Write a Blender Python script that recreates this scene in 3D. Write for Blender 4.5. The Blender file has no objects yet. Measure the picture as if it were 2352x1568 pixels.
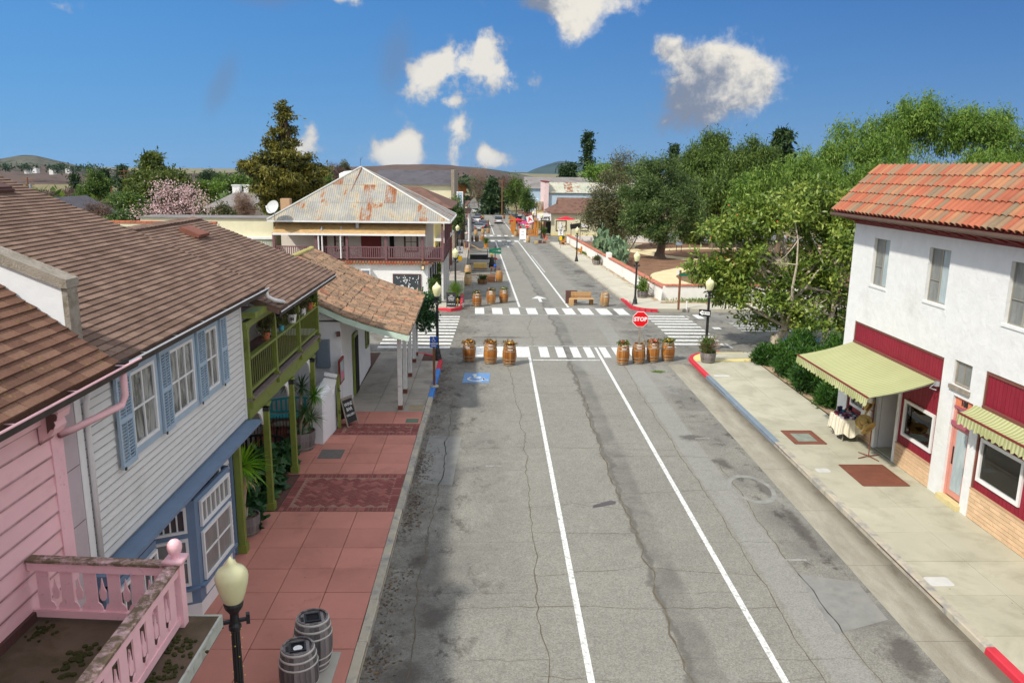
import bpy,math,random
import numpy as np
from mathutils import Vector,Matrix
R=math.radians
rnd=random.Random(7)
npr=np.random.RandomState(11)
SC=bpy.context.scene
COL=SC.collection
# ---------------------------------------------------------------- camera
cam_d=bpy.data.cameras.new('camera')
cam_d.sensor_width=36.0
cam_d.lens=1800.0/2352.0*36.0
cam_d.clip_start=0.1
cam_d.clip_end=30000.0
cam=bpy.data.objects.new('camera',cam_d)
COL.objects.link(cam)
_y=Vector((-42.0,396.0,-1800.0)).normalized()  # street direction seen by the lens
_a=0.0115
_b=(_y.x*_a+_y.y)/(-_y.z)
_z=Vector((_a,1.0,_b)).normalized()
_x=_y.cross(_z)
_rot=Matrix((_x,_y,_z))  # camera axes -> world axes
cam.matrix_world=Matrix.Translation((0,0,9.0))@_rot.to_4x4()
SC.camera=cam
SC.render.resolution_x=1024
SC.render.resolution_y=682
# ---------------------------------------------------------------- colour management, sun, cycles
SC.view_settings.view_transform='Standard'
SC.view_settings.look='None'
SC.view_settings.gamma=1.0
SC.view_settings.use_curve_mapping=False
SC.view_settings.exposure=0.68
SC.render.engine='CYCLES'
SC.cycles.max_bounces=6
SC.cycles.diffuse_bounces=3
SC.cycles.glossy_bounces=2
SC.cycles.transmission_bounces=3
SC.cycles.transparent_max_bounces=8
SC.cycles.volume_bounces=0
SC.cycles.use_denoising=True
SC.cycles.caustics_reflective=False
SC.cycles.caustics_refractive=False
SUN_DIR=Vector((0.78,0.62,-1.05)).normalized()  # the way the light travels
sun_d=bpy.data.lights.new('sun','SUN')
sun_d.energy=2.7
sun_d.angle=R(2.5)
sun_d.color=(1.0,0.94,0.84)
sun=bpy.data.objects.new('sun',sun_d)
COL.objects.link(sun)
sun.rotation_euler=SUN_DIR.to_track_quat('-Z','Y').to_euler()
sun.location=(-40,-30,60)
# ---------------------------------------------------------------- shader helper
class G:
 def __init__(s,nt):
  s.nt=nt
  s._pos=None
 def node(s,typ,ins=None,**props):
  n=s.nt.nodes.new(typ)
  for k,v in props.items():
   setattr(n,k,v)
  for k,v in(ins or{}).items():
   s.put(n.inputs[k],v)
  return n
 def put(s,sock,v):
  if isinstance(v,bpy.types.NodeSocket):
   s.nt.links.new(v,sock)
  elif isinstance(v,(tuple,list))and sock.type=='RGBA':
   sock.default_value=tuple(v)+((1.0,)if len(v)==3 else())
  else:
   sock.default_value=v
 def m(s,op,a,b=0.0,clamp=False):
  n=s.node('ShaderNodeMath',{0:a,1:b},operation=op)
  n.use_clamp=clamp
  return n.outputs[0]
 def add(s,a,b):return s.m('ADD',a,b)
 def sub(s,a,b):return s.m('SUBTRACT',a,b)
 def mul(s,a,b):return s.m('MULTIPLY',a,b)
 def pos(s):
  if s._pos is None:
   s._pos=s.node('ShaderNodeNewGeometry').outputs['Position']
  return s._pos
 def obj(s):return s.node('ShaderNodeTexCoord').outputs['Object']
 def xyz(s,v):return s.node('ShaderNodeSeparateXYZ',{0:v}).outputs
 def comb(s,x,y,z):return s.node('ShaderNodeCombineXYZ',{0:x,1:y,2:z}).outputs[0]
 def scale(s,v,k):
  n=s.node('ShaderNodeMapping',{'Vector':v,'Scale':k})
  return n.outputs[0]
 def noise(s,sc,detail=4,rough=0.55,vec=None,dist=0.0):
  n=s.node('ShaderNodeTexNoise',{'Vector':vec if vec is not None else s.pos(),'Scale':sc,'Detail':detail,'Roughness':rough,'Distortion':dist})
  return n.outputs['Fac']
 def vor(s,sc,vec=None,feature='F1',out='Distance',rand=1.0):
  n=s.node('ShaderNodeTexVoronoi',{'Vector':vec if vec is not None else s.pos(),'Scale':sc,'Randomness':rand},feature=feature)
  return n.outputs[out]
 def mr(s,x,a,b,c=0.0,d=1.0,smooth=False):
  n=s.node('ShaderNodeMapRange',{0:x,1:a,2:b,3:c,4:d})
  n.clamp=True
  if smooth:n.interpolation_type='SMOOTHSTEP'
  return n.outputs[0]
 def mix(s,f,a,b,mode='MIX'):
  n=s.node('ShaderNodeMix',data_type='RGBA',blend_type=mode)
  s.put(n.inputs[0],f);s.put(n.inputs[6],a);s.put(n.inputs[7],b)
  return n.outputs[2]
 def ramp(s,f,stops):
  n=s.node('ShaderNodeValToRGB',{0:f})
  cr=n.color_ramp
  while len(cr.elements)<len(stops):cr.elements.new(0.5)
  for e,(p,c)in zip(cr.elements,stops):
   e.position=p;e.color=tuple(c)+(1.0,)
  return n.outputs[0]
 def rand(s):return s.node('ShaderNodeObjectInfo').outputs['Random']
 def island(s):return s.node('ShaderNodeNewGeometry').outputs['Random Per Island']
 def bright(s,col,f):  # multiply a colour by a scalar
  n=s.node('ShaderNodeVectorMath',{0:col,1:(1,1,1)},operation='MULTIPLY')
  g=s.comb(f,f,f)
  s.put(n.inputs[1],g)
  return n.outputs[0]
 def bump(s,h,strength=0.4,dist=0.02):
  return s.node('ShaderNodeBump',{'Height':h,'Strength':strength,'Distance':dist}).outputs[0]
 def out(s,shader,vol=False):
  o=s.node('ShaderNodeOutputMaterial')
  s.nt.links.new(shader,o.inputs['Volume' if vol else 'Surface'])
 def bsdf(s,col,rough=0.7,normal=None,metal=0.0,spec=0.35,**kw):
  ins={'Base Color':col,'Roughness':rough,'Metallic':metal,'Specular IOR Level':spec}
  if normal is not None:ins['Normal']=normal
  ins.update(kw)
  return s.node('ShaderNodeBsdfPrincipled',ins).outputs[0]
def newmat(name):
 m=bpy.data.materials.new(name)
 m.use_nodes=True
 m.node_tree.nodes.clear()
 return m,G(m.node_tree)
def rgb(r,g,b):  # sRGB 0-255 -> linear
 def f(c):
  c/=255.0
  return c/12.92 if c<=0.04045 else((c+0.055)/1.055)**2.4
 return(f(r),f(g),f(b))
def simple(name,col,rough=0.7,var=0.15,sc=2.5,bump=0.0,bsc=60.0,metal=0.0,spec=0.3,rn=0.0,dirt=None,dirt_amt=0.5,dirt_sc=1.5,coat=0.0,alt=None,stretch=None,isl=0.0,spots=0.0):
 """paint, wood, stone ...: a base colour with mottling, optional wear of a second colour, per-piece variation and fine relief."""
 m,g=newmat(name)
 v=g.obj()if stretch else g.pos()
 if stretch:v=g.scale(v,stretch)
 c=col+(1.0,)
 if alt is not None:
  r_=g.rand()if not isl else g.island()
  stops=[(i/max(1,len(alt)),a)for i,a in enumerate([col]+list(alt))]
  n=g.node('ShaderNodeValToRGB',{0:r_});cr=n.color_ramp;cr.interpolation='CONSTANT' if len(alt)>1 else 'LINEAR'
  stops=[(i/(len(alt)+1.0),a)for i,a in enumerate([col]+list(alt))]
  while len(cr.elements)<len(stops):cr.elements.new(0.5)
  for e,(p,a)in zip(cr.elements,stops):e.position=p;e.color=tuple(a)+(1.0,)
  c=n.outputs[0]
 n1=g.noise(sc,5,0.6,v)
 f=g.mr(n1,0.25,0.75,1-var,1+var)
 if rn:
  f=g.mul(f,g.mr(g.island()if isl else g.rand(),0,1,1-rn,1+rn))
 cc=g.node('ShaderNodeVectorMath',{0:(1,1,1)},operation='MULTIPLY')
 if isinstance(c,tuple):cc.inputs[0].default_value=c[:3]
 else:g.put(cc.inputs[0],c)
 g.put(cc.inputs[1],g.comb(f,f,f))
 cc=cc.outputs[0]
 if dirt is not None:
  n2=g.noise(dirt_sc,6,0.65,v,0.4)
  cc=g.mix(g.mr(n2,1-dirt_amt-0.12,1-dirt_amt+0.12),cc,dirt)
 if spots:
  sp=g.vor(2.6);cc=g.mix(g.mul(g.mr(sp,.060,.035),g.mul(g.mr(g.noise(1.3,3),.42,.55),spots)),cc,tuple(x*.35 for x in col))
 nrm=None
 if bump:
  nrm=g.bump(g.noise(bsc,3,0.6,v),bump,0.02)
 g.out(g.bsdf(cc,rough,nrm,metal,spec,**({'Coat Weight':coat,'Coat Roughness':0.15}if coat else{})))
 return m
 # ---------------------------------------------------------------- sky
W=bpy.data.worlds.new('World')
SC.world=W
W.use_nodes=True
W.node_tree.nodes.clear()
g=G(W.node_tree)
sky=g.node('ShaderNodeTexSky',sky_type='NISHITA')
sky.sun_disc=False
sky.sun_elevation=math.asin(-SUN_DIR.z)
sky.sun_rotation=math.atan2(-SUN_DIR.x,-SUN_DIR.y)
sky.altitude=200.0
sky.air_density=1.0
sky.dust_density=0.1
sky.ozone_density=3.0
dirv=g.node('ShaderNodeTexCoord').outputs['Generated']
dx,dy,dz=g.xyz(dirv)
deep=g.mix(g.mr(dx,-0.55,0.6),(0.25,1.09,2.69),(0.095,0.50,1.63))
pale=g.mix(g.mr(dx,-0.5,0.5),(0.42,1.40,2.8),(0.30,0.98,2.15))
blue=g.mix(g.mr(dz,0.0,0.22),pale,deep)
clear=g.mix(0.94,sky.outputs[0],blue)
ysafe=g.m('MAXIMUM',dy,0.05)
u=g.m('DIVIDE',dx,ysafe)
w=g.m('DIVIDE',dz,ysafe)
cn=g.noise(20.0,9,0.62,dirv,0.2)  # billows
cn2=g.noise(60.0,6,0.62,dirv,0.3)
nn=g.add(g.mul(g.sub(cn,0.5),3.4),g.mul(g.sub(cn2,0.5),2.0))
def blob(u0,w0,a,b,rot=0.0):
 c,s_=math.cos(rot),math.sin(rot)
 du=g.sub(u,u0);dw=g.sub(w,w0)
 p=g.m('DIVIDE',g.add(g.mul(du,c),g.mul(dw,s_)),a)
 q=g.m('DIVIDE',g.sub(g.mul(dw,c),g.mul(du,s_)),b)
 return g.m('EXPONENT',g.mul(g.add(g.mul(p,p),g.mul(q,q)),-1.0))
def union(lst):
 e=lst[0]
 for k in lst[1:]:e=g.add(e,k)
 return e
 # soft masses of cloud; the billows of the noise give them their edges
right=union([blob(0.285,0.118,0.052,0.036,-0.25),blob(0.318,0.108,0.036,0.032),blob(0.244,0.082,0.044,0.040),blob(0.262,0.130,0.030,0.018),blob(0.211,0.146,0.019,0.015)])
topc=union([blob(0.112,0.200,0.056,0.026),blob(0.098,0.172,0.020,0.024),blob(0.060,0.196,0.03,0.014)])
wisps=union([blob(-0.056,0.128,0.052,0.018,0.45),blob(-0.010,0.145,0.017,0.034,0.3),blob(0.018,0.110,0.032,0.018,-.2),blob(-0.086,0.100,0.020,0.036,-0.5),blob(-0.035,0.116,0.034,0.020),
blob(-0.056,0.080,0.018,0.010),blob(-0.045,0.053,0.016,0.015),blob(-0.174,0.196,0.030,0.014),blob(-0.517,0.184,0.024,0.010),blob(-0.046,0.02,0.012,0.03)])
cum=union([blob(-0.104,0.030,0.017,0.026,-0.5),blob(-0.130,0.016,0.030,0.018),blob(-0.112,0.014,0.03,0.02),blob(0.000,0.012,0.024,0.013),blob(-0.012,0.020,0.010,0.014),blob(-0.224,0.042,0.014,0.015),blob(-0.245,0.022,0.03,0.013)])
grey=union([blob(-0.120,0.126,0.020,0.050,-0.25),blob(-0.33,0.095,0.016,0.045,-0.5),blob(-0.27,0.20,0.05,0.018)])
big=g.add(right,topc)
a_big=g.mr(g.add(big,g.mul(nn,0.42)),0.28,0.98,smooth=True)
a_wsp=g.mr(g.add(g.mul(wisps,0.95),g.mul(nn,1.05)),0.30,1.30,0,0.95,smooth=True)
a_cum=g.mr(g.add(cum,g.mul(nn,0.55)),0.34,0.95,smooth=True)
a_gry=g.mr(g.add(grey,g.mul(nn,0.2)),0.1,1.1,0,0.42,smooth=True)
a_big=g.mul(a_big,g.mr(big,0.03,0.16));a_wsp=g.mul(a_wsp,g.mr(wisps,0.05,0.3));a_cum=g.mul(a_cum,g.mr(cum,0.04,0.2))
front=g.mr(dy,0.05,0.25)
al=g.mul(g.m('MAXIMUM',g.m('MAXIMUM',a_big,a_wsp),a_cum),front)
# sky outside the frame: denser, brighter cloud, added to raise the fill light
cov=g.noise(3.0,7,0.6,g.scale(dirv,(1,1,1.8)),0.3)
a_out=g.mul(g.mr(cov,0.36,0.54,smooth=True),g.mr(g.add(g.mul(dy,-1.0),g.mul(dz,1.1)),-0.45,0.05))
a_out=g.mul(a_out,g.mr(dz,0.0,0.08))
# sunlit tops, grey flanks turned from the sun
sh_r=g.add(g.mul(g.sub(u,0.268),9.0),g.mul(g.sub(w,0.104),16.0))
sh_t=g.add(g.mul(g.sub(u,0.070),22.0),g.mul(g.sub(w,0.180),8.0))
side=g.mr(u,0.17,0.19)
shd=g.add(g.mul(sh_r,side),g.mul(sh_t,g.sub(1.0,side)))
lit=g.mr(g.add(shd,g.mul(nn,1.0)),-0.55,0.95,smooth=True)
lit=g.m('MAXIMUM',lit,g.mul(g.mr(g.add(g.m('MAXIMUM',cum,wisps),g.mul(nn,0.35)),-0.1,1.3,0.05,1.0),g.sub(1.0,g.mr(g.add(right,topc),0.05,0.2))))
body=g.mix(lit,(0.95,1.15,1.55),(3.55,3.38,3.05))
sky_c=g.mix(g.mul(a_gry,front),clear,(.75,1.0,1.5))
sky_c=g.mix(al,sky_c,body)
sky_c=g.mix(a_out,sky_c,g.mix(g.mr(cn,0.35,0.65),(4.6,4.75,5.0),(6.4,6.2,5.8)))
bg=g.node('ShaderNodeBackground',{'Color':sky_c,'Strength':0.15})
wo=g.node('ShaderNodeOutputWorld')
W.node_tree.links.new(bg.outputs[0],wo.inputs[0])
# ---------------------------------------------------------------- mesh builder
def basis(d,up=(0,0,1)):
 d=Vector(d).normalized();up=Vector(up)
 if abs(d.dot(up))>0.98:up=Vector((0,1,0))if abs(d.y)<0.9 else Vector((1,0,0))
 s=d.cross(up).normalized();t=s.cross(d).normalized()
 return d,s,t
class MB:
 def __init__(s):s.v=[];s.f=[]
 def face(s,pts):
  i=len(s.v);s.v+=[tuple(p)for p in pts];s.f.append(tuple(range(i,i+len(pts))));return s
 def solid(s,ring0,ring1):
  n=len(ring0);i=len(s.v)
  s.v+=[tuple(p)for p in ring0]+[tuple(p)for p in ring1]
  s.f.append(tuple(range(i+n-1,i-1,-1)));s.f.append(tuple(range(i+n,i+2*n)))
  for k in range(n):
   j=(k+1)%n
   s.f.append((i+k,i+j,i+n+j,i+n+k))
  return s
 def box(s,x0,x1,y0,y1,z0,z1):
  x0,x1=min(x0,x1),max(x0,x1);y0,y1=min(y0,y1),max(y0,y1);z0,z1=min(z0,z1),max(z0,z1)
  return s.solid([(x0,y0,z0),(x1,y0,z0),(x1,y1,z0),(x0,y1,z0)],[(x0,y0,z1),(x1,y0,z1),(x1,y1,z1),(x0,y1,z1)])
 def obox(s,c,size,rz=0.0,rx=0.0,ry=0.0):
  m=Matrix.Translation(c)@Matrix.Rotation(rz,4,'Z')@Matrix.Rotation(ry,4,'Y')@Matrix.Rotation(rx,4,'X')
  a,b,h=size[0]/2,size[1]/2,size[2]/2
  r0=[m@Vector(p)for p in((-a,-b,-h),(a,-b,-h),(a,b,-h),(-a,b,-h))]
  r1=[m@Vector(p)for p in((-a,-b,h),(a,-b,h),(a,b,h),(-a,b,h))]
  return s.solid(r0,r1)
 def bar(s,p,q,w,h,up=(0,0,1)):
  p,q=Vector(p),Vector(q);d,a,t=basis(q-p,up)
  o=[a*(-w/2)+t*(-h/2),a*(w/2)+t*(-h/2),a*(w/2)+t*(h/2),a*(-w/2)+t*(h/2)]
  return s.solid([p+k for k in o],[q+k for k in o])
 def tube(s,pts,rad,n=8,cap=True):
  pts=[Vector(p)for p in pts]
  if not isinstance(rad,(list,tuple)):rad=[rad]*len(pts)
  i0=len(s.v);prev=None
  for k,p in enumerate(pts):
   d=(pts[min(k+1,len(pts)-1)]-pts[max(k-1,0)])
   d,a,t=basis(d,prev if prev else(0,0,1));prev=t
   for j in range(n):
    an=2*math.pi*j/n
    s.v.append(tuple(p+(a*math.cos(an)+t*math.sin(an))*rad[k]))
  for k in range(len(pts)-1):
   for j in range(n):
    b=i0+k*n;j2=(j+1)%n
    s.f.append((b+j,b+j2,b+n+j2,b+n+j))
  if cap:
   s.f.append(tuple(i0+j for j in range(n-1,-1,-1)));e=i0+(len(pts)-1)*n
   s.f.append(tuple(e+j for j in range(n)))
  return s
 def lathe(s,prof,n=16,c=(0,0,0),cap=True):
  i0=len(s.v)
  for r,z in prof:
   for j in range(n):
    an=2*math.pi*j/n
    s.v.append((c[0]+r*math.cos(an),c[1]+r*math.sin(an),c[2]+z))
  for k in range(len(prof)-1):
   for j in range(n):
    b=i0+k*n;j2=(j+1)%n
    s.f.append((b+j,b+j2,b+n+j2,b+n+j))
  if cap:
   s.f.append(tuple(i0+j for j in range(n-1,-1,-1)));e=i0+(len(prof)-1)*n
   s.f.append(tuple(e+j for j in range(n)))
  return s
 def ext(s,poly,vec):
  v=Vector(vec);p0=[Vector(p)for p in poly]
  return s.solid(p0,[p+v for p in p0])
 def prism(s,poly,z0,z1):
  return s.solid([(x,y,z0)for x,y in poly],[(x,y,z1)for x,y in poly])
 def join(s,o,m=None):
  i=len(s.v);s.v+=[tuple(m@Vector(p))if m else p for p in o.v]
  s.f+=[tuple(k+i for k in f)for f in o.f];return s
 def mesh(s,name):
  me=bpy.data.meshes.new(name);me.from_pydata(s.v,[],s.f);me.validate();me.update();fixn(me);return me
import bmesh
def fixn(me):
 b=bmesh.new();b.from_mesh(me);bmesh.ops.recalc_face_normals(b,faces=b.faces);b.to_mesh(me);b.free()
def rootof(o):
 while o.parent:o=o.parent
 return o
def mk(name,me,mat,parent=None,loc=None,smooth=False,kind=None):
 """link one mesh as one object; the mesh of a part is given in world space and is moved into its thing's space."""
 o=bpy.data.objects.new(name,me)
 if mat is not None and not me.materials:me.materials.append(mat)
 COL.objects.link(o)
 if parent is not None:o.parent=parent
 if loc is not None:o.location=loc
 if smooth:
  for p in me.polygons:p.use_smooth=True
 if kind:o['kind']=kind
 return o
def part(name,mb,mat,parent,smooth=False,label=None,kind=None):
 rl=rootof(parent).location
 if rl.length>0 and mb.v:
  a=np.array(mb.v)-np.array(rl);mb.v=[tuple(p)for p in a]
 o=mk(name,mb.mesh(name),mat,parent,None,smooth,kind)
 if label:o['label']=label
 return o
def thing(name,label,cat,loc=(0,0,0),rz=0.0,group=None):
 o=bpy.data.objects.new(name,None);o.empty_display_size=0.3
 COL.objects.link(o);o.location=loc;o.rotation_euler=(0,0,rz)
 o['label']=label;o['category']=cat
 if group:o['group']=group
 return o
def single(name,mb,mat,label,cat,loc=None,rz=0.0,group=None,smooth=False):
 """a thing that is one mesh, origin at loc."""
 if loc is not None:
  a=np.array(mb.v)-np.array(loc);mb.v=[tuple(p)for p in a]
 o=mk(name,mb.mesh(name),mat,None,loc,smooth)
 o.rotation_euler=(0,0,rz);o['label']=label;o['category']=cat
 if group:o['group']=group
 return o
def struct(name,mb,mat,parent=None,smooth=False,kind='structure'):
 o=mk(name,mb.mesh(name),mat,parent,None,smooth)
 if parent is None:o['kind']=kind
 return o
def kids(o):return[c for c in o.children]
def dup(o,loc=None,rz=None,label=None,scale=None,parent=None):
 c=o.copy();COL.objects.link(c);c.parent=parent
 if loc is not None:c.location=loc
 if rz is not None:c.rotation_euler=(0,0,rz)
 if scale is not None:c.scale=(scale,)*3 if not isinstance(scale,tuple)else scale
 if label:c['label']=label
 for k in kids(o):dup(k,parent=c)
 return c
def piece(name,me,parent,mtx):
 """one of many alike pieces sharing a mesh; mtx in world space."""
 o=bpy.data.objects.new(name,me);COL.objects.link(o);o.parent=parent
 o.matrix_local=Matrix.Translation(-rootof(parent).location)@mtx
 return o
def npmesh(name,V,F,smooth=False):
 me=bpy.data.meshes.new(name);n,k=F.shape
 me.vertices.add(len(V));me.vertices.foreach_set('co',np.ascontiguousarray(V,dtype=np.float32).ravel())
 me.loops.add(n*k);me.loops.foreach_set('vertex_index',np.ascontiguousarray(F,dtype=np.int32).ravel())
 me.polygons.add(n);me.polygons.foreach_set('loop_start',np.arange(0,n*k,k,dtype=np.int32))
 try:me.polygons.foreach_set('loop_total',np.full(n,k,dtype=np.int32))
 except Exception:pass
 if smooth:me.polygons.foreach_set('use_smooth',np.ones(n,dtype=bool))
 me.update(calc_edges=True);return me
 # ---------------------------------------------------------------- the lie of the land
S_,B_=0.0195,0.0235
def gz(y):
 if y<46:return 0.0
 if y<200:return-S_*(y-46)
 return-S_*154-0.017*(min(y,1500)-200)
def Wp(u,v,h=0.0):
 return Vector((u-B_*max(0.0,v-46.0),v,gz(v)+h))
def text_mesh(body,size,ex=0.004,align='CENTER',bold=0.0):
 cu=bpy.data.curves.new('lettering','FONT');cu.body=body;cu.size=size;cu.extrude=ex
 cu.align_x=align;cu.align_y='CENTER';cu.offset=bold;cu.resolution_u=2
 t=bpy.data.objects.new('lettering',cu);COL.objects.link(t)
 dg=bpy.context.evaluated_depsgraph_get()
 me=bpy.data.meshes.new_from_object(t.evaluated_get(dg));bpy.data.objects.remove(t);bpy.data.curves.remove(cu)
 return me
def text_mb(body,size,m,ex=0.003,align='CENTER',bold=0.0):
 me=text_mesh(body,size,ex,align,bold);b=MB()
 b.v=[tuple(m@v.co)for v in me.vertices];b.f=[tuple(p.vertices)for p in me.polygons]
 bpy.data.meshes.remove(me);return b
def frame_mtx(o,xd,zd):
 x=Vector(xd).normalized();z=Vector(zd).normalized();y=z.cross(x)
 m=Matrix((x,y,z)).transposed().to_4x4();m.translation=Vector(o);return m
 # ---------------------------------------------------------------- materials
def srgb(r,g_,b,k=1.0):
 c=rgb(r,g_,b);return tuple(x*k for x in c)
M={}
M['white_stucco']=None
def stucco(name,col,bump=0.9,sc=9.0,dirt=(0.45,0.43,0.38),amt=0.16):
 m,g=newmat(name)
 h=g.add(g.mul(g.noise(sc,4,0.6,None,0.6),0.6),g.mul(g.noise(70,3,0.6),0.12))
 d=g.mr(g.noise(0.55,6,0.7,None,0.3),0.56,0.8,0,amt*2.2)
 c=g.mix(d,col,dirt)
 f=g.mr(g.noise(3.2,5,0.6),0.3,0.7,0.95,1.04)
 g.out(g.bsdf(g.bright(c,f),0.85,g.bump(h,bump,0.03),0,0.2));return m
M['white_stucco']=stucco('white_trowelled_stucco',(0.74,0.75,0.74),1.0,4.0,amt=0.2)
M['adobe']=stucco('whitewashed_adobe',(0.74,0.75,0.76),0.5,2.2)
M['bh_wall']=stucco('white_corner_wall',(0.80,0.80,0.79),0.25,6.0)
M['wall_lime']=stucco('limewashed_wall',(0.80,0.79,0.75),0.5,3.0,(0.30,0.25,0.17),0.25)
M['firewall']=stucco('white_firewall',(0.76,0.78,0.79),0.4,3.0)
M['pinkgrey']=stucco('pinkish_render',(0.52,0.44,0.46),0.3,3.0,(0.30,0.25,0.26),0.2)
M['cream']=stucco('cream_wall',(0.70,0.66,0.46),0.2,4.0)
M['yellow']=stucco('yellow_wall',(0.74,0.62,0.27),0.2,4.0)
M['white']=simple('white_paint',(0.78,0.78,0.77),0.45,0.05,3,0.08,40)
M['white_old']=simple('worn_white_paint',(0.72,0.72,0.70),0.6,0.08,3,0.2,30,dirt=(0.22,0.15,0.10),dirt_amt=0.28,dirt_sc=5)
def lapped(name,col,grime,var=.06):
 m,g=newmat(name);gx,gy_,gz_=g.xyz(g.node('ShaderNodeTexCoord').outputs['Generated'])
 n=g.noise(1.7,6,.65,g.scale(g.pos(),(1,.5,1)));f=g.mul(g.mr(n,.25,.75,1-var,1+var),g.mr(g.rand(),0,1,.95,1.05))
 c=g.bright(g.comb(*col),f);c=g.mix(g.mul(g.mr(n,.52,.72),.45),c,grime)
 e=g.mul(g.mr(gz_,.16,.05),g.mr(g.noise(3,4,.6),.3,.6,.55,.95));c=g.mix(e,c,tuple(x*.42 for x in grime))  # grime tone darkened along each lower edge, standing in for the lap's shadow line
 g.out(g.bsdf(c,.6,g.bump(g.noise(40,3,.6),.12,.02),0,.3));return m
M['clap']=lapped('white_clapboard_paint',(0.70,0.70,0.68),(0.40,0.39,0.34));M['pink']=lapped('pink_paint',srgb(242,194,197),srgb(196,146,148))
M['pink_rail']=simple('flaking_pink_paint',srgb(240,192,198),0.55,0.07,3,0.2,30,dirt=srgb(120,84,80),dirt_amt=0.27,dirt_sc=9)
M['mossy']=simple('rotten_mossy_wood',srgb(118,102,82),0.95,0.35,9,0.9,60,dirt=srgb(226,188,190),dirt_amt=0.42,dirt_sc=7)
M['blue_dark']=simple('slate_blue_paint',srgb(108,130,156),0.5,0.08,3,0.1,30)
M['blue']=simple('powder_blue_paint',srgb(162,182,198),0.5,0.08,3,0.1,30,rn=0.04)
M['green']=simple('olive_green_paint',srgb(120,132,60),0.5,0.10,3,0.15,30,rn=0.05,dirt=srgb(92,100,44),dirt_amt=0.35,dirt_sc=3)
M['green_lt']=simple('pale_green_paint',srgb(200,222,205),0.6,0.08,3,0.15,30,dirt=srgb(150,158,140),dirt_amt=0.3,dirt_sc=4)
M['dark_in']=simple('dark_interior',(0.012,0.012,0.014),0.9,0.3,1)
M['gutter_dark']=simple('grimy_gutter',srgb(74,70,66),0.8,0.25,4,0.3,40)
M['metal_gray']=simple('galvanised_metal',(0.42,0.44,0.46),0.4,0.12,5,0.1,40,metal=0.6)
M['black']=simple('black_cast_iron',(0.016,0.017,0.018),0.42,0.2,6,0.15,50,spec=0.5)
M['wood_dark']=simple('dark_brown_wood',srgb(92,66,60),0.7,0.2,4,0.3,40,stretch=(1,1,0.15),rn=0.12)
M['wood_post']=simple('brown_post_wood',srgb(122,82,56),0.75,0.2,5,0.3,40,rn=0.1)
M['wood_gray']=simple('weathered_grey_wood',srgb(150,140,126),0.85,0.25,6,0.4,50,rn=0.12)
M['wood_orange']=simple('orange_stained_wood',srgb(198,128,52),0.6,0.18,5,0.25,40,rn=0.16)
M['red_panel']=simple('dark_red_boards',srgb(136,32,50),0.55,0.10,2,0.12,40,rn=0.06)
M['red_trim']=simple('oxblood_trim',srgb(124,48,44),0.55,0.10,2,0.12,40,rn=0.05)
M['brown_trim']=simple('brown_trim',srgb(120,76,64),0.6,0.1,3,0.15,40)
M['salmon']=simple('salmon_door_paint',srgb(206,142,128),0.5,0.08,3,0.1,40)
M['concrete']=simple('concrete',(0.40,0.385,0.335),0.9,0.12,1.4,0.25,120,dirt=(0.27,0.255,0.22),dirt_amt=0.36,dirt_sc=0.8,rn=0.05)
M['rock']=simple('rubble_stone',(0.42,0.39,0.32),0.9,0.25,3,0.6,20,rn=0.2)
M['terracotta']=simple('terracotta_pot',srgb(176,102,72),0.8,0.15,4,0.15,40)
M['flower']=simple('mixed_flowers',srgb(204,70,60),0.7,0.1,4,alt=[srgb(226,180,70),srgb(150,60,70),srgb(232,150,160)],isl=1)
M['teal']=simple('turquoise_paint',srgb(70,176,180),0.5,0.08,3,0.1,40)
M['red_fabric']=simple('red_fabric',srgb(206,26,50),0.8,0.08,4,0.2,80)
M['magenta']=simple('magenta_fabric',srgb(170,50,110),0.8,0.08,4,0.2,80)
M['straw']=simple('straw',srgb(200,170,104),0.9,0.25,14,0.9,90)
M['yellow_sign']=simple('yellow_sheet',srgb(244,196,24),0.45,0.03,3)
M['sign_white']=simple('white_sheet',(0.82,0.82,0.82),0.4,0.02,3)
M['sign_red']=simple('red_sheet',srgb(226,14,24),0.35,0.03,3)
M['sign_blue']=simple('blue_sheet',srgb(26,84,176),0.4,0.03,3)
M['sign_green']=simple('green_sheet',srgb(34,110,84),0.4,0.03,3)
M['sign_black']=simple('black_sheet',(0.02,0.02,0.02),0.5,0.05,3)
M['chalk']=simple('chalk',(0.7,0.7,0.7),0.9,0.1,30)
M['marking']=simple('road_paint',(0.72,0.73,0.70),0.6,0.08,4,0.2,120,dirt=(0.30,0.30,0.28),dirt_amt=0.43,dirt_sc=11)
M['marking_worn']=simple('worn_road_paint',(0.60,0.61,0.58),0.7,0.12,4,0.3,120,dirt=(0.25,0.25,0.24),dirt_amt=0.52,dirt_sc=9)
M['rust_plate']=simple('rusty_plate',srgb(120,74,58),0.8,0.18,4,0.4,80)
M['plastic_gray']=simple('grey_box',srgb(112,124,136),0.5,0.06,3)
def glass(name,col=(0.05,0.06,0.07),rough=0.06,curtain=None):
 m,g=newmat(name)
 c=col
 if curtain:
  n=g.noise(2.2,4,0.6,g.scale(g.pos(),(1,2.5,0.7)),0.8)
  c=g.mix(g.mr(n,0.42,0.62),col,curtain)
 g.out(g.bsdf(c,rough,None,0,0.6));return m
M['glass']=glass('dark_window_glass')
M['glass_curtain']=glass('curtained_window_glass',(0.05,0.055,0.05),0.08,(0.30,0.31,0.30))
M['glass_screen']=glass('screened_window_glass',(0.18,0.19,0.18),0.3,(0.24,0.25,0.245))
M['glass_blue']=glass('pale_blind_glass',(0.36,0.44,0.46),0.15,(0.44,0.52,0.54))
M['glass_shop']=glass('shop_display_glass',(0.03,0.03,0.03),0.05,(0.16,0.12,0.08))
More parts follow.
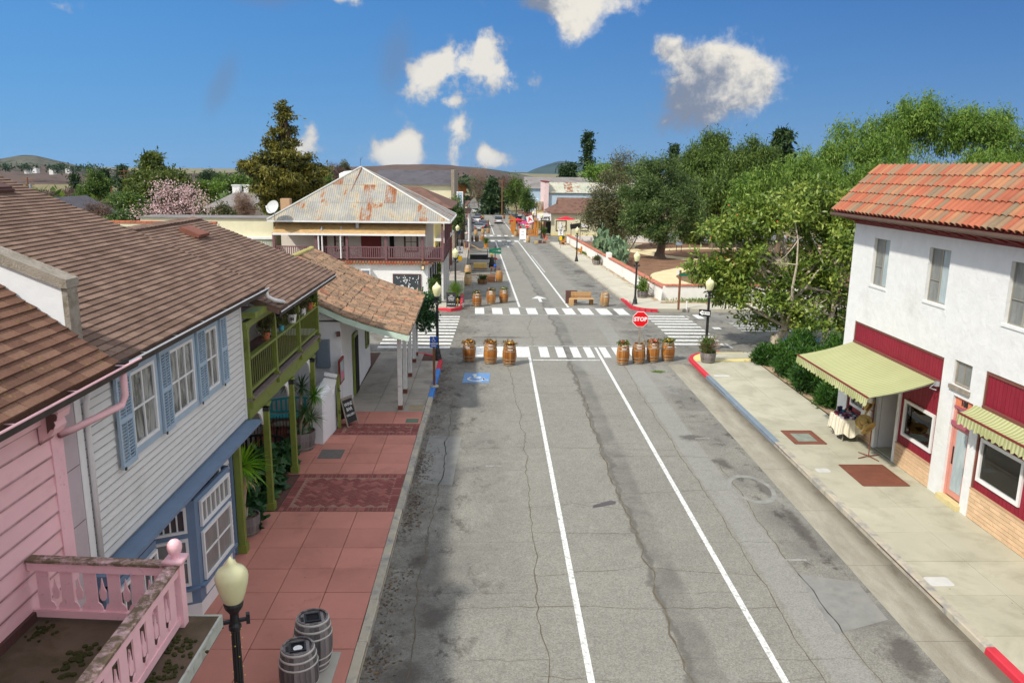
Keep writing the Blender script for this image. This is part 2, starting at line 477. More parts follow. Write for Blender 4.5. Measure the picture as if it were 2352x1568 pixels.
def leafmat(name,cols,trans=0.35,rough=0.5,sc=0.8,spec=0.3):
 m,g=newmat(name)
 r=g.island()
 n=g.noise(sc,3,0.6)
 f=g.add(g.mul(r,0.42),g.mul(g.mr(n,0.3,0.7),0.58))
 k=len(cols)-1
 c=g.ramp(f,[(0.08+0.84*i/k,cc)for i,cc in enumerate(cols)])
 p=g.bsdf(c,rough,None,0,spec)
 t=g.node('ShaderNodeBsdfTranslucent',{'Color':c}).outputs[0]
 mx=g.node('ShaderNodeMixShader',{0:trans,1:p,2:t}).outputs[0]
 g.out(mx);return m
L={}
L['pepper']=leafmat('pepper_tree_leaves',[srgb(56,82,26),srgb(98,130,46),srgb(142,164,76)],0.35)
L['pepper2']=leafmat('shaded_pepper_leaves',[srgb(48,66,26),srgb(80,104,40),srgb(118,138,62)],0.3)
L['olive']=leafmat('olive_leaves',[srgb(40,62,28),srgb(78,102,50),srgb(130,148,88)],0.25)
L['olive2']=leafmat('brownish_olive_leaves',[srgb(54,58,34),srgb(88,92,58),srgb(136,130,92)],0.25)
L['magnolia']=leafmat('magnolia_leaves',[srgb(44,70,22),srgb(92,118,42),srgb(132,150,58),srgb(178,186,98)],0.25,0.45,1.0,0.4)
L['redwood']=leafmat('bronze_conifer_sprays',[srgb(50,58,24),srgb(96,96,38),srgb(142,132,52)],0.25)
L['conifer']=leafmat('dark_conifer_sprays',[srgb(22,38,20),srgb(46,70,36),srgb(78,98,48)],0.2)
L['shrub']=leafmat('mixed_shrub_leaves',[srgb(38,62,24),srgb(78,106,42),srgb(128,146,62)],0.3)
L['juniper']=leafmat('juniper_sprays',[srgb(26,50,18),srgb(54,92,30),srgb(92,128,46)],0.25)
L['blossom']=leafmat('pink_blossom',[srgb(150,112,104),srgb(214,182,184),srgb(236,214,214)],0.35)
L['bare']=leafmat('bare_twigs',[srgb(104,84,70),srgb(132,106,90),srgb(150,128,108)],0.1)
L['purple']=leafmat('purplish_bare_bush',[srgb(72,58,54),srgb(104,84,76),srgb(128,108,90)],0.1)
L['yucca']=leafmat('yucca_blades',[srgb(54,110,20),srgb(112,168,36),srgb(176,206,70)],0.35,0.4)
L['yucca2']=leafmat('dark_yucca_blades',[srgb(38,70,34),srgb(66,102,48),srgb(106,138,72)],0.3,0.4)
L['broad']=leafmat('broad_green_leaves',[srgb(24,54,30),srgb(48,86,48),srgb(80,118,66)],0.25,0.4)
L['cactus']=leafmat('cactus_pads',[srgb(62,86,62),srgb(98,124,92),srgb(138,160,122)],0.05,0.6)
L['palm']=leafmat('palm_fronds',[srgb(36,54,22),srgb(64,82,34),srgb(104,112,50)],0.2)
L['grass']=leafmat('grass_blades',[srgb(58,88,24),srgb(92,128,38),srgb(130,150,60)],0.3)
L['succ']=leafmat('succulent_leaves',[srgb(70,104,78),srgb(104,140,108),srgb(150,176,140)],0.1)
M['bark']=simple('grey_brown_bark',srgb(112,96,82),0.95,0.3,6,0.8,25,stretch=(1,1,0.3))
M['bark_pale']=simple('pale_branch_bark',srgb(170,158,140),0.9,0.2,6,0.4,25)
M['bark_dark']=simple('dark_bark',srgb(70,56,44),0.95,0.3,6,0.8,25,stretch=(1,1,0.3))
# ================================================================ SETTING
# ---- asphalt, with its seams, patches, oil and gutter dirt where they lie along the street
def asphalt():
 m,g=newmat('worn_asphalt')
 px,py,pz=g.xyz(g.pos())
 u=g.add(px,g.mul(g.m('MAXIMUM',g.sub(py,46.0),0.0),B_))
 big=g.noise(0.35,6,0.62)
 med=g.noise(2.6,6,0.66,None,0.4)
 fine=g.noise(34,4,0.8)
 agg=g.vor(38,None,'F1','Color')
 aggv=g.xyz(agg)[0]
 v=g.add(g.mr(big,0.3,0.7,-0.07,0.07),g.mr(med,0.25,0.75,-0.10,0.08))
 v=g.add(v,g.mr(fine,0.25,0.75,-0.26,0.26))
 v=g.add(v,g.mr(aggv,0,1,-0.22,0.22))
 wob=g.mul(g.sub(g.noise(0.55,4,0.6),0.5),0.9)
 wob2=g.mul(g.sub(g.noise(2.5,4,0.6),0.5),0.35)
 uw=g.add(u,g.add(wob,wob2))
 def band(x,c,h,s):return g.mr(g.m('ABSOLUTE',g.sub(x,c)),h,h+s,1,0,True)
 seam=g.mul(band(g.add(u,g.mul(wob,0.35)),3.95,0.22,0.22),g.mr(g.noise(0.8,5,0.65),0.38,0.62,0.25,1))
 seam_r=band(uw,3.66,0.03,0.09)
 trench=g.mul(band(g.add(u,g.mul(wob2,0.3)),6.62,0.36,0.05),g.mr(py,44,46,1,0.35))
 base=(0.220,0.215,0.188)
 c=g.bright(base if False else g.comb(*base),g.add(1.0,v))
 c=g.mix(g.mul(trench,0.55),c,g.bright(g.comb(0.26,0.262,0.245),g.add(1.0,g.mul(v,0.6))))
 c=g.mix(g.mul(seam,0.62),c,(0.10,0.097,0.09))
 c=g.mix(g.mul(seam_r,0.55),c,(0.085,0.08,0.07))
 # parking lanes: oil and grime
 grime=g.mr(g.noise(0.42,7,0.7,None,0.5),0.42,0.60)
 lanes=g.m('MAXIMUM',g.mr(u,1.0,-1.2),g.mr(u,6.9,7.6))
 c=g.mix(g.mul(g.mul(grime,lanes),0.62),c,(0.115,0.112,0.104))
 spots=g.mr(g.noise(1.1,9,0.78,g.scale(g.pos(),(1.5,0.9,1)),0.2),0.535,0.625)
 c=g.mix(g.mul(g.mul(spots,lanes),0.8),c,(0.050,0.043,0.038))
 # old oil and wet patches
 wn=g.mul(g.sub(g.noise(1.5,8,0.75),0.5),2.6);st=None
 for(x0,y0,rx,ry)in((7.95,13.2,.42,1.0),(8.05,15.4,.16,.5),(7.25,15.3,.18,.35),(8.0,18.6,.22,1.5),(7.95,21.2,.2,.8),(7.3,23.2,.3,.6),(-1.6,12.6,.5,.5),(-1.2,14.6,.45,.5),(-1.7,17.0,.3,.5),(-1.3,10.8,.4,.6),(6.9,25.6,.5,.4),(8.4,58,.5,1.5),(8.0,64,.6,1.2),(8.3,75,.7,2.0),(0.2,58,1.2,.5),(0.5,42.0,2.0,.25)):
  d1=g.mul(g.sub(px,x0),1/rx);d2=g.mul(g.sub(py,y0),1/ry)
  e=g.sub(1.0,g.m('SQRT',g.add(g.mul(d1,d1),g.mul(d2,d2))));st=e if st is None else g.m('MAXIMUM',st,e)
 c=g.mix(g.mul(g.mr(g.add(st,wn),0.0,0.55),g.mul(g.mr(st,-0.6,0.1),0.74)),c,(0.068,0.06,0.054))
 # brown leaf litter and damp along the left kerb
 kerbd=g.mul(g.mr(g.add(u,wob),-0.7,-1.7),g.mr(g.noise(2.2,9,0.8,None,0.2),0.40,0.62))
 c=g.mix(g.mul(kerbd,0.62),c,(0.095,0.078,0.058))
 # pale old repair patches and drag marks
 pale=g.mr(g.noise(0.25,4,0.5,g.scale(g.pos(),(1.0,0.35,1.0)),0.8),0.60,0.64)
 c=g.mix(g.mul(pale,0.30),c,(0.28,0.282,0.265))
 # joints between pavings across the street
 ex=g.m('ABSOLUTE',g.sub(g.m('FRACT',g.mul(g.add(py,g.mul(wob2,0.8)),0.42)),0.5))
 hair=g.mul(g.mr(ex,0.012,0.0),g.mr(g.noise(0.6,4,0.6),0.48,0.58))
 c=g.mix(g.mul(hair,0.6),c,(0.09,0.085,0.07))
 h=g.add(g.mul(fine,0.5),g.mul(aggv,0.35))
 g.out(g.bsdf(c,0.88,g.bump(h,0.35,0.02),0,0.25));return m
M['asphalt']=asphalt()
def ground_mat():
 m,g=newmat('ground_cover')
 n=g.noise(0.03,6,0.65);n2=g.noise(0.4,6,0.7)
 c=g.ramp(g.add(g.mul(n,0.6),g.mul(n2,0.4)),[(0.3,srgb(84,92,52)),(0.5,srgb(128,118,88)),(0.7,srgb(104,108,66))])
 g.out(g.bsdf(c,0.95,None,0,0.1));return m
def dirt_mat():
 m,g=newmat('dry_dirt')
 n=g.noise(1.2,7,0.7);n2=g.noise(14,5,0.7);v=g.vor(9,None,'F1','Color')
 c=g.ramp(g.add(g.mul(n,0.6),g.mul(n2,0.4)),[(0.3,srgb(124,104,84)),(0.5,srgb(164,142,116)),(0.72,srgb(196,176,148))])
 g.out(g.bsdf(c,0.95,g.bump(n2,0.8,0.05),0,0.1));return m
def mulch_mat():
 m,g=newmat('bark_mulch')
 n=g.noise(0.9,6,0.7);n2=g.noise(22,4,0.8)
 c=g.ramp(g.add(g.mul(n,0.45),g.mul(n2,0.55)),[(0.3,srgb(84,62,50)),(0.5,srgb(128,98,78)),(0.7,srgb(164,134,108))])
 g.out(g.bsdf(c,0.95,g.bump(n2,1.0,0.05),0,0.1));return m
def gravel_mat():
 m,g=newmat('decomposed_granite')
 n=g.noise(1.0,6,0.65);n2=g.noise(40,4,0.75)
 c=g.ramp(g.add(g.mul(n,0.5),g.mul(n2,0.5)),[(0.3,srgb(188,172,132)),(0.7,srgb(222,208,170))])
 g.out(g.bsdf(c,0.95,g.bump(n2,0.5,0.02),0,0.1));return m
M['ground']=ground_mat();M['dirt']=dirt_mat();M['mulch']=mulch_mat();M['gravel']=gravel_mat()
M['red_slab']=simple('red_tinted_concrete',srgb(186,126,112),0.8,0.10,0.9,0.2,120,rn=0.07,dirt=srgb(158,104,92),dirt_amt=0.36,dirt_sc=0.7,spots=.6)
M['grey_slab']=simple('old_grey_concrete',srgb(158,152,142),0.88,0.12,1.0,0.25,120,rn=0.08,dirt=srgb(118,112,104),dirt_amt=0.38,dirt_sc=0.9,spots=.7)
M['pale_slab']=simple('pale_concrete',srgb(174,171,152),0.88,0.08,1.0,0.25,120,rn=0.045,dirt=srgb(150,147,128),dirt_amt=0.40,dirt_sc=0.8,spots=.8)
M['far_slab']=simple('far_pavement_concrete',srgb(182,178,162),0.88,0.08,1.0,0.25,120,rn=0.05,dirt=srgb(164,160,146),dirt_amt=0.36,dirt_sc=0.7)
M['brick_pave']=simple('paving_brick',srgb(136,78,74),0.85,0.15,3,0.3,90,rn=0.22,alt=[srgb(130,72,70),srgb(142,86,80)])
M['mortar']=simple('pale_mortar',srgb(150,116,102),0.95,0.12,6,0.3,90)
M['joint']=simple('dark_joint',srgb(92,66,58),0.95,0.2,6)
M['gutter_c']=simple('gutter_concrete',srgb(148,144,130),0.9,0.10,0.7,0.25,110,dirt=srgb(118,108,90),dirt_amt=0.42,dirt_sc=0.6,stretch=(2.0,0.25,1))
M['kerb']=simple('kerb_concrete',srgb(176,168,150),0.9,0.14,2,0.3,90,rn=0.07,dirt=srgb(120,124,128),dirt_amt=0.42,dirt_sc=2)
M['kerb_blue']=simple('blue_kerb_paint',srgb(66,128,204),0.65,0.12,3,0.2,60,dirt=srgb(116,140,164),dirt_amt=0.3,dirt_sc=3)
M['kerb_red']=simple('red_kerb_paint',srgb(196,52,66),0.65,0.12,3,0.2,60,dirt=srgb(150,70,74),dirt_amt=0.3,dirt_sc=3)
M['kerb_slate']=simple('faded_slate_kerb_paint',srgb(116,130,142),0.6,0.12,2,0.2,60,dirt=srgb(150,152,148),dirt_amt=0.3,dirt_sc=2)
M['ramp_yellow']=simple('yellow_ramp_concrete',srgb(214,196,130),0.85,0.1,2,0.2,60)
def gutter_mat():
 m,g=newmat('stained_gutter_concrete');x,y,z=g.xyz(g.pos())
 n=g.noise(1.1,8,.72,g.scale(g.pos(),(1.6,.45,1)));n2=g.noise(45,3,.7)
 c=g.ramp(n,[(.3,srgb(132,126,112)),(.55,srgb(154,150,136)),(.75,srgb(168,164,150))])
 st=g.mul(g.mr(g.add(x,g.mul(g.sub(n,.5),.9)),9.05,9.42),g.mr(n,.3,.55,.5,1))
 c=g.mix(g.mul(st,.75),c,srgb(72,62,50));c=g.bright(c,g.mr(n2,.25,.75,.85,1.15))
 jt=g.mr(g.m('ABSOLUTE',g.sub(g.m('FRACT',g.mul(y,.33)),.5)),.006,.0);c=g.mix(g.mul(jt,.6),c,srgb(80,74,64))
 g.out(g.bsdf(c,.9,g.bump(n2,.3,.01),0,.2));return m
M['gutter_c']=gutter_mat()
# ---- ground reaching the hills
xs=sorted(set([-7000,-4000,-2200,-1200,-700,-400,-250,-150,-90,-55,-30,0,30,55,90,150,250,400,700,1200,2200,4000,7000]))
ys=[-70,-30,0,30,46,70,100,140,200,300,450,700,1000,1500,2200,3200,4800,7000,10500]
b=MB()
for y in ys:
 for x in xs:b.v.append((x,y,gz(y)-0.12))
nx=len(xs)
for j in range(len(ys)-1):
 for i in range(nx-1):
  k=j*nx+i;b.f.append((k,k+1,k+nx+1,k+nx))
struct('ground',b,M['ground'])
# ---- the road: main street and the cross street are one sheet
b=MB()
def strip(b,vs,u0,u1,h):
 n0=len(b.v)
 for v in vs:b.v+=[tuple(Wp(u0,v,h)),tuple(Wp(u1,v,h))]
 for k in range(len(vs)-1):
  i=n0+2*k;b.f.append((i,i+1,i+3,i+2))
b.face([(-70,-8,0),(90,-8,0),(90,46,0),(-70,46,0)])
vs1=[46,50,53]
strip(b,vs1,-70,90,0.0)
vsf=[53,58,64,70,80,90,100,108,116,124,132,140,150,165,180,200,230,260,300,360,440]
strip(b,vsf,-3.2,10.4,0.0)
road=struct('road',b,M['asphalt'])
b=MB();strip(b,[114,122,130],-60,-3.2,0.0);strip(b,[116,122,130],10.4,70,0.0)
struct('side_street',b,M['asphalt'])
# ---- cracks (thin sheets of filler, 3 mm over the road)
def crack_line(b,pts,w0,w1,jit,step=0.22,h=0.004):
 P_=[Vector((p[0],p[1],0))for p in pts];out=[]
 for a,c in zip(P_[:-1],P_[1:]):
  n=max(2,int((c-a).length/step))
  for i in range(n):out.append(a.lerp(c,i/n))
 out.append(P_[-1]);n0=len(b.v);ox=0.0
 for i,p in enumerate(out):
  d=(out[min(i+1,len(out)-1)]-out[max(i-1,0)]).normalized();s_=Vector((-d.y,d.x,0))
  ox=ox*0.75+rnd.uniform(-jit,jit);ww=rnd.uniform(w0,w1)/2
  q=p+s_*ox
  for sg in(-1,1):
   r_=q+s_*ww*sg;b.v.append(tuple(Wp(r_.x,r_.y,h)))
  if i:k=n0+2*i;b.f.append((k-2,k-1,k+1,k))
b=MB()
crack_line(b,[(3.62,-4),(3.75,8),(3.55,13),(3.72,18),(3.5,24),(3.7,30),(3.6,37)],0.012,0.06,0.07)
crack_line(b,[(0.9,6),(0.95,12),(1.05,18),(1.1,24),(1.0,30),(0.7,36)],0.012,0.03,0.05)
crack_line(b,[(6.1,6),(6.05,14),(6.15,20),(6.1,27),(6.2,37)],0.012,0.03,0.03)
crack_line(b,[(7.1,8),(7.05,16),(7.15,23)],0.012,0.028,0.04)
for y in(10.6,12.6,14.9,16.4,18.4,19.9,21.0,23.8,24.6,27.9,31.0,34.2):
 x0=rnd.choice((0.9,0.9,-1.0,3.6));x1=rnd.choice((6.1,6.1,3.6,7.0))
 crack_line(b,[(x0,y+rnd.uniform(-.2,.2)),((x0+x1)/2,y+rnd.uniform(-.35,.35)),(x1,y+rnd.uniform(-.2,.2))],0.005,0.018,0.05)
crack_line(b,[(-1.55,8),(-1.5,12),(-1.62,16),(-1.5,22),(-1.55,30)],0.015,0.03,0.05)
crack_line(b,[(8.0,50.5),(8.6,45),(8.1,40),(7.6,36)],0.02,0.04,0.05)
crack_line(b,[(2.2,40),(2.0,44),(2.6,49)],0.015,0.03,0.08)
crack_line(b,[(-1,43.5),(2,43.2),(5,43.8),(8,43.4)],0.015,0.03,0.05)
for y in(57,62,68,76,84,92):crack_line(b,[(5.4,y),(9.3,y+.2)],0.02,0.035,0.04)
for y in(60,66,73,88):crack_line(b,[(-1.8,y),(1.8,y+.2)],0.02,0.035,0.04)
M['crack']=simple('crack_filler',srgb(96,88,74),0.95,0.25,5)
struct('crack',b,M['crack'],road)
b=MB();b.face([(2.75,19.85,.004),(3.42,20.12,.004),(3.46,20.3,.004),(3.3,20.36,.004),(2.8,20.05,.004)])
M['tar']=simple('tar_patch',srgb(84,80,82),0.8,0.15,5)
struct('tar_patch',b,M['tar'],road)
# trench and repair patches with their own edges
M['patch']=simple('newer_asphalt_patch',(0.222,0.222,0.206),0.9,0.14,3,0.4,60,dirt=(0.16,0.16,0.15),dirt_amt=0.36,dirt_sc=1.4)
b=MB();b.face([(-2.2,21.6,.004),(-1.15,21.4,.004),(-1.05,25.6,.004),(-2.15,25.8,.004)])
b.face([(6.9,13.9,.004),(8.2,14.4,.004),(8.25,15.9,.004),(7.0,16.3,.004)])
struct('road_patch',b,M['patch'],road)
# iron covers in the road
M['cover']=simple('iron_cover',srgb(104,100,96),0.7,0.2,8,0.5,40)
b=MB();b.lathe([(0.40,0.0),(0.40,0.006),(0.0,0.008)],20,(8.85,45.8,0),cap=False);struct('manhole_cover',b,M['cover'],road)
M['ring']=simple('pale_scrape',(0.27,0.272,0.255),0.9,0.15,4,0.3,90,dirt=(0.21,0.21,0.195),dirt_amt=0.5,dirt_sc=3)
b=MB()
for k in range(26):
 a0,a1=2*math.pi*k/26,2*math.pi*(k+1)/26
 b.face([(7.55+r_*math.cos(a)*.62,21.2+r_*math.sin(a),.005)for r_,a in((0.85,a0),(1.05,a0),(1.05,a1),(0.85,a1))])
struct('worn_ring',b,M['ring'],road)
# ---- painted markings
def mark(name,u0,u1,v0,v1,mat='marking',h=0.008,skew=0.0):
 b=MB();n=max(1,int((v1-v0)/6));vs=[v0+(v1-v0)*k/n for k in range(n+1)]
 n0=0
 for v in vs:
  k=skew*(v-v0);b.v+=[tuple(Wp(u0+k,v,h)),tuple(Wp(u1+k,v,h))]
 for k in range(n):i=2*k;b.f.append((i,i+1,i+3,i+2))
 return struct(name,b,M[mat],road)
mark('lane_line',1.75,1.88,-6,37.3);mark('lane_line',5.27,5.40,-6,39.6)
mark('lane_line',1.88,2.03,52.4,114);mark('lane_line',5.2,5.35,52.4,114)
mark('lane_line',2.05,2.2,130.5,176);mark('lane_line',5.4,5.55,130.5,176);mark('lane_line',5.5,5.65,74,92,'marking_worn')
mark('stop_line',1.95,5.2,36.72,36.86,'marking')
for a,c in((-0.85,-0.45),(0.08,0.55),(1.2,1.88),(2.36,2.82),(3.22,3.64),(3.98,4.38),(4.68,5.05),(5.5,5.85),(6.15,6.5),(6.9,7.3),(7.7,8.1)):
 mark('crosswalk_bar',a,c,37.35,39.65,'marking',.008)
for a,c in((-1.06,-0.46),(0.06,0.73),(1.2,1.85),(2.33,3.0),(3.59,4.33),(4.75,5.45),(5.8,6.6),(7.0,7.8),(8.2,8.9)):
 mark('crosswalk_bar',a,c,49.35,51.9,'marking')
mark('crosswalk_line',-1.4,9.0,49.0,49.12,'marking_worn');mark('crosswalk_line',-1.4,9.0,52.1,52.22,'marking_worn')
mark('crosswalk_line',-1.0,8.6,39.85,39.95,'marking_worn')
for k in range(10):mark('crosswalk_bar',9.75 if k else 9.5,12.3,40.3+.93*k,40.3+.93*k+.44,'marking')
mark('crosswalk_line',9.45,9.6,39.6,49.2,'marking_worn');mark('crosswalk_line',12.42,12.57,39.6,49.2,'marking_worn')
mark('stop_line',12.95,13.4,44.6,49.6,'marking')
for k in range(11):mark('crosswalk_bar',-5.9,-2.2+.02*k,39.2+.88*k,39.2+.88*k+.42,'marking')
mark('stop_line',-7.9,-7.4,38.9,42.6,'marking')
for k in range(4):mark('worn_lettering',14.4+.0*k,17.6,44.0+.75*k,44.35+.75*k,'marking_worn')
for a,c in((-2.26,-1.95),(-1.2,-.7),(0.37,0.68),(1.26,1.86),(2.31,2.85),(3.65,4.2),(4.74,5.35),(6.1,6.7)):mark('crosswalk_bar',a,c,114.3,117.2,'marking')
for a,c in((0.0,0.79),(1.34,1.94),(2.57,3.17),(3.73,4.29),(4.89,5.46),(6.06,6.63),(7.2,7.8)):mark('crosswalk_bar',a,c,126.8,129.6,'marking')
def flat_shape(name,polys,mat,u,v,h=0.008,rz=0.0,sc=1.0,par=None):
 b=MB();c,s_=math.cos(rz),math.sin(rz)
 for p in polys:b.face([Wp(u+(x*c-y*s_)*sc,v+(x*s_+y*c)*sc,h)for x,y in p])
 return struct(name,b,M[mat],par or road)
ARROW=[[(-.09,0),(.09,0),(.09,1.3),(-.09,1.3)],[(-.46,1.3),(.46,1.3),(0,2.5)]]
flat_shape('arrow_marking',ARROW,'marking',3.62,54.8,sc=1.25)
flat_shape('arrow_marking',ARROW,'marking',3.35,104.0,sc=1.3)
def road_text(body,u,v,wid,ln,mat='marking_worn',h=0.008):
 me=text_mesh(body,1.0,0.0,'CENTER',0.01)
 vs=[x.co for x in me.vertices];x0,x1=min(q.x for q in vs),max(q.x for q in vs);y0,y1=min(q.y for q in vs),max(q.y for q in vs)
 b=MB();b.v=[tuple(Wp(u+((q.x-x0)/(x1-x0)-.5)*wid,v+(q.y-y0)/(y1-y0)*ln,h))for q in vs];b.f=[tuple(p.vertices)for p in me.polygons]
 return struct('road_lettering',b,M[mat],road)
road_text('STOP',3.35,108.6,2.3,3.2)
M['tick']=simple('nearly_gone_paint',(0.36,0.36,0.345),.8,.15,6,.2,90,dirt=(0.22,0.22,0.2),dirt_amt=.5,dirt_sc=8)
for v in(22.9,31.5):mark('bay_tick',-0.2,0.3,v,v+.07,'tick');mark('bay_tick',7.0,7.5,v-6,v-5.93,'tick')
for v in(58,62.5,70):mark('bay_tick',6.8,9.2,v,v+.1,'marking_worn')
mark('bay_tick',5.1,6.5,95,95.25,'marking_worn')
# wheelchair symbol
def isa(polys_out,s=1.0):
 b=[]
 def seg(p,q,w):
  p,q=Vector(p),Vector(q);d=(q-p).normalized();n=Vector((-d.y,d.x))*w/2
  b.append([tuple(p+n),tuple(p-n),tuple(q-n),tuple(q+n)])
 n=14
 pts=[(0.0+.30*math.cos(t),-.14+.30*math.sin(t))for t in[R(130+250*k/n)for k in range(n+1)]]
 for p,q in zip(pts[:-1],pts[1:]):seg(p,q,.085)
 seg((-.06,.36),(-.03,.02),.10);seg((-.05,.18),(.18,.17),.07);seg((-.03,.0),(.24,.0),.09);seg((.22,.02),(.36,-.32),.09);seg((.33,-.32),(.47,-.27),.08)
 b.append([(-.07+.09*math.cos(2*math.pi*k/10),.46+.09*math.sin(2*math.pi*k/10))for k in range(10)])
 return b
ISA=isa(None)
M['blue_road']=simple('blue_bay_paint',srgb(78,136,196),0.7,0.1,5,0.2,90,dirt=srgb(128,136,142),dirt_amt=0.46,dirt_sc=6)
b=MB();b.face([(-1.3,32.6,.006),(-.15,32.65,.006),(-.1,34.3,.006),(-1.25,34.25,.006)]);struct('blue_bay_panel',b,M['blue_road'],road)
flat_shape('wheelchair_marking',[[(y*1.0+0,x)for x,y in p]for p in[[(-b_,a_)for a_,b_ in q]for q in ISA]]if False else ISA,'marking',-0.72,33.4,h=.011,sc=1.15)
b=MB();b.face([(15.4,39.9,.006),(18.2,39.9,.006),(18.2,42.2,.006),(15.4,42.2,.006)]);struct('blue_bay_panel',b,M['blue_road'],road)
flat_shape('wheelchair_marking',ISA,'marking_worn',16.8,41.0,h=.011,sc=1.6)
# ---- pavements: kerb stones, slabs and brick panels laid one by one
sidewalk=thing('sidewalk_left','','');del sidewalk['label'];del sidewalk['category'];sidewalk.name='sidewalk';sidewalk['kind']='structure'
KX=-2.35
def corner(cx,cy,r,a0,a1,n=10):return[(cx+r*math.cos(R(a0+(a1-a0)*k/n)),cy+r*math.sin(R(a0+(a1-a0)*k/n)))for k in range(n+1)]
# left near block base (under slabs)
bl=MB();bl.prism([(-70,-8),(KX-.02,-8)]+[(x,y)for x,y in corner(KX-1.8,36.0,1.78,0,90)]+[(-70,37.78)],-0.1,0.10)
part('paving_bed',bl,M['joint'],sidewalk)
def slab_mesh(name,sx,sy,mat,t=0.03,bev=0.006):
 b=MB();a,c=sx/2,sy/2
 b.solid([(-a,-c,-t),(a,-c,-t),(a,c,-t),(-a,c,-t)],[(-a,-c,-bev),(a,-c,-bev),(a,c,-bev),(-a,c,-bev)])
 n=len(b.v)-4;b.f.pop(1)
 b.v+=[(-a+bev,-c+bev,0),(a-bev,-c+bev,0),(a-bev,c-bev,0),(-a+bev,c-bev,0)]
 m_=len(b.v)-4
 for k in range(4):j=(k+1)%4;b.f.append((n+k,n+j,m_+j,m_+k))
 b.f.append((m_,m_+1,m_+2,m_+3))
 me=b.mesh(name);me.materials.append(M[mat]);return me
_slabs={}
def slab(name,x0,x1,y0,y1,z,mat,parent,gap=0.014,tilt=0.0):
 key=(round(x1-x0,3),round(y1-y0,3),mat)
 if key not in _slabs:_slabs[key]=slab_mesh(name,x1-x0-gap,y1-y0-gap,mat)
 m_=Matrix.Translation(((x0+x1)/2,(y0+y1)/2,z+rnd.uniform(-.003,.003)))@Matrix.Rotation(rnd.uniform(-tilt,tilt),4,'X')@Matrix.Rotation(rnd.uniform(-tilt,tilt),4,'Y')
 return piece(name,_slabs[key],parent,m_)
def slab_field(name,xe,y0,y1,dy,z,mat,parent,tilt=0.002):
 n=max(1,round((y1-y0)/dy));d=(y1-y0)/n
 for k in range(n):
  for a,c in zip(xe[:-1],xe[1:]):slab(name,a,c,y0+k*d,y0+(k+1)*d,z,mat,parent,tilt=tilt)
XE=[-6.6,-5.55,-4.55,-3.55,-2.56]
slab_field('paving_slab',XE,7.2,19.35,1.0,.13,'red_slab',sidewalk)
slab_field('paving_slab',XE,21.95,25.45,1.0,.13,'red_slab',sidewalk)
slab_field('paving_slab',XE,26.65,28.1,0.73,.13,'red_slab',sidewalk)
slab_field('paving_slab',[-5.5,-4.4,-3.35],28.1,37.6,1.2,.13,'grey_slab',sidewalk)
slab_field('paving_slab',[-3.35,-2.56],28.1,36.0,1.6,.13,'grey_slab',sidewalk)
# brick panels: edging rows and a herringbone field, brick by brick
def brick_mesh(name,lx,ly,lz,mat):
 b=MB();e=.004;a,c=lx/2,ly/2
 b.solid([(-a,-c,-lz),(a,-c,-lz),(a,c,-lz),(-a,c,-lz)],[(-a,-c,-e),(a,-c,-e),(a,c,-e),(-a,c,-e)]);b.f.pop(1);n=len(b.v)-4
 b.v+=[(-a+e,-c+e,0),(a-e,-c+e,0),(a-e,c-e,0),(-a+e,c-e,0)];m_=n+4
 for k in range(4):j=(k+1)%4;b.f.append((n+k,n+j,m_+j,m_+k))
 b.f.append((m_,m_+1,m_+2,m_+3));me=b.mesh(name);me.materials.append(M[mat]);return me
BRK=brick_mesh('brick',.218,.104,.035,'brick_pave')
def brick_panel(x0,x1,y0,y1,z,cap,herring=True):
 bed=MB();bed.box(x0,x1,y0,y1,.05,z-.008);part('mortar_bed',bed,M['mortar'],sidewalk)
 pl=[]
 n=int((x1-x0)/.118)
 for k in range(n):
  for yy in(y0+.12,y1-.12):pl.append((x0+(k+.5)*(x1-x0)/n,yy,90))
 n=int((y1-y0-.48)/.118)
 for k in range(n):
  for xx in(x0+.12,x1-.12):pl.append((xx,y0+.24+(k+.5)*(y1-y0-.48)/n,0))
 hx0,hx1,hy0,hy1=x0+.26,x1-.26,y0+.26,y1-.26
 p=.119
 c45=math.cos(R(45))
 for j in range(-40,40):
  for i in range(-12,12):
   for rot in(0,1):
    cx,cy=((j+1+4*i)*p,(j+.5)*p)if rot==0 else((j+2.5+4*i)*p,j*p)
    X=(cx-cy)*c45+(x0+x1)/2;Y=(cx+cy)*c45+(y0+y1)/2
    if hx0+.05<X<hx1-.05 and hy0+.05<Y<hy1-.05:pl.append((X,Y,90*rot+45))
 if len(pl)>cap:
  pl.sort(key=lambda q:q[1]+abs(q[0])*0)
 rest=pl[cap:]
 for X,Y,a in pl[:cap]:
  piece('brick',BRK,sidewalk,Matrix.Translation((X,Y,z+rnd.uniform(-.003,.003)))@Matrix.Rotation(R(a+rnd.uniform(-1.2,1.2)),4,'Z'))
 if rest:
  mb=MB()
  for X,Y,a in rest:mb.obox((X,Y,z-.018),(.218,.104,.036),R(a))
  part('bricks',mb,M['brick_rest'],sidewalk,kind='stuff')
M['brick_rest']=simple('paving_bricks',srgb(136,78,74),0.85,0.15,3,0.3,90,rn=0.2,isl=1)
brick_panel(-5.65,-2.56,19.38,21.92,.13,300)
brick_panel(-5.4,-2.56,25.48,26.62,.13,0)
# covers let into the pavement
b=MB();b.box(-5.45,-4.72,23.2,24.0,.1,.137);part('utility_cover',b,M['cover'],sidewalk)
b=MB();b.box(-3.15,-2.62,28.2,28.9,.1,.137);part('utility_cover',b,simple('ochre_cover',srgb(150,138,112),.9),sidewalk)
b=MB();b.box(-3.1,-2.65,26.75,27.2,.1,.137);part('utility_cover',b,simple('green_cover',srgb(96,118,100),.9),sidewalk)
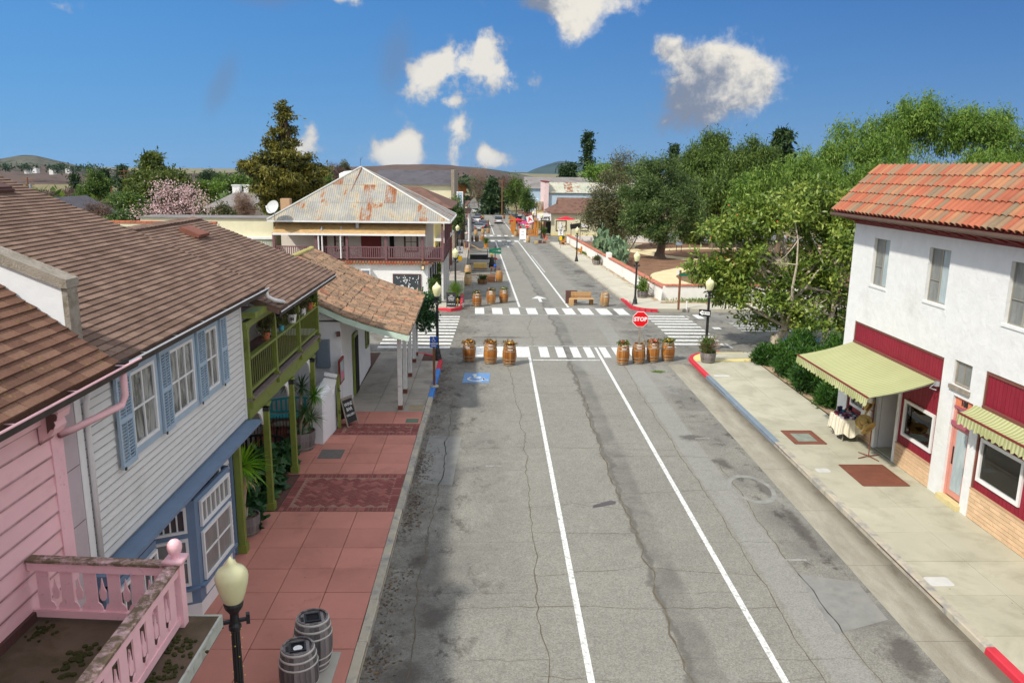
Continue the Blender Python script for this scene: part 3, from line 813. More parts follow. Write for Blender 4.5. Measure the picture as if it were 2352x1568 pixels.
# kerbs
def kerb_run(parent,pts,w,z0,z1,mats,seg=1.6,side=1):
 """pts: polyline of the kerb's street edge; one stone per segment."""
 acc=0.0
 for(p,q)in zip(pts[:-1],pts[1:]):
  p,q=Vector(p+(0,))if len(p)==2 else Vector(p),Vector(q+(0,))if len(q)==2 else Vector(q)
  L_=(q-p).length;n=max(1,round(L_/seg));d=(q-p).normalized();s_=Vector((-d.y,d.x,0))*side
  for k in range(n):
   a=p+d*(L_*k/n+.004);c=p+d*(L_*(k+1)/n-.004)
   mid=(a+c)/2
   mt=mats(mid.x,mid.y)
   j=rnd.uniform(-.006,.006)
   b=MB();o=Vector((j,0,0))
   A,Bv=a+o,c+o
   prof=lambda P_:[P_+Vector((0,0,z0)),P_+s_*.02+Vector((0,0,z1-.02)),P_+s_*.045+Vector((0,0,z1)),P_+s_*w+Vector((0,0,z1)),P_+s_*w+Vector((0,0,z0))]
   b.solid(prof(A),prof(Bv));part('kerb_stone',b,M[mt],parent)
def kl(x,y):return 'kerb_blue' if 30.1<y<35.0 else('kerb_red' if y>=35.0 else 'kerb')
kerb_run(sidewalk,[(KX,-6),(KX,36.0)],.2,-.05,.137,kl,1.5,1)
kerb_run(sidewalk,corner(KX-1.8,36.0,1.8,0,90,8),.2,-.05,.137,kl,5,1)
kerb_run(sidewalk,[(KX-1.8,37.8),(-12,37.8)],.2,-.05,.137,lambda x,y:'kerb',2,1)
# right near block
sw2=thing('sidewalk','','');del sw2['label'];del sw2['category'];sw2['kind']='structure'
RX=9.5
bl=MB();bl.prism([(70,-8),(70,38.38),(RX+1.9,38.38)]+corner(RX+1.9,36.5,1.88,90,180)+[(RX+.02,-8)],-.1,.10);part('paving_bed',bl,M['joint'],sw2)
slab_field('paving_slab',[RX+.2,11.15,12.62],4.6,36.2,1.5,.13,'pale_slab',sw2,0.001)
b=MB();b.prism([(12.6,36.3),(12.6,38.2)]+[(RX+1.9,38.18)]+corner(RX+1.9,36.5,1.68,90,180)+[(RX+.22,36.25)],.05,.128);part('corner_ramp',b,M['ramp_yellow'],sw2)
b=MB();b.prism([(13.0,36.9),(13.0,38.1),(10.9,38.0),(10.3,37.2),(10.2,36.5)],.06,.132);part('corner_landing',b,M['pale_slab'],sw2)
b=MB();b.box(12.66,70,27.3,38.2,.05,.128);part('side_paving',b,M['far_slab'],sw2)
def kr(x,y):return 'kerb_red' if y>34.2 or y<13.25 else('kerb_slate' if y>24.3 else 'kerb')
kerb_run(sw2,[(RX,-6),(RX,13.25),(RX,36.5)],.2,-.05,.137,kr,1.5,-1)
kerb_run(sw2,list(reversed(corner(RX+1.9,36.5,1.9,90,180,8))),.2,-.05,.137,lambda x,y:'kerb_red',5,-1)
b=MB();b.box(8.36,RX-.005,-6,36.0,-.03,.006);struct('gutter',b,M['gutter_c'])
M['lid']=simple('pale_plastic_lid',(.52,.52,.49),.7,.1,4)
# steel covers set in the right pavement
for x0,x1,y0,y1 in((10.15,11.2,24.65,26.0),(10.8,12.15,21.1,22.75)):
 b=MB();b.box(x0,x1,y0,y1,.1,.138);e=part('trapdoor',b,M['rust_plate'],sw2)
 for(p,q)in(((x0,y0),(x1,y0)),((x0,y1),(x1,y1)),((x0,y0),(x0,y1)),((x1,y0),(x1,y1))):
  b=MB();b.bar((p[0],p[1],.14),(q[0],q[1],.14),.05,.012);part('frame',b,M['rust_plate'],e)
b=MB();b.box(10.35,11.0,24.9,25.7,.1,.142);part('glass_lights',b,simple('verdigris',srgb(130,138,126),.7,.25,4),sw2)
for x,y,a,c in((9.98,15.7,.55,.4),(10.1,22.3,.42,.32),(10.2,33.5,.7,.28)):
 b=MB();b.prism(corner(x-a/2+.08,y-c/2+.08,.08,180,270,4)+corner(x+a/2-.08,y-c/2+.08,.08,270,360,4)+corner(x+a/2-.08,y+c/2-.08,.08,0,90,4)+corner(x-a/2+.08,y+c/2-.08,.08,90,180,4),.1,.137);part('meter_lid',b,M['lid'],sw2)
 # far pavements follow the street's bend and fall
def far_walk(u0,u1,v0,v1,dv,cols,mat,kerb_u,kmat,ks):
 t=thing('sidewalk','','');del t['label'];del t['category'];t['kind']='structure'
 b=MB();n=int((v1-v0)/6);vs=[v0+(v1-v0)*k/n for k in range(n+1)]
 strip(b,vs,u0,u1,.10);part('paving_bed',b,M['joint'],t)
 us=[u0+(u1-u0)*k/cols for k in range(cols+1)];n=int((v1-v0)/dv)
 for k in range(n):
  a,c=v0+(v1-v0)*k/n,v0+(v1-v0)*(k+1)/n
  for p,q in zip(us[:-1],us[1:]):
   b=MB();g_=.015
   b.solid([Wp(p+g_,a+g_,.05),Wp(q-g_,a+g_,.05),Wp(q-g_,c-g_,.05),Wp(p+g_,c-g_,.05)],[Wp(p+g_,a+g_,.13),Wp(q-g_,a+g_,.13),Wp(q-g_,c-g_,.13),Wp(p+g_,c-g_,.13)])
   part('paving_slab',b,M[mat],t)
 n=int((v1-v0)/3)
 for k in range(n):
  a,c=v0+(v1-v0)*k/n,v0+(v1-v0)*(k+1)/n
  o=ks*.18
  b=MB();b.solid([Wp(kerb_u,a,-.1),Wp(kerb_u,a,.137),Wp(kerb_u+o,a,.137),Wp(kerb_u+o,a,-.1)],[Wp(kerb_u,c,-.1),Wp(kerb_u,c,.137),Wp(kerb_u+o,c,.137),Wp(kerb_u+o,c,-.1)])
  part('kerb_stone',b,M[kmat(a)],t)
 return t
fwl=far_walk(-4.6,-2.1,52.0,113.5,2.0,2,'grey_slab',-1.92,lambda v:'kerb_red' if v<57 or 100<v else 'kerb',-1)
fwr=far_walk(9.72,11.75,53.0,113.5,2.0,1,'far_slab',9.52,lambda v:'kerb_red' if v<54.5 else 'kerb',1)
far_walk(-5.0,-2.3,131,215,6,1,'far_slab',-2.1,lambda v:'kerb_red' if v<140 else 'kerb',-1)
far_walk(9.9,12.4,131,215,6,1,'far_slab',9.7,lambda v:'kerb',1)
# rounded corners of the far blocks
b=MB();b.prism([(-70,53.6),(-70,51.6),(-3.6,50.7)]+corner(-3.4,51.4,1.3,-60,20,6)+[(-1.95,52.0),(-1.95,52.4),(-4.7,52.6)],-.25,.12);part('corner_landing',b,M['far_slab'],fwl)
kerb_run(fwl,[(-12,51.4),(-3.6,50.68)]+corner(-3.4,51.42,1.38,-60,20,6)+[(-1.98,52.4)],.14,-.15,.128,lambda x,y:'kerb_red' if x>-4.5 else 'kerb',3,1)
b=MB();b.prism([(70,51.0),(70,54.5),(9.55,54.0),(9.55,52.6)]+corner(11.0,52.2,1.5,180,265,6)+[(12.5,50.75)],-.25,.118);part('corner_landing',b,M['far_slab'],fwr)
kerb_run(fwr,[(9.42,54.2),(9.42,52.4)]+corner(11.0,52.2,1.58,180,265,6),.14,-.15,.126,lambda x,y:'kerb_red',3,-1)
b=MB();b.face([Wp(9.9,52.6,.128),Wp(10.6,51.3,.128),Wp(12.4,51.0,.128),Wp(12.6,51.9,.128),Wp(10.4,52.9,.128)]);part('ramp_panel',b,M['ramp_yellow'],fwr)
b=MB();b.box(12.5,70,51.0,52.9,-.1,.136);part('side_paving',b,M['far_slab'],fwr)
# dirt verge along the garden wall, garden ground and its paths
b=MB();strip(b,[54,60,70,80,90,100,112],11.7,12.6,.12);struct('verge',b,M['dirt'])
b=MB();b.face([(11.5,52.9,.14),(60,52.9,.14),(60,55.0,.10),(11.9,54.4,.10)]);struct('dirt_verge',b,M['dirt'])
b=MB();strip(b,[54.6,60,70,80,90,100,113.5],12.4,70,.16);struct('garden_ground',b,M['mulch'])
def path(pts,w):
 b=MB();n0=0
 P_=[Vector((p[0],p[1],0))for p in pts];out=[]
 for i in range(len(P_)-1):
  p0,p1,p2,p3=P_[max(i-1,0)],P_[i],P_[i+1],P_[min(i+2,len(P_)-1)]
  for k in range(6):
   t=k/6;out.append(0.5*((2*p1)+(p2-p0)*t+(2*p0-5*p1+4*p2-p3)*t*t+(3*p1-p0-3*p2+p3)*t**3))
 out.append(P_[-1])
 for i,p in enumerate(out):
  d=(out[min(i+1,len(out)-1)]-out[max(i-1,0)]).normalized();s_=Vector((-d.y,d.x,0))*(w/2*rnd.uniform(.93,1.07))
  for q in(p-s_,p+s_):b.v.append((q.x,q.y,gz(q.y)+.18))
  if i:k=2*i;b.f.append((k-2,k-1,k+1,k))
 struct('garden_path',b,M['gravel'])
path([(18.5,57),(16.3,61),(15.2,66),(15.6,71),(18.5,76),(22.6,80),(22.8,85),(19.8,91),(18.0,97),(17.6,104),(20,111)],2.3)
path([(22.6,82),(30,88),(40,92),(60,93)],2.2)
path([(18,58.6),(30,57.8),(45,57.6)],1.8)
path([(18.5,97),(24,102),(34,104),(55,106)],2.4)
b=MB();strip(b,[53,60,70,80,100,113],-40,-4.65,.1);struct('yard',b,M['far_slab'])
# ---- hills
def hill_mat(name,grass,scrub,amt):
 m,g=newmat(name)
 n=g.noise(0.0035,8,0.62,None,0.3);n2=g.noise(0.02,6,0.7);n3=g.noise(0.0016,4,0.5)
 c=g.ramp(g.add(g.mul(n,0.5),g.mul(n2,0.5)),[(0.3,grass[0]),(0.55,grass[1]),(0.75,grass[2])])
 s_=g.mr(g.add(g.mul(g.sub(n,0.5),0.9),g.add(g.mul(g.sub(n2,0.5),0.6),g.sub(n3,0.5))),amt,amt+0.09)
 c=g.mix(g.mul(s_,0.85),c,scrub)
 g.out(g.bsdf(c,0.95,None,0,0.05));return m
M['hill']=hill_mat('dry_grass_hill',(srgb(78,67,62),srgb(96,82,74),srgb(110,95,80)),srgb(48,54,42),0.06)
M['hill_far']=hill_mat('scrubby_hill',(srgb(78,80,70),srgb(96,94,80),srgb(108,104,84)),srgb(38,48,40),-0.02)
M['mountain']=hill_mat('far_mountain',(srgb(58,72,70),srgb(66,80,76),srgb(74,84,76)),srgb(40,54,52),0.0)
from mathutils import noise as MN
def ridge(name,mat,Y,depth,prof,base=None,nz=0.14,n=420,m_=22,sc=1.0,seed=0.0):
 """prof: (x/Y, height seen over the eye line / Y) points of the skyline at distance Y."""
 us=np.linspace(prof[0][0],prof[-1][0],n);hs_=np.interp(us,[p[0]for p in prof],[p[1]for p in prof])
 k=np.ones(5)/5;hs_=np.convolve(np.pad(hs_,2,'edge'),k,'valid')
 b=MB()
 for j in range(m_+1):
  t=j/m_;y=Y-depth+1.7*depth*t
  tt=min(1.0,t/0.59)if t<.59 else 1-(t-.59)/.41*.55
  f=tt*tt*(3-2*tt)if t<.59 else tt
  for i in range(n):
   z0=gz(y)-2
   top=9+hs_[i]*Y-1.5
   x=us[i]*(Y if False else y)
   nn_=MN.fractal(Vector((us[i]*30*sc,y/Y*6*sc,seed)),1.0,2.0,5)
   h_=max(top-z0,5)
   env=math.sin(math.pi*min(1,max(0,t/.59)))if t<.59 else .3
   b.v.append((x,y,z0+h_*f+nn_*h_*nz*env))
 for j in range(m_):
  for i in range(n-1):
   k_=j*n+i;b.f.append((k_,k_+1,k_+n+1,k_+n))
 return struct(name,b,mat,smooth=True)
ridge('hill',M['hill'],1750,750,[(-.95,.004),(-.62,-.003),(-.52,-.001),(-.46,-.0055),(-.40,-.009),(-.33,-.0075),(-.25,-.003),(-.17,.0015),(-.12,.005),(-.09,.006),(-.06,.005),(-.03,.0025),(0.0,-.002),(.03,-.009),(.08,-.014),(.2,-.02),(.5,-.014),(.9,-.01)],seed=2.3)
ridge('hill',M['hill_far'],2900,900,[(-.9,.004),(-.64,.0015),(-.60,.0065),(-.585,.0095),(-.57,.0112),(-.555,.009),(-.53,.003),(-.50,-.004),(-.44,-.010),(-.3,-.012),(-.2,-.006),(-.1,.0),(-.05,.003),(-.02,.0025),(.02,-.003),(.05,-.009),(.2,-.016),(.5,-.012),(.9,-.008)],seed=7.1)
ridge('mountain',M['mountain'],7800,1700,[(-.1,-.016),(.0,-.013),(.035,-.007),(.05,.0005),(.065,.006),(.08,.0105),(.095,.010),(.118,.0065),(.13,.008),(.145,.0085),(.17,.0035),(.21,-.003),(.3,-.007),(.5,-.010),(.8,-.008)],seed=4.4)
# ================================================================ shared builders for houses
CAMP=Vector((0,0,9))
def wedge_shingle(name,w,l,t,mat,lift=0.012):
 b=MB();a=w/2
 b.solid([(-a,0,0),(a,0,0),(a,0,t+lift),(-a,0,t+lift)],[(-a,l,0),(a,l,0),(a,l,t),(-a,l,t)])
 me=b.mesh(name);me.materials.append(mat);return me
def roof_field(parent,o,ed,sd,L_,S,expo,w,mat,mat_rest,cap=300,name='shingle',over=1.35,t=.010,inside=None,lift=.030):
 """courses of shingles: o eave corner, ed along the eave, sd up the slope; the ones seen largest are objects of their own."""
 ed=Vector(ed).normalized();sd=Vector(sd).normalized();nd=ed.cross(sd).normalized()
 if nd.z<0:nd=-nd
 flip=ed.cross(sd).dot(nd)<0
 me=wedge_shingle(name,w-.008,expo*over,t,mat,lift)
 ms=[]
 rows=int(S/expo)+1
 for r_ in range(rows):
  off=(0.5*(r_%2)+.13*((r_*7)%3))*w
  k=-1
  while True:
   a=max(0.0,k*w+off);c=min(L_,(k+1)*w+off);k+=1
   if a>=L_:break
   if c-a<.05:continue
   ww=(c-a)/w
   p=Vector(o)+ed*((a+c)/2)+sd*(r_*expo)
   if inside and not inside(p):continue
   m_=Matrix((ed if not flip else ed,sd,nd)).transposed()
   if flip:m_=Matrix((-ed,sd,nd)).transposed()
   m4=Matrix.Translation(p+nd*(.004+rnd.uniform(0,.004)))@m_.to_4x4()@Matrix.Diagonal((ww,rnd.uniform(.97,1.03),1,1))
   ms.append(((p-CAMP).length,m4))
 ms.sort(key=lambda q:q[0])
 for d,m4 in ms[:cap]:piece(name,me,parent,m4)
 if ms[cap:]:
  vs=np.array([v.co for v in me.vertices]);fs=[tuple(p.vertices)for p in me.polygons]
  b=MB()
  for d,m4 in ms[cap:]:
   i=len(b.v);A=np.array(m4);b.v+=[tuple(q)for q in(vs@A[:3,:3].T+A[:3,3])];b.f+=[tuple(k+i for k in f)for f in fs]
  part(name+'s',b,mat_rest,parent,kind='stuff')
def shingle_mat(name,a,b_,c_,moss=None,isl=0):
 m,g=newmat(name)
 r_=g.island()if isl else g.rand()
 n=g.noise(0.6,5,0.6);f2=g.noise(30,4,0.7)
 c=g.ramp(g.add(g.mul(r_,0.7),g.mul(g.mr(n,.3,.7),0.3)),[(0.1,a),(0.5,b_),(0.9,c_)])
 c=g.bright(c,g.mr(f2,.3,.7,.8,1.2))
 if moss:c=g.mix(g.mr(g.add(g.noise(7,6,.75),g.mul(g.noise(1.2,3,.5),.5)),.86,.94),c,moss)
 g.out(g.bsdf(c,0.92,g.bump(f2,.4,.01),0,.15));return m
SH=dict(a=srgb(104,84,72),b_=srgb(116,95,83),c_=srgb(132,110,96))
M['sh_brown']=shingle_mat('brown_shingle',**SH);M['sh_brown_r']=shingle_mat('brown_shingles',isl=1,**SH)
SR=dict(a=srgb(98,72,60),b_=srgb(118,88,73),c_=srgb(134,104,87),moss=srgb(132,118,60))
M['sh_red']=shingle_mat('reddish_shingle',**SR);M['sh_red_r']=shingle_mat('reddish_shingles',isl=1,**SR)
def window(parent,o,xd,w,h,nx,nz,fmat,gmat,fw=.06,mw=.03,proud=.03,depth=.05,n=None,name='window',muntmat=None):
 """frame, panes and glazing bars; o is the lower corner on the wall, xd along the wall."""
 xd=Vector(xd).normalized();zd=Vector((0,0,1));nd=Vector(n)if n else xd.cross(zd);o=Vector(o)
 b=MB()
 def box2(b,a0,a1,c0,c1,d0,d1):
  b.solid([o+xd*a0+zd*c0+nd*d0,o+xd*a1+zd*c0+nd*d0,o+xd*a1+zd*c1+nd*d0,o+xd*a0+zd*c1+nd*d0],
  [o+xd*a0+zd*c0+nd*d1,o+xd*a1+zd*c0+nd*d1,o+xd*a1+zd*c1+nd*d1,o+xd*a0+zd*c1+nd*d1])
 box2(b,0,w,0,fw,-depth,proud);box2(b,0,w,h-fw,h,-depth,proud);box2(b,0,fw,fw,h-fw,-depth,proud);box2(b,w-fw,w,fw,h-fw,-depth,proud)
 f=part(name,b,fmat,parent)
 gw,gh=(w-2*fw)/nx,(h-2*fw)/nz
 for i in range(nx):
  for j in range(nz):
   b=MB();b_e=mw/2 if nx*nz>1 else 0
   box2(b,fw+i*gw+(b_e if i else 0),fw+(i+1)*gw-(b_e if i<nx-1 else 0),fw+j*gh+(b_e if j else 0),fw+(j+1)*gh-(b_e if j<nz-1 else 0),-depth,-depth+.012)
   part('pane',b,gmat,f)
 for i in range(1,nx):
  b=MB();box2(b,fw+i*gw-mw/2,fw+i*gw+mw/2,fw,h-fw,-depth,-depth+.035);part('muntin',b,muntmat or fmat,f)
 for j in range(1,nz):
  for i in range(nx):
   b=MB();box2(b,fw+i*gw+(mw/2 if i else 0),fw+(i+1)*gw-(mw/2 if i<nx-1 else 0),fw+j*gh-mw/2,fw+j*gh+mw/2,-depth,-depth+.033);part('muntin',b,muntmat or fmat,f)
 return f
def clapboards(parent,x,y0,y1,z0,z1,expo,mat,holes=(),nrm=1,name='clapboard',lap=.026):
 """lapped boards on a wall x = const facing +x; each board (or stretch between openings) is one piece."""
 n=round((z1-z0)/expo);e=(z1-z0)/n
 for k in range(n):
  a,c=z0+k*e,z0+(k+1)*e
  segs=[(y0,y1)]
  for(h0,h1,hz0,hz1)in holes:
   if c>hz0+.01 and a<hz1-.01:
    ns=[]
    for s0,s1 in segs:
     if h1<=s0 or h0>=s1:ns.append((s0,s1));continue
     if h0>s0:ns.append((s0,h0))
     if h1<s1:ns.append((h1,s1))
    segs=ns
  for s0,s1 in segs:
   if s1-s0<.03:continue
   b=MB();j=rnd.uniform(0,.003)
   b.solid([(x,s0,a),(x+lap+j,s0,a),(x+.004,s0,c),(x,s0,c)],[(x,s1,a),(x+lap+j,s1,a),(x+.004,s1,c),(x,s1,c)])
   part(name,b,mat,parent)
def gutter(parent,p,q,mat,w=.13,h=.11,inner=None,name='gutter'):
 p,q=Vector(p),Vector(q);d=(q-p).normalized();s_=Vector((d.y,-d.x,0));up=Vector((0,0,1))
 prof=lambda P_:[P_,P_+s_*w*.0-up*h,P_+s_*w*.7-up*h,P_+s_*w,P_+s_*w*.97+up*.012,P_+s_*w*.9,P_+s_*(w*.62)-up*(h-.01),P_+s_*.01-up*(h-.01),P_+s_*.01]
 b=MB();b.solid(prof(p),prof(q));gt=part(name,b,mat,parent)
 L_=(q-p).length;n=max(1,int(L_/1.1))
 for k in range(n):
  a=p+d*(L_*(k+.5)/n);b=MB();b.bar(a+up*.008,a+s_*w+up*.008,.03,.006);part('strap',b,M['metal_gray'],gt)
 return gt
 # ================================================================ LEFT SIDE
 # ---------------------------------------------------------------- pink house with the balcony-roof canopy
pk=thing('pink_house','pink clapboard house with reddish shingle roof and railed canopy over the pavement','house',(-6.5,4,0))
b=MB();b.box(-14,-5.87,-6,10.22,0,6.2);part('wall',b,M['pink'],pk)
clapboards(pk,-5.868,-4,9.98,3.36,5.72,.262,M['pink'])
b=MB();b.box(-5.87,-5.83,9.98,10.26,3.3,5.95);part('corner_board',b,M['pink_rail'],pk)
for z,p_ in((5.72,.05),(5.84,.09),(5.98,.13)):
 b=MB();b.box(-5.868,-5.83+p_,-4,10.2+p_*.4,z,z+(.11 if p_<.13 else .16));part('cornice_band',b,M['pink'],pk)
b=MB();b.box(-5.868,-5.80,-4,9.9,5.832,5.845);part('cornice_gap',b,M['wood_dark'],pk)
sc_=[(.0,.0),(.0,.52),(.34,.52),(.40,.44),(.36,.34),(.26,.32),(.30,.22),(.22,.12),(.10,.10)]
b=MB();b.ext([(-5.83+a_*.7,9.72,5.45+c_)for a_,c_ in sc_],(0,.30,0));br_=part('bracket',b,M['pink'],pk)
b=MB();b.ext([(-5.70+a_*.35,9.71,5.62+c_*.5)for a_,c_ in sc_],(0,-.02,0));part('scroll',b,M['wood_dark'],br_)
# roof
S45=Vector((-1,0,.73)).normalized()
b=MB();b.solid([(-5.42,-5,6.22),(-11.5,-5,10.66),(-11.5,-5,10.5),(-5.42,-5,6.1)],[(-5.42,11.02,6.22),(-11.5,11.02,10.66),(-11.5,11.02,10.5),(-5.42,11.02,6.1)]);rf=part('roof',b,M['sh_red_r'],pk)
roof_field(rf,(-5.38,5.4,6.20),(0,1,0),S45,5.64,3.4,.165,.34,M['sh_red'],M['sh_red_r'],300,lift=.036,t=.014)
gt=gutter(pk,(-5.42,11.75,6.20),(-5.42,-4,6.24),M['gutter_dark'],.17,.13)if False else None
def gutter_y(parent,x,y0,y1,z,lip,inner,w=.16,h=.13):
 b=MB();prof=lambda y:[(x,y,z),(x,y,z-h),(x+w*.7,y,z-h),(x+w,y,z),(x+w-.012,y,z),(x+w*.66,y,z-h+.012),(x+.012,y,z-h+.012),(x+.012,y,z)]
 b.solid(prof(y0),prof(y1));gt=part('gutter',b,inner,parent)
 b=MB();b.tube([(x+w,y0,z),(x+w,y1,z)],.017,6);part('lip',b,lip,gt)
 n=max(1,int((y1-y0)/1.25))
 for k in range(n):
  y=y0+(y1-y0)*(k+.6)/n;b=MB();b.bar((x-.05,y,z+.012),(x+w,y,z+.012),.035,.006);part('strap',b,lip,gt)
 return gt
gutter_y(pk,-5.50,-3,11.62,6.16,M['pink'],M['gutter_dark'],.2)
b=MB();b.tube([(-5.44,11.3,6.05),(-5.44,11.3,5.66),(-5.46,11.2,5.54),(-5.72,10.3,5.47),(-5.80,10.12,5.46)],.052,10);part('downspout',b,M['pink'],pk,smooth=True)
# canopy deck and railing
M['deck']=simple('mossy_tar_deck',srgb(98,84,70),.95,.25,1.2,.5,60,dirt=srgb(62,60,34),dirt_amt=.42,dirt_sc=1.6)
M['moss']=simple('dark_moss',srgb(58,60,26),1,.3,8,1,60)
b=MB();b.box(-5.865,-3.52,-4,9.24,3.08,3.3);dk=part('canopy',b,M['deck'],pk)
b=MB();b.box(-3.52,-3.49,-4,9.27,3.14,3.312);b.box(-5.86,-3.52,9.24,9.27,3.14,3.312);part('edge_flashing',b,simple('grey_green_flashing',srgb(176,182,172),.5,.12,5,dirt=srgb(120,100,80),dirt_amt=.36,dirt_sc=6),dk)
b=MB()
for(x,y,rr)in((-4.9,8.3,.22),(-5.05,7.6,.16),(-4.45,7.7,.3),(-3.75,8.6,.16),(-3.7,8.1,.14),(-3.68,7.5,.12),(-3.85,7.9,.1),(-5.6,8.9,.12)):
 for k in range(34):b.lathe([(rr*rnd.uniform(.08,.26),0),(rr*.15,.022),(0,.028)],7,(x+rnd.gauss(0,rr*.5),y+rnd.gauss(0,rr*.7),3.298),cap=False)
part('moss',b,M['moss'],dk,kind='stuff')
b=MB();b.box(-5.85,-5.80,-4,9.2,3.3,3.42);part('base_flashing',b,M['wood_dark'],dk)
PX,PY=-3.94,9.06
rl_=part('railing',MB().box(PX-.07,PX+.07,PY-.07,PY+.07,3.2,4.18),M['pink_rail'],pk)
b=MB();b.box(PX-.12,PX+.12,PY-.12,PY+.12,4.18,4.23);b.lathe([(.05,4.23),(.045,4.27),(.075,4.30),(.09,4.36),(.085,4.42),(.05,4.46),(0,4.475)],16,(PX,PY,0),cap=False);part('finial',b,M['pink_rail'],rl_,smooth=True)
def picket_panel(p,q,n,z0,z1,dirv,cap_top=True):
 p,q=Vector(p),Vector(q);d=(q-p);L_=d.length;d.normalize()
 b=MB();b.bar((p.x,p.y,z1-.06),(q.x,q.y,z1-.06),.10,.12);part('top_rail',b,M['pink_rail'],rl_)
 b=MB();b.bar((p.x,p.y,z1+.018),(q.x,q.y,z1+.018),.15,.036);part('rail_cap',b,M['mossy'],rl_)
 b=MB();b.bar((p.x,p.y,z0+.12),(q.x,q.y,z0+.12),.07,.10);part('bottom_rail',b,M['pink_rail'],rl_)
 for k in range(n):
  t=(k+.5)/n*L_;c=p+d*t;wd=L_/n
  b=MB();b.ext([c+d*a+Vector((0,0,h))-Vector((0,0,0))for a,h in((-wd*.26,z0+.16),(wd*.26,z0+.16),(wd*.26,z1-.11),(-wd*.26,z1-.11))],Vector((-d.y,d.x,0))*.022)
  part('picket',b,M['pink_rail'],rl_)
  # cut-out tulip between the pickets
  c2=p+d*(t+wd/2)
  if k<n-1:
   for sgn in(-1,1):
    pr=[(.0,.17),(.10,.20),(.12,.28),(.08,.36),(.14,.42),(.10,.52),(.03,.64),(.0,.66)]if False else[(.24,.16),(.24,.30),(.12,.27),(.06,.22),(.06,.18)]
    b=MB();b.ext([c2+d*(sgn*wd*a)+Vector((0,0,z0+h*.95))for a,h in pr],Vector((-d.y,d.x,0))*.02);part('cut_out',b,M['pink_rail'],rl_)
   pr=[(-.13,.36),(-.05,.33),(.05,.33),(.13,.36),(.15,.46),(.07,.52),(0,.66),(-.07,.52),(-.15,.46)]
   b=MB();b.ext([c2+d*(wd*a)+Vector((0,0,z0+h*.95))for a,h in pr],Vector((-d.y,d.x,0))*.02);part('tulip',b,M['pink_rail'],rl_)
picket_panel((-5.84,9.2,0),(PX-.06,PY,0),6,3.28,4.12,0)
picket_panel((PX,PY-.07,0),(-3.8,3.2,0),17,3.28,4.14,0)
# party wall and white parapet between the roofs
fw=thing('party_wall','white party wall with grey coping rising between the pink and white houses','wall',(-7,11.1,0))
b=MB();b.ext([(-6.06,11.05,0),(-6.06,11.05,7.30),(-11.5,11.05,9.6),(-11.5,11.05,0)],(0,.24,0));part('wall',b,M['firewall'],fw)
M['coping']=simple('lichened_coping',srgb(150,142,130),.95,.2,6,.7,40,dirt=srgb(110,104,84),dirt_amt=.4,dirt_sc=4)
b=MB();b.ext([(-5.96,11.0,7.30),(-5.96,11.0,7.42),(-11.5,11.0,9.72),(-11.5,11.0,9.60),(-6.06,11.0,7.305)],(0,.34,0));part('coping',b,M['coping'],fw)
b=MB();b.box(-6.058,-5.98,11.04,11.32,6.0,7.30);part('end_face',b,M['coping'],fw)
b=MB();b.box(-6.2,-5.98,10.27,10.86,0,6.0);part('render',b,M['pinkgrey'],fw)
b=MB()
for z in(3.9,4.75):b.box(-5.98,-5.976,10.27,10.86,z,z+.008)
part('render_joint',b,M['joint'],fw)
# ---------------------------------------------------------------- white clapboard house with blue shopfront
wh=thing('clapboard_house','white clapboard house with powder blue shutters and a slate blue shopfront','house',(-6.5,14.5,0))
WX=-6.02
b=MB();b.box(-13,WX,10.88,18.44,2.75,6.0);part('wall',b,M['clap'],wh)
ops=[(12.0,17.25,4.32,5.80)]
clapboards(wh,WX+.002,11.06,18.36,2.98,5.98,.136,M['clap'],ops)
b=MB();b.box(WX,WX+.045,10.88,11.05,2.98,6.0);part('corner_board',b,M['white'],wh)
b=MB();b.box(WX,WX+.045,18.36,18.47,2.98,6.0);part('corner_board',b,M['white'],wh)
b=MB();b.tube([(WX+.16,11.16,5.98),(WX+.15,11.14,5.86),(WX+.08,11.12,5.55),(WX+.07,11.12,3.05)],.045,8);part('downspout',b,M['white'],wh,smooth=True)
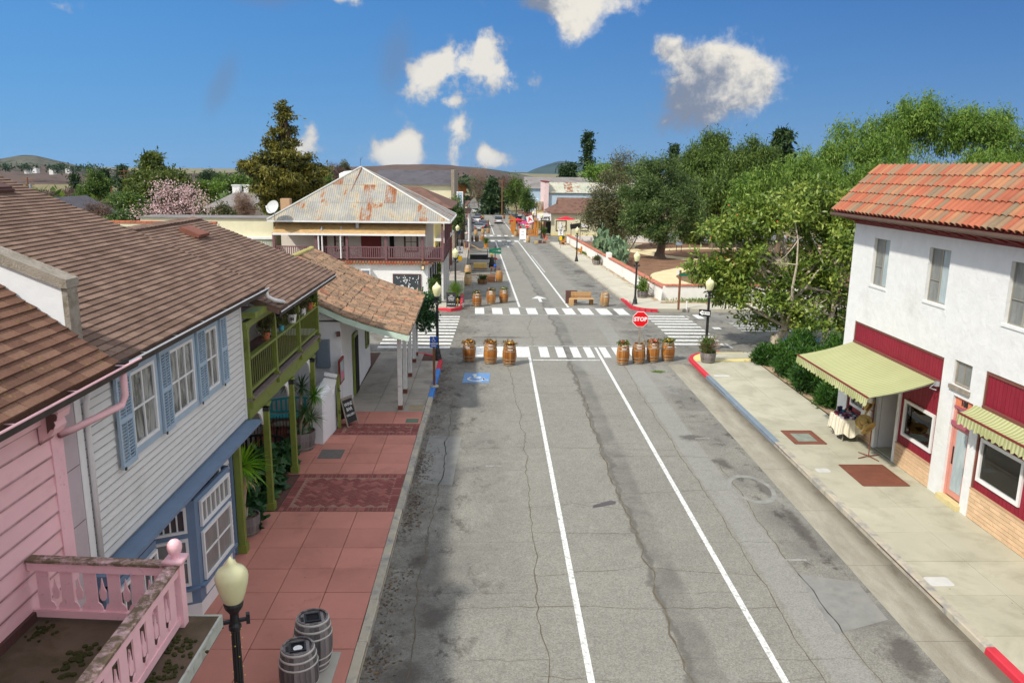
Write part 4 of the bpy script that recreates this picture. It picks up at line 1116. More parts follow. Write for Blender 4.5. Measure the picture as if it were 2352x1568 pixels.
# blue window band: trims, three windows, four louvred shutters
b=MB();b.box(WX,WX+.02,12.5,16.82,4.30,5.84);part('window_casing',b,M['blue'],wh)
for y0,y1 in((12.5,13.66),(14.12,15.46),(15.94,16.82)):
 for(a,c,z0,z1)in((y0,y1,5.66,5.80),(y0,y1,4.24,4.36),(y1-.13,y1,4.36,5.66)):
  b=MB();b.box(WX+.021,WX+.06,a,c,z0,z1);part('trim',b,M['blue'],wh)
for y0,y1,nx in((12.56,13.52,2),(14.14,15.32,3),(15.96,16.68,2)):
 window(wh,(WX+.05,y0,4.37),(0,1,0),y1-y0,1.29,nx,2,M['white'],M['glass_curtain'],.055,.035,.02,.03)
def shutter(parent,x,y0,y1,z0,z1,mat):
 b=MB();st=.055;zm=(z0+z1)/2
 for(a,c,d,e)in((y0,y0+st,z0,z1),(y1-st,y1,z0,z1),(y0+st,y1-st,z0,z0+.09),(y0+st,y1-st,z1-.12,z1),(y0+st,y1-st,zm-.04,zm+.04),((y0+y1)/2-.012,(y0+y1)/2+.012,z0+.09,zm-.04),((y0+y1)/2-.012,(y0+y1)/2+.012,zm+.04,z1-.12)):
  b.box(x,x+.045,a,c,d,e)
 s_=part('shutter',b,mat,parent)
 b=MB()
 for(d,e)in((z0+.09,zm-.04),(zm+.04,z1-.12)):
  n=int((e-d)/.052)
  for k in range(n):
   z=d+(k+.5)*(e-d)/n
   for(a,c)in((y0+st,(y0+y1)/2-.012),((y0+y1)/2+.012,y1-st)):b.obox((x+.022,(a+c)/2,z),(.012,c-a,.05),0,0,R(38))
 part('louvres',b,mat,s_,kind='stuff');b=MB();b.box(x+.046,x+.06,y0+.02,y0+.07,z1-.02,z1+.02);b.box(x+.046,x+.06,y0+.02,y0+.07,z0-.02,z0+.03);part('hinge',b,M['black'],s_)
for y0,y1,z0 in((12.02,12.52,4.20),(13.67,14.12,4.24),(15.47,15.93,4.26),(16.83,17.22,4.27)):shutter(wh,WX+.062,y0,y1,z0,z0+1.58,M['blue'])
# cornice and shopfront
for(a,z0,z1)in((.10,2.68,2.78),(.26,2.78,2.86),(.36,2.86,2.94)):
 b=MB();b.box(WX-.2,WX+a,10.9,18.44+a*.2,z0,z1);part('cornice',b,M['blue_dark'],wh)
b=MB();b.box(-9,-6.9,10.9,18.3,0.1,2.7);part('shop_core',b,M['dark_in'],wh)
b=MB();b.box(-6.9,WX-.02,10.9,17.0,2.6,2.69);part('soffit',b,M['blue_dark'],wh)
def front(poly,z0,z1,mat,name='shopfront',th=.06):
 b=MB()
 for(x0,y0),(x1,y1)in zip(poly[:-1],poly[1:]):
  d=Vector((x1-x0,y1-y0,0)).normalized();n_=Vector((d.y,-d.x,0))*th
  b.solid([(x0,y0,z0),(x1,y1,z0),(x1-n_.x,y1-n_.y,z0),(x0-n_.x,y0-n_.y,z0)],[(x0,y0,z1),(x1,y1,z1),(x1-n_.x,y1-n_.y,z1),(x0-n_.x,y0-n_.y,z1)])
 return part(name,b,mat,wh)
bayB=[(-6.85,13.95),(-5.82,14.42),(-5.74,16.25),(-5.9,16.3)]
front(bayB,.13,.42,M['white'],'plinth');front(bayB,.42,2.62,M['blue_dark'])
bayA=[(-5.86,10.95),(-5.86,12.75),(-6.8,13.05)]
front(bayA,.13,.42,M['white'],'plinth');front(bayA,.42,2.62,M['blue_dark'])
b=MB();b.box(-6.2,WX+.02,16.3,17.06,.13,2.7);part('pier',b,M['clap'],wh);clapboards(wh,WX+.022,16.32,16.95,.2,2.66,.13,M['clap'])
b=MB();b.box(WX,WX+.09,16.96,17.1,.13,2.7);part('corner_board',b,M['blue_dark'],wh)
b=MB();b.box(-6.8,-6.74,13.05,13.95,.13,2.6);part('door',b,M['blue_dark'],wh)
def facewin(p,q,t0,t1,z0,z1,nx,nz,gm,fw=.055):
 p,q=Vector((p[0],p[1],0)),Vector((q[0],q[1],0));d=(q-p);L_=d.length;d.normalize();n_=Vector((d.y,-d.x,0))
 o=p+d*(t0*L_)+Vector((0,0,z0))+n_*.035
 window(wh,o,d,(t1-t0)*L_,z1-z0,nx,nz,M['white'],gm,fw,.03,.03,.025,n=n_)
facewin(bayB[0],bayB[1],.22,.86,1.98,2.52,5,1,M['glass'])
facewin(bayB[0],bayB[1],.22,.86,.86,1.86,1,2,M['glass_screen'])
facewin(bayB[1],bayB[2],.10,.92,1.98,2.52,6,1,M['glass_screen'])
facewin(bayB[1],bayB[2],.10,.92,.82,1.86,2,2,M['glass_screen'])
facewin(bayA[0],bayA[1],.12,.95,1.9,2.5,6,1,M['glass'])
facewin(bayA[0],bayA[1],.12,.95,.8,1.8,2,1,M['glass_screen'])
for(p,q,t0,t1)in((bayB[0],bayB[1],.25,.85),(bayB[1],bayB[2],.12,.9),(bayA[0],bayA[1],.12,.95)):
 p,q=Vector((p[0],p[1],0)),Vector((q[0],q[1],0));d=q-p;n_=Vector((d.y,-d.x,0)).normalized()
 a,c=p+d*t0+n_*.012,p+d*t1+n_*.012
 b=MB();b.bar((a.x,a.y,.6),(c.x,c.y,.6),.02,.24,(0,0,1));part('panel',b,M['white'],wh)
 a,c=p+n_*.04,q+n_*.04
 b=MB();b.bar((a.x,a.y,.77),(c.x,c.y,.77),.09,.05);part('sill',b,M['blue_dark'],wh)
 # main roof of the white house
S1=Vector((-1,0,.42)).normalized()
b=MB();b.solid([(-5.66,11.3,6.10),(-13.2,11.3,9.27),(-20,11.3,6.4),(-20,11.3,6.2),(-13.2,11.3,9.07),(-5.66,11.3,5.94)],[(-5.66,19.42,6.10),(-13.2,19.42,9.27),(-20,19.42,6.4),(-20,19.42,6.2),(-13.2,19.42,9.07),(-5.66,19.42,5.94)]);rf=part('roof',b,M['sh_brown_r'],wh)
roof_field(rf,(-5.62,11.3,6.088),(0,1,0),S1,8.12,8.15,.15,.32,M['sh_brown'],M['sh_brown_r'],300)
gutter_y(wh,-5.74,11.62,19.45,6.05,M['white'],M['gutter_dark'],.17)
b=MB();b.tube([(-5.62,19.4,5.96),(-5.62,19.42,5.84),(-5.50,19.6,5.72),(-5.36,20.0,5.60)],.05,8);part('downspout',b,M['white'],wh,smooth=True)
b=MB();b.obox((-11.2,18.0,8.52),(.55,.75,.16),0,0,R(22.8));b.obox((-10.95,18.0,8.40),(.12,.8,.10),0,0,R(22.8));part('roof_vent',b,M['wood_dark'],wh)
# ---------------------------------------------------------------- green balcony house
gh=thing('balcony_house','house with an olive green balcony and posts under a brown shingle roof','house',(-6.5,22,0))
BX=-5.93
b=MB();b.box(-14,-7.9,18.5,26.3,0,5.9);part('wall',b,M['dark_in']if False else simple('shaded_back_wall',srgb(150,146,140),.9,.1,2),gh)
S2=Vector((-1,0,.395)).normalized()
b=MB();b.solid([(-5.36,19.44,5.52),(-9.8,19.44,7.27),(-15.5,19.44,5.0),(-15.5,19.44,4.85),(-9.8,19.44,7.1),(-5.36,19.44,5.38)],[(-5.36,26.6,5.50),(-9.8,26.6,7.22),(-15.5,26.6,4.9),(-15.5,26.6,4.75),(-9.8,26.6,7.05),(-5.36,26.6,5.36)]);rf=part('roof',b,M['sh_brown_r'],gh)
roof_field(rf,(-5.33,19.44,5.51),(0,1,-.003),S2,7.16,4.8,.15,.32,M['sh_brown'],M['sh_brown_r'],300)
b=MB();n=26
for k in range(n):b.obox((-9.8,19.2+7.3*(k+.5)/n,7.285),(.30,7.3/n*1.15,.03),0,R(3))
part('ridge_cap',b,M['sh_brown_r'],rf,kind='stuff')
gutter_y(gh,-5.46,19.5,26.62,5.44,M['white_old'],M['gutter_dark'],.15)
b=MB();b.obox((-9.0,23.9,7.06),(.55,.8,.14),0,0,R(21.5));b.obox((-8.75,23.9,6.98),(.14,.86,.10),0,0,R(21.5));part('roof_vent',b,simple('rusty_vent',srgb(128,82,66),.7),gh)
b=MB();b.tube([(-8.05,21.3,6.50),(-7.98,21.9,6.50),(-7.95,22.3,6.48)],[.02,.075,.055],8);part('vent_pipe',b,simple('orange_clay_vent',srgb(206,142,96),.7),gh,smooth=True)
# balcony
b=MB();b.box(-7.9,BX-.06,18.48,26.2,3.30,3.42);part('floor',b,M['wood_dark'],gh)
b=MB();b.box(BX-.06,BX+.02,18.48,26.15,2.95,3.40);part('beam',b,M['green'],gh)
b=MB();b.box(BX-.05,BX+.10,18.48,26.2,3.40,3.46);part('floor_edge',b,simple('grey_floor_boards',srgb(120,108,102),.8,.2,6),gh)
b=MB();b.box(BX-.10,BX+.04,18.5,26.2,5.20,5.36);part('plate',b,M['green'],gh)
b=MB();b.box(BX-.05,BX+.28,18.47,19.44,5.46,5.60);part('plate',b,M['green'],gh);b=MB();b.box(-7.9,BX-.05,18.48,19.44,5.48,5.58);part('ceiling',b,M['wood_dark'],gh)
for y in(18.56,20.95,23.55,26.08):
 b=MB();b.box(BX-.06,BX+.06,y-.06,y+.06,3.46,5.2);ps=part('post',b,M['green'],gh)
 b=MB();b.ext([(BX+.005,y+.06,5.2),(BX+.005,y+.42,5.2),(BX+.005,y+.30,5.12),(BX+.005,y+.14,5.02),(BX+.005,y+.06,4.80)],(-.04,0,0));part('brace',b,M['green'],ps)
 b=MB();b.box(BX+.02,BX+.10,y-.05,y+.05,3.22,3.52);part('post_foot',b,M['green'],ps)
b=MB();b.box(BX-.07,BX+.07,18.6,26.1,4.42,4.49);part('handrail',b,M['green'],gh)
b=MB();b.box(BX-.03,BX+.03,18.6,26.1,3.60,3.67);part('bottom_rail',b,M['green'],gh)
n=42
for k in range(n):
 y=18.66+(k+.5)*7.4/n
 b=MB();b.box(BX-.010,BX+.010,y-.009,y+.009,3.67,4.42);part('baluster',b,M['green'],gh)
b=MB();b.box(-7.9,BX,26.12,26.18,3.67,4.42);part('end_panel',b,M['green'],gh)
for y,h in((17.12,2.9),(19.5,2.95),(22.08,2.95),(24.75,2.95)):
 x=-5.84
 b=MB();b.box(x-.075,x+.075,y-.075,y+.075,.13,h);ps=part('post',b,M['green'],gh)
 b=MB();b.box(x-.11,x+.11,y-.11,y+.11,.13,.34);part('post_base',b,M['green'],ps)
 if y>18:
  b=MB();b.ext([(x,y+.075,2.95),(x,y+.55,2.95),(x,y+.38,2.86),(x,y+.3,2.72),(x,y+.16,2.66),(x,y+.075,2.45)],(-.05,0,0));part('bracket',b,M['green'],ps)
  b=MB();b.ext([(x-.1,y-.08,2.95),(x-.1,y-.5,2.95),(x-.1,y-.3,2.84),(x-.1,y-.18,2.68),(x-.1,y-.08,2.5)],(.05,0,0));part('bracket',b,M['white'],ps)
  b=MB();b.box(x-.10,x+.10,y-.10,y+.10,2.86,2.95);part('capital',b,M['black'],ps)
b=MB();b.box(-8.0,-7.88,19.5,20.6,3.42,5.3);b.box(-8,-7.88,22.0,23.2,3.42,5.3);part('doorway',b,M['dark_in'],gh)
window(gh,(-7.87,20.9,3.8),(0,1,0),.9,1.3,2,3,M['white'],M['glass'],.05,.03)
window(gh,(-7.87,24.0,3.8),(0,1,0),.9,1.3,2,3,M['white'],M['glass'],.05,.03)
window(gh,(-7.87,20.2,.6),(0,1,0),1.1,1.7,2,2,M['white'],M['glass'],.06,.04)
b=MB();b.box(-7.95,-7.88,18.6,19.6,.1,2.3);part('doorway',b,M['dark_in'],gh)
# patio floor behind the posts
b=MB();b.box(-7.9,-6.62,17.2,26.8,.05,.125);part('patio_floor',b,simple('patio_brick',srgb(150,84,66),.85,.25,7,.4,50),sidewalk)
b=MB();b.box(-9,-7.9,26.1,27.1,0,.12);part('patio_floor',b,M['dirt'],sidewalk)
# ---------------------------------------------------------------- adobe with the tiled porch roof
ad=thing('adobe_house','whitewashed adobe with a mossy clay tile roof over a white post porch','house',(-6,31,0))
def adx(x,y):return x-.028*(y-27.2)
AY0,AY1=27.25,37.3
b=MB();b.prism([(-5.42,27.5),(-5.62,35.2),(-12,35.3),(-12,27.5)],0,3.62);b.solid([(-5.6,27.5,3.7),(-7,27.5,4.35),(-8.2,27.5,4.95),(-12,27.5,3.5)],[(-5.8,35.2,3.6),(-7.2,35.2,4.2),(-8.4,35.2,4.8),(-12,35.2,3.5)]);part('wall',b,M['adobe'],ad)
PROF=[(-2.96,3.22),(-4.3,3.55),(-5.3,3.90),(-6.1,4.27),(-6.9,4.66),(-8.25,5.33)]
def prof_at(t):
 Ls=[(Vector((a[0],a[1]))-Vector((c[0],c[1]))).length for a,c in zip(PROF[:-1],PROF[1:])]
 for(a,c),l in zip(zip(PROF[:-1],PROF[1:]),Ls):
  if t<=l or c is PROF[-1]:
   f=t/l;return Vector((a[0]+(c[0]-a[0])*f,a[1]+(c[1]-a[1])*f)),(Vector(c)-Vector(a)).normalized()
  t-=l
PL=sum((Vector(a)-Vector(c)).length for a,c in zip(PROF[:-1],PROF[1:]))
b=MB();rb=[(x,z-.10)for x,z in PROF];rt=[(x,z-.03)for x,z in PROF]
ring=lambda y:[(adx(x,y),y,z-.012*(y-27))for x,z in rb]+[(adx(-12.5,y),y,3.6),(adx(-12.5,y),y,3.7)]+[(adx(x,y),y,z-.012*(y-27))for x,z in reversed(rt)]
b.solid(ring(AY0+.05),ring(AY1));part('roof',b,M['wood_gray'],ad)
def clay(name,isl=0):
 m,g=newmat(name);r_=g.island()if isl else g.rand()
 c=g.ramp(g.add(g.mul(r_,.75),g.mul(g.mr(g.noise(1.2,4,.6),.3,.7),.25)),[(.05,srgb(112,86,70)),(.3,srgb(156,128,104)),(.55,srgb(132,112,94)),(.8,srgb(172,138,110)),(1,srgb(166,98,74))])
 li=g.mr(g.noise(6,7,.75,None,.5),.50,.62)
 c=g.mix(g.mul(li,.8),c,srgb(70,60,50));c=g.mix(g.mul(g.mr(g.noise(3.3,6,.7),.60,.70),.5),c,srgb(170,160,120))
 g.out(g.bsdf(c,.92,g.bump(g.noise(40,4,.7),.5,.01),0,.15));return m
M['clay']=clay('old_clay_tile');M['clay_r']=clay('old_clay_tiles',1)
def barrel_tile(name,l,r0,r1,mat,n=5,t=.014):
 b=MB()
 for y,r_ in((0,r0),(l,r1)):
  for rr in(r_,r_-t):
   for k in range(n+1):
    a=math.pi*k/n;b.v.append((rr*math.cos(a),y,rr*math.sin(a)*.62))
 m_=n+1
 for k in range(n):
  b.f.append((k,k+1,2*m_+k+1,2*m_+k));b.f.append((m_+k,3*m_+k,3*m_+k+1,m_+k+1));b.f.append((k,m_+k,m_+k+1,k+1))
 me=b.mesh(name);me.materials.append(mat);return me
TL=barrel_tile('tile',.50,.172,.142,M['clay'],5,.022)
def tile_field(parent,cols,rows,pos,cap,me,rest_mat,jit=1.0,name='tile'):
 ms=[]
 for i in range(cols):
  for j in range(rows):
   p,yd,zd=pos(i,j)
   yd=yd.normalized();xd=yd.cross(zd).normalized();zd=xd.cross(yd)
   m_=Matrix((xd,yd,zd)).transposed().to_4x4()
   m4=Matrix.Translation(p)@m_@Matrix.Rotation(R(rnd.uniform(-3,3)*jit),4,'Z')@Matrix.Rotation(R(rnd.uniform(-1.5,2.5)*jit),4,'X')
   ms.append(((p-CAMP).length,m4))
 ms.sort(key=lambda q:q[0])
 for d,m4 in ms[:cap]:piece(name,me,parent,m4)
 if ms[cap:]:
  vs=np.array([v.co for v in me.vertices]);fs=[tuple(p.vertices)for p in me.polygons];b=MB()
  for d,m4 in ms[cap:]:
   i=len(b.v);A=np.array(m4);b.v+=[tuple(q)for q in(vs@A[:3,:3].T+A[:3,3])];b.f+=[tuple(k+i for k in f)for f in fs]
  part(name+'s',b,rest_mat,parent,kind='stuff')
NC=29
def adpos(i,j):
 y=AY0+.12+(AY1-AY0-.2)*(i+.5*0)/(NC-1)+rnd.uniform(-.012,.012)
 t=j*.37+rnd.uniform(-.03,.03)
 p,d=prof_at(t)
 return Vector((adx(p.x,y),y,p.y-.012*(y-27)+rnd.uniform(.0,.015))),Vector((d.x,0,d.y)),Vector((0,0,1))
tile_field(ad,NC,int(PL/.37),adpos,300,TL,M['clay_r'])
M['clay_moss']=simple('mossy_ridge_tile',srgb(168,158,96),.95,.25,5,.6,30)
TR=barrel_tile('ridge_tile',.5,.16,.14,M['clay_moss'])
for k in range(22):
 y=AY0+k*.455;piece('ridge_tile',TR,ad,Matrix.Translation((adx(-8.28,y),y,5.36-.012*(y-27)))@Matrix.Rotation(R(rnd.uniform(-3,3)),4,'Z')@Matrix.Rotation(R(2),4,'X'))
 # bargeboard along the near edge and porch posts
def edge(x,z,y=AY0):return Vector((adx(x,y),y,z))
for a,c in zip(PROF[:4],PROF[1:5]):
 b=MB();b.bar(edge(a[0],a[1]-.13),edge(c[0],c[1]-.13),.07,.2,(0,1,0)if False else(0,0,1));part('bargeboard',b,M['green_lt'],ad)
b=MB();b.bar((-3.42,27.3,3.16),(adx(-3.42,AY1),AY1,3.05),.16,.2);part('porch_beam',b,M['white_old'],ad)
for y in(28.35,30.6,33.15,35.75,37.1):
 x=adx(-3.42,y);b=MB();b.box(x-.075,x+.075,y-.075,y+.075,.13,3.04);ps=part('post',b,M['white_old'],ad)
 b=MB();b.box(x-.085,x+.085,y-.085,y+.085,.125,.30);part('post_shoe',b,M['rust_plate'],ps)
 b=MB();b.box(x-.11,x+.11,y-.11,y+.11,2.96,3.05);part('capital',b,M['white_old'],ps)
b=MB();b.box(-5.46,-5.38,29.9,30.8,.2,2.65);dr=part('door',b,M['green'],ad)
b=MB();b.box(-5.44,-5.36,30.0,30.7,.25,2.5);part('panel',b,M['dark_in'],dr)
window(ad,(-5.56,33.6,1.25),(0,1,0),.75,1.15,2,2,M['green'],M['glass'],.09,.03,.05)
# white wall stub by the gate, with the gate post
ws=thing('wall_stub','low white adobe wall stub beside the green gate post','wall',(-5.7,25.5,0))
b=MB();b.prism([(-5.98,24.55),(-5.52,24.5),(-5.42,26.1),(-5.5,27.5),(-5.98,27.5)],0,1.68);part('wall',b,M['adobe'],ws)
b=MB();b.solid([(-5.95,24.6,1.68),(-5.55,24.6,1.68),(-5.5,27.5,1.68),(-5.95,27.5,1.68)],[(-5.86,24.8,1.78),(-5.64,24.8,1.78),(-5.6,27.5,1.80),(-5.86,27.5,1.80)]);part('cap',b,M['adobe'],ws)
# ================================================================ RIGHT SIDE
rb_=thing('stucco_building','two storey white stucco building with orange clay tile roof and red shopfronts','building',(14,18,0))
X0=12.6
def rbox(name,x0,x1,y0,y1,z0,z1,mat,par=None):
 b=MB();b.box(x0,x1,y0,y1,z0,z1);return part(name,b,M[mat]if isinstance(mat,str)else mat,par or rb_)
 # upper wall with window openings left as recesses
def wall_grid(name,x0,x1,y0,y1,z0,z1,holes,mat):
 ys_=sorted(set([y0,y1]+[h for q in holes for h in q[:2]]));zs_=sorted(set([z0,z1]+[h for q in holes for h in q[2:]]))
 b=MB()
 for a,c in zip(ys_[:-1],ys_[1:]):
  run=None
  for d,e in zip(zs_[:-1],zs_[1:]):
   my,mz=(a+c)/2,(d+e)/2
   if any(h[0]<my<h[1]and h[2]<mz<h[3]for h in holes):
    if run:b.box(x0,x1,a,c,run[0],run[1]);run=None
   else:run=(run[0],e)if run else(d,e)
  if run:b.box(x0,x1,a,c,run[0],run[1])
 return part(name,b,mat,rb_)
up=[(24.68,25.72,5.38,6.92),(21.30,22.38,5.40,6.94),(17.62,18.72,5.42,6.96),(14.2,15.3,5.42,6.96),(19.66,20.46,3.40,4.08)]
def wall_sheet(name,x,y0,y1,z0,z1,holes,mat,dep):
 """one continuous wall face with real openings: a sheet with reveals."""
 bm=bmesh.new();ys_=sorted(set([y0,y1]+[h for q in holes for h in q[:2]]));zs_=sorted(set([z0,z1]+[h for q in holes for h in q[2:]]))
 vv={}
 def V(i,j,d=0):
  k=(i,j,d)
  if k not in vv:vv[k]=bm.verts.new((x+d,ys_[i],zs_[j]))
  return vv[k]
 solid=lambda i,j:0<=i<len(ys_)-1 and 0<=j<len(zs_)-1 and not any(h[0]<(ys_[i]+ys_[i+1])/2<h[1]and h[2]<(zs_[j]+zs_[j+1])/2<h[3]for h in holes)
 for i in range(len(ys_)-1):
  for j in range(len(zs_)-1):
   if solid(i,j):
    bm.faces.new((V(i,j),V(i,j+1),V(i+1,j+1),V(i+1,j)))
    bm.faces.new((V(i,j,dep),V(i+1,j,dep),V(i+1,j+1,dep),V(i,j+1,dep)))
    for(di,dj,a,c)in((-1,0,(i,j),(i,j+1)),(1,0,(i+1,j),(i+1,j+1)),(0,-1,(i,j),(i+1,j)),(0,1,(i,j+1),(i+1,j+1))):
     if not solid(i+di,j+dj):bm.faces.new((V(*a),V(*c),V(*c,dep),V(*a,dep)))
 bmesh.ops.recalc_face_normals(bm,faces=bm.faces)
 me=bpy.data.meshes.new(name);bm.to_mesh(me);bm.free()
 rl=rootof(rb_).location
 me.transform(Matrix.Translation(-rl));return mk(name,me,mat,rb_)
holes=up+[(20.97,26.5,0.0,4.0),(19.42,20.32,0.0,3.12),(8.0,19.08,0.0,4.12)]
wall_sheet('wall',X0,4.0,27.22,0.0,7.6,holes,M['white_stucco'],.32)
rbox('end_wall',X0+.33,30,27.0,27.22,0,8.2,'white_stucco')
rbox('core',13.8,30,4,26.9,0,8.0,'dark_in')
for k,(y0,y1,z0,z1)in enumerate(up[:4]):
 f=window(rb_,(X0+.10,y1,z0),(0,-1,0),y1-y0,z1-z0,2,1,simple('dull_aluminium',srgb(150,146,134),.5,.05,3)if k==0 else bpy.data.materials['dull_aluminium'],M['glass_screen'],.035,.05,.0,.03)
 panes=[c for c in f.children if c.name.startswith('pane')]
 panes[1].data.materials[0]=M['glass_blue']
 ym=y1-(y1-y0)/2
 b=MB();b.box(X0+.085,X0+.10,ym+.04,y1-.05,z0+.62,z0+.645);part('bar',b,bpy.data.materials['dull_aluminium'],f)
 rbox('sill',X0-.03,X0+.08,y0-.05,y1+.05,z0-.07,z0-.005,'white_stucco')
window(rb_,(X0+.07,20.44,3.42),(0,-1,0),.76,.64,2,1,M['wood_gray'],M['glass_screen'],.05,.02,.02,.02)
rbox('sill',X0-.07,X0+.07,19.6,20.52,3.28,3.39,'wood_gray')
# red shopfronts: upright boards one by one, brick stall risers, white framed windows
def boards(y0,y1,z0,z1,x=X0+.05,w=.15,skip=()):
 n=max(1,round((y1-y0)/w));d=(y1-y0)/n
 for k in range(n):
  a,c=y0+k*d+.006,y0+(k+1)*d-.006;m_=(a+c)/2
  zs=[(z0,z1)]
  for(h0,h1,e0,e1)in skip:
   if h0<m_<h1:zs=[s for s in((z0,e0),(e1,z1))if s[1]-s[0]>.03]
  for(e0,e1)in zs:
   b=MB();b.box(x,x+.025,a,c,e0,e1);part('board',b,M['red_panel'],rb_)
 b=MB();b.box(x+.026,x+.06,y0,y1,z0,z1)if not skip else None
 if not skip:part('backing',b,M['red_trim'],rb_)
boards(20.99,26.48,3.32,3.93)
boards(20.99,22.98,.82,3.2,skip=((21.08,22.74,1.14,2.28),))
boards(24.46,26.48,.82,3.2,skip=((24.66,26.26,1.04,2.36),))
boards(10.0,19.02,3.22,4.02)
boards(10.0,19.02,.95,3.1,skip=((17.22,18.92,1.22,2.38),(13.6,15.4,1.22,2.38)))
for(x,y0,y1,z0,z1)in((X0+.02,20.97,26.5,3.93,4.0),(X0+.02,20.95,21.02,.8,3.93),(X0+.02,26.44,26.5,.8,3.93),(X0-.02,20.99,26.46,3.20,3.32),(X0+.02,10,19.08,4.02,4.12),(X0+.02,19.02,19.08,.92,4.02),(X0-.02,10,19.04,3.10,3.22)):
 rbox('trim',x,X0+.09,y0,y1,z0,z1,'brown_trim')
M['tan_brick']=simple('tan_brick',srgb(216,184,148),.85,.1,3,.25,60,rn=.09,dirt=srgb(186,150,118),dirt_amt=.3,dirt_sc=2)
M['tan_mortar']=simple('tan_mortar',srgb(184,152,120),.95,.1,5)
TB={}
def brickwork(y0,y1,z0,z1,x=X0+.02,bl=.40,bh=.112):
 rbox('mortar',x+.012,x+.1,y0,y1,z0,z1,'tan_mortar')
 n=round((z1-z0)/bh);h=(z1-z0)/n
 for r_ in range(n):
  k=-1
  while True:
   a=max(y0,y0+(k+(.5 if r_%2 else 0))*bl);c=min(y1,y0+(k+1+(.5 if r_%2 else 0))*bl);k+=1
   if a>=y1-.02:break
   if c-a<.05:continue
   key=round(c-a,2)
   if key not in TB:
    b=MB();b.box(-.012,.03,-(c-a)/2+.006,(c-a)/2-.006,-h/2+.006,h/2-.006);TB[key]=b.mesh('brick');TB[key].materials.append(M['tan_brick'])
   piece('brick',TB[key],rb_,Matrix.Translation((x+rnd.uniform(-.004,.002),(a+c)/2,z0+(r_+.5)*h)))
brickwork(20.97,22.98,.13,.80);brickwork(24.46,26.5,.13,.80);brickwork(12.0,19.08,.13,.93)
for y0,y1,z in((20.97,22.98,.80),(24.46,26.5,.80),(12.0,19.08,.93)):rbox('ledge',X0-.01,X0+.1,y0,y1,z,z+.035,'tan_mortar')
def shopwin(y0,y1,z0,z1):
 return window(rb_,(X0+.05,y1,z0),(0,-1,0),y1-y0,z1-z0,1,1,M['white'],M['clear'],.09,.03,.05,.02)
m,g=newmat('clear_shop_glass')
fr=g.node('ShaderNodeFresnel',{'IOR':1.5}).outputs[0]
g.out(g.node('ShaderNodeMixShader',{0:g.mul(fr,1.3),1:g.node('ShaderNodeBsdfTransparent',{'Color':(.9,.93,.92,1)}).outputs[0],2:g.node('ShaderNodeBsdfGlossy',{'Roughness':.02}).outputs[0]}).outputs[0]);M['clear']=m
def display(y0,y1,z0,z1,wall):
 b=MB();b.box(X0+.75,X0+.78,y0,y1,z0,z1+.1);b.box(X0+.1,X0+.75,y0,y0+.02,z0,z1+.1);b.box(X0+.1,X0+.75,y1-.02,y1,z0,z1+.1);b.box(X0+.1,X0+.78,y0,y1,z0-.02,z0)
 return part('display_case',b,wall,rb_)
shopwin(21.08,22.74,1.14,2.28);shopwin(24.66,26.26,1.04,2.36);shopwin(17.22,18.92,1.22,2.38);shopwin(13.6,15.4,1.22,2.38)
M['case']=simple('shaded_shop_back',srgb(170,140,106),.9,.3,3);M['case2']=simple('pale_shop_back',srgb(214,206,188),.9,.08,3)
for y0,y1,z0,z1,mt in((21.08,22.74,1.14,2.28,'case'),(24.66,26.26,1.04,2.36,'case'),(17.22,18.92,1.22,2.38,'case2')):display(y0,y1,z0,z1,M[mt])
# doorway of the near-corner shop
rbox('jamb',X0+.0,X0+.12,24.30,24.46,.13,3.2,'white');rbox('jamb',X0+.0,X0+.12,22.98,23.12,.13,3.2,'white')
rbox('reveal',X0+.12,13.4,24.38,24.46,.13,3.2,'red_panel');rbox('reveal',X0+.12,13.4,22.98,23.06,.13,3.2,'red_panel')
rbox('door_lintel',X0+.02,X0+.12,23.12,24.30,2.55,3.2,'white')
rbox('doorway',13.35,13.42,23.06,24.38,.13,2.6,'dark_in');rbox('step',X0+.05,13.4,23.06,24.38,.12,.16,'pale_slab')
rbox('door_leaf',X0+.14,X0+.9,24.30,24.36,.16,2.5,'white')
# narrow salmon door with number panel
rbox('reveal',X0+.2,X0+.3,19.42,20.32,.0,3.12,'salmon')
rbox('door_frame',X0+.08,X0+.2,20.22,20.32,.2,3.12,'salmon');rbox('door_frame',X0+.08,X0+.2,19.42,19.50,.2,3.12,'salmon')
rbox('transom_bar',X0+.02,X0+.2,19.44,20.30,2.30,2.42,simple('mauve_paint',srgb(168,92,108),.5,.1,3));rbox('transom_bar',X0+.05,X0+.2,19.44,20.30,2.78,2.84,bpy.data.materials['mauve_paint'])
rbox('transom_light',X0+.14,X0+.16,19.5,20.22,2.43,2.78,'glass_blue')
rbox('number_panel',X0+.06,X0+.2,19.46,20.28,2.85,3.11,simple('orange_panel_paint',srgb(214,128,92),.6,.1,3,dirt=srgb(160,80,110),dirt_amt=.4,dirt_sc=4))
part('number',text_mb('108',.2,frame_mtx((X0+.055,19.87,2.975),(0,-1,0),(-1,0,0)),.006,bold=.008),M['sign_black'],rb_)
dr=rbox('door',X0+.10,X0+.15,19.5,20.22,.3,2.30,'salmon')
b=MB();b.box(X0+.09,X0+.098,19.60,20.08,.48,2.2);part('glass',b,M['glass_blue'],dr)
b=MB();b.box(X0+.085,X0+.099,20.12,20.17,1.2,1.7);part('letter_plate',b,M['sign_black'],dr)
b=MB();b.box(X0+.06,X0+.1,19.53,19.57,1.1,1.3);part('handle',b,M['metal_gray'],dr)
rbox('step',X0-.12,X0+.1,19.36,20.36,.13,.27,simple('stained_step',srgb(204,190,140),.9,.15,4))
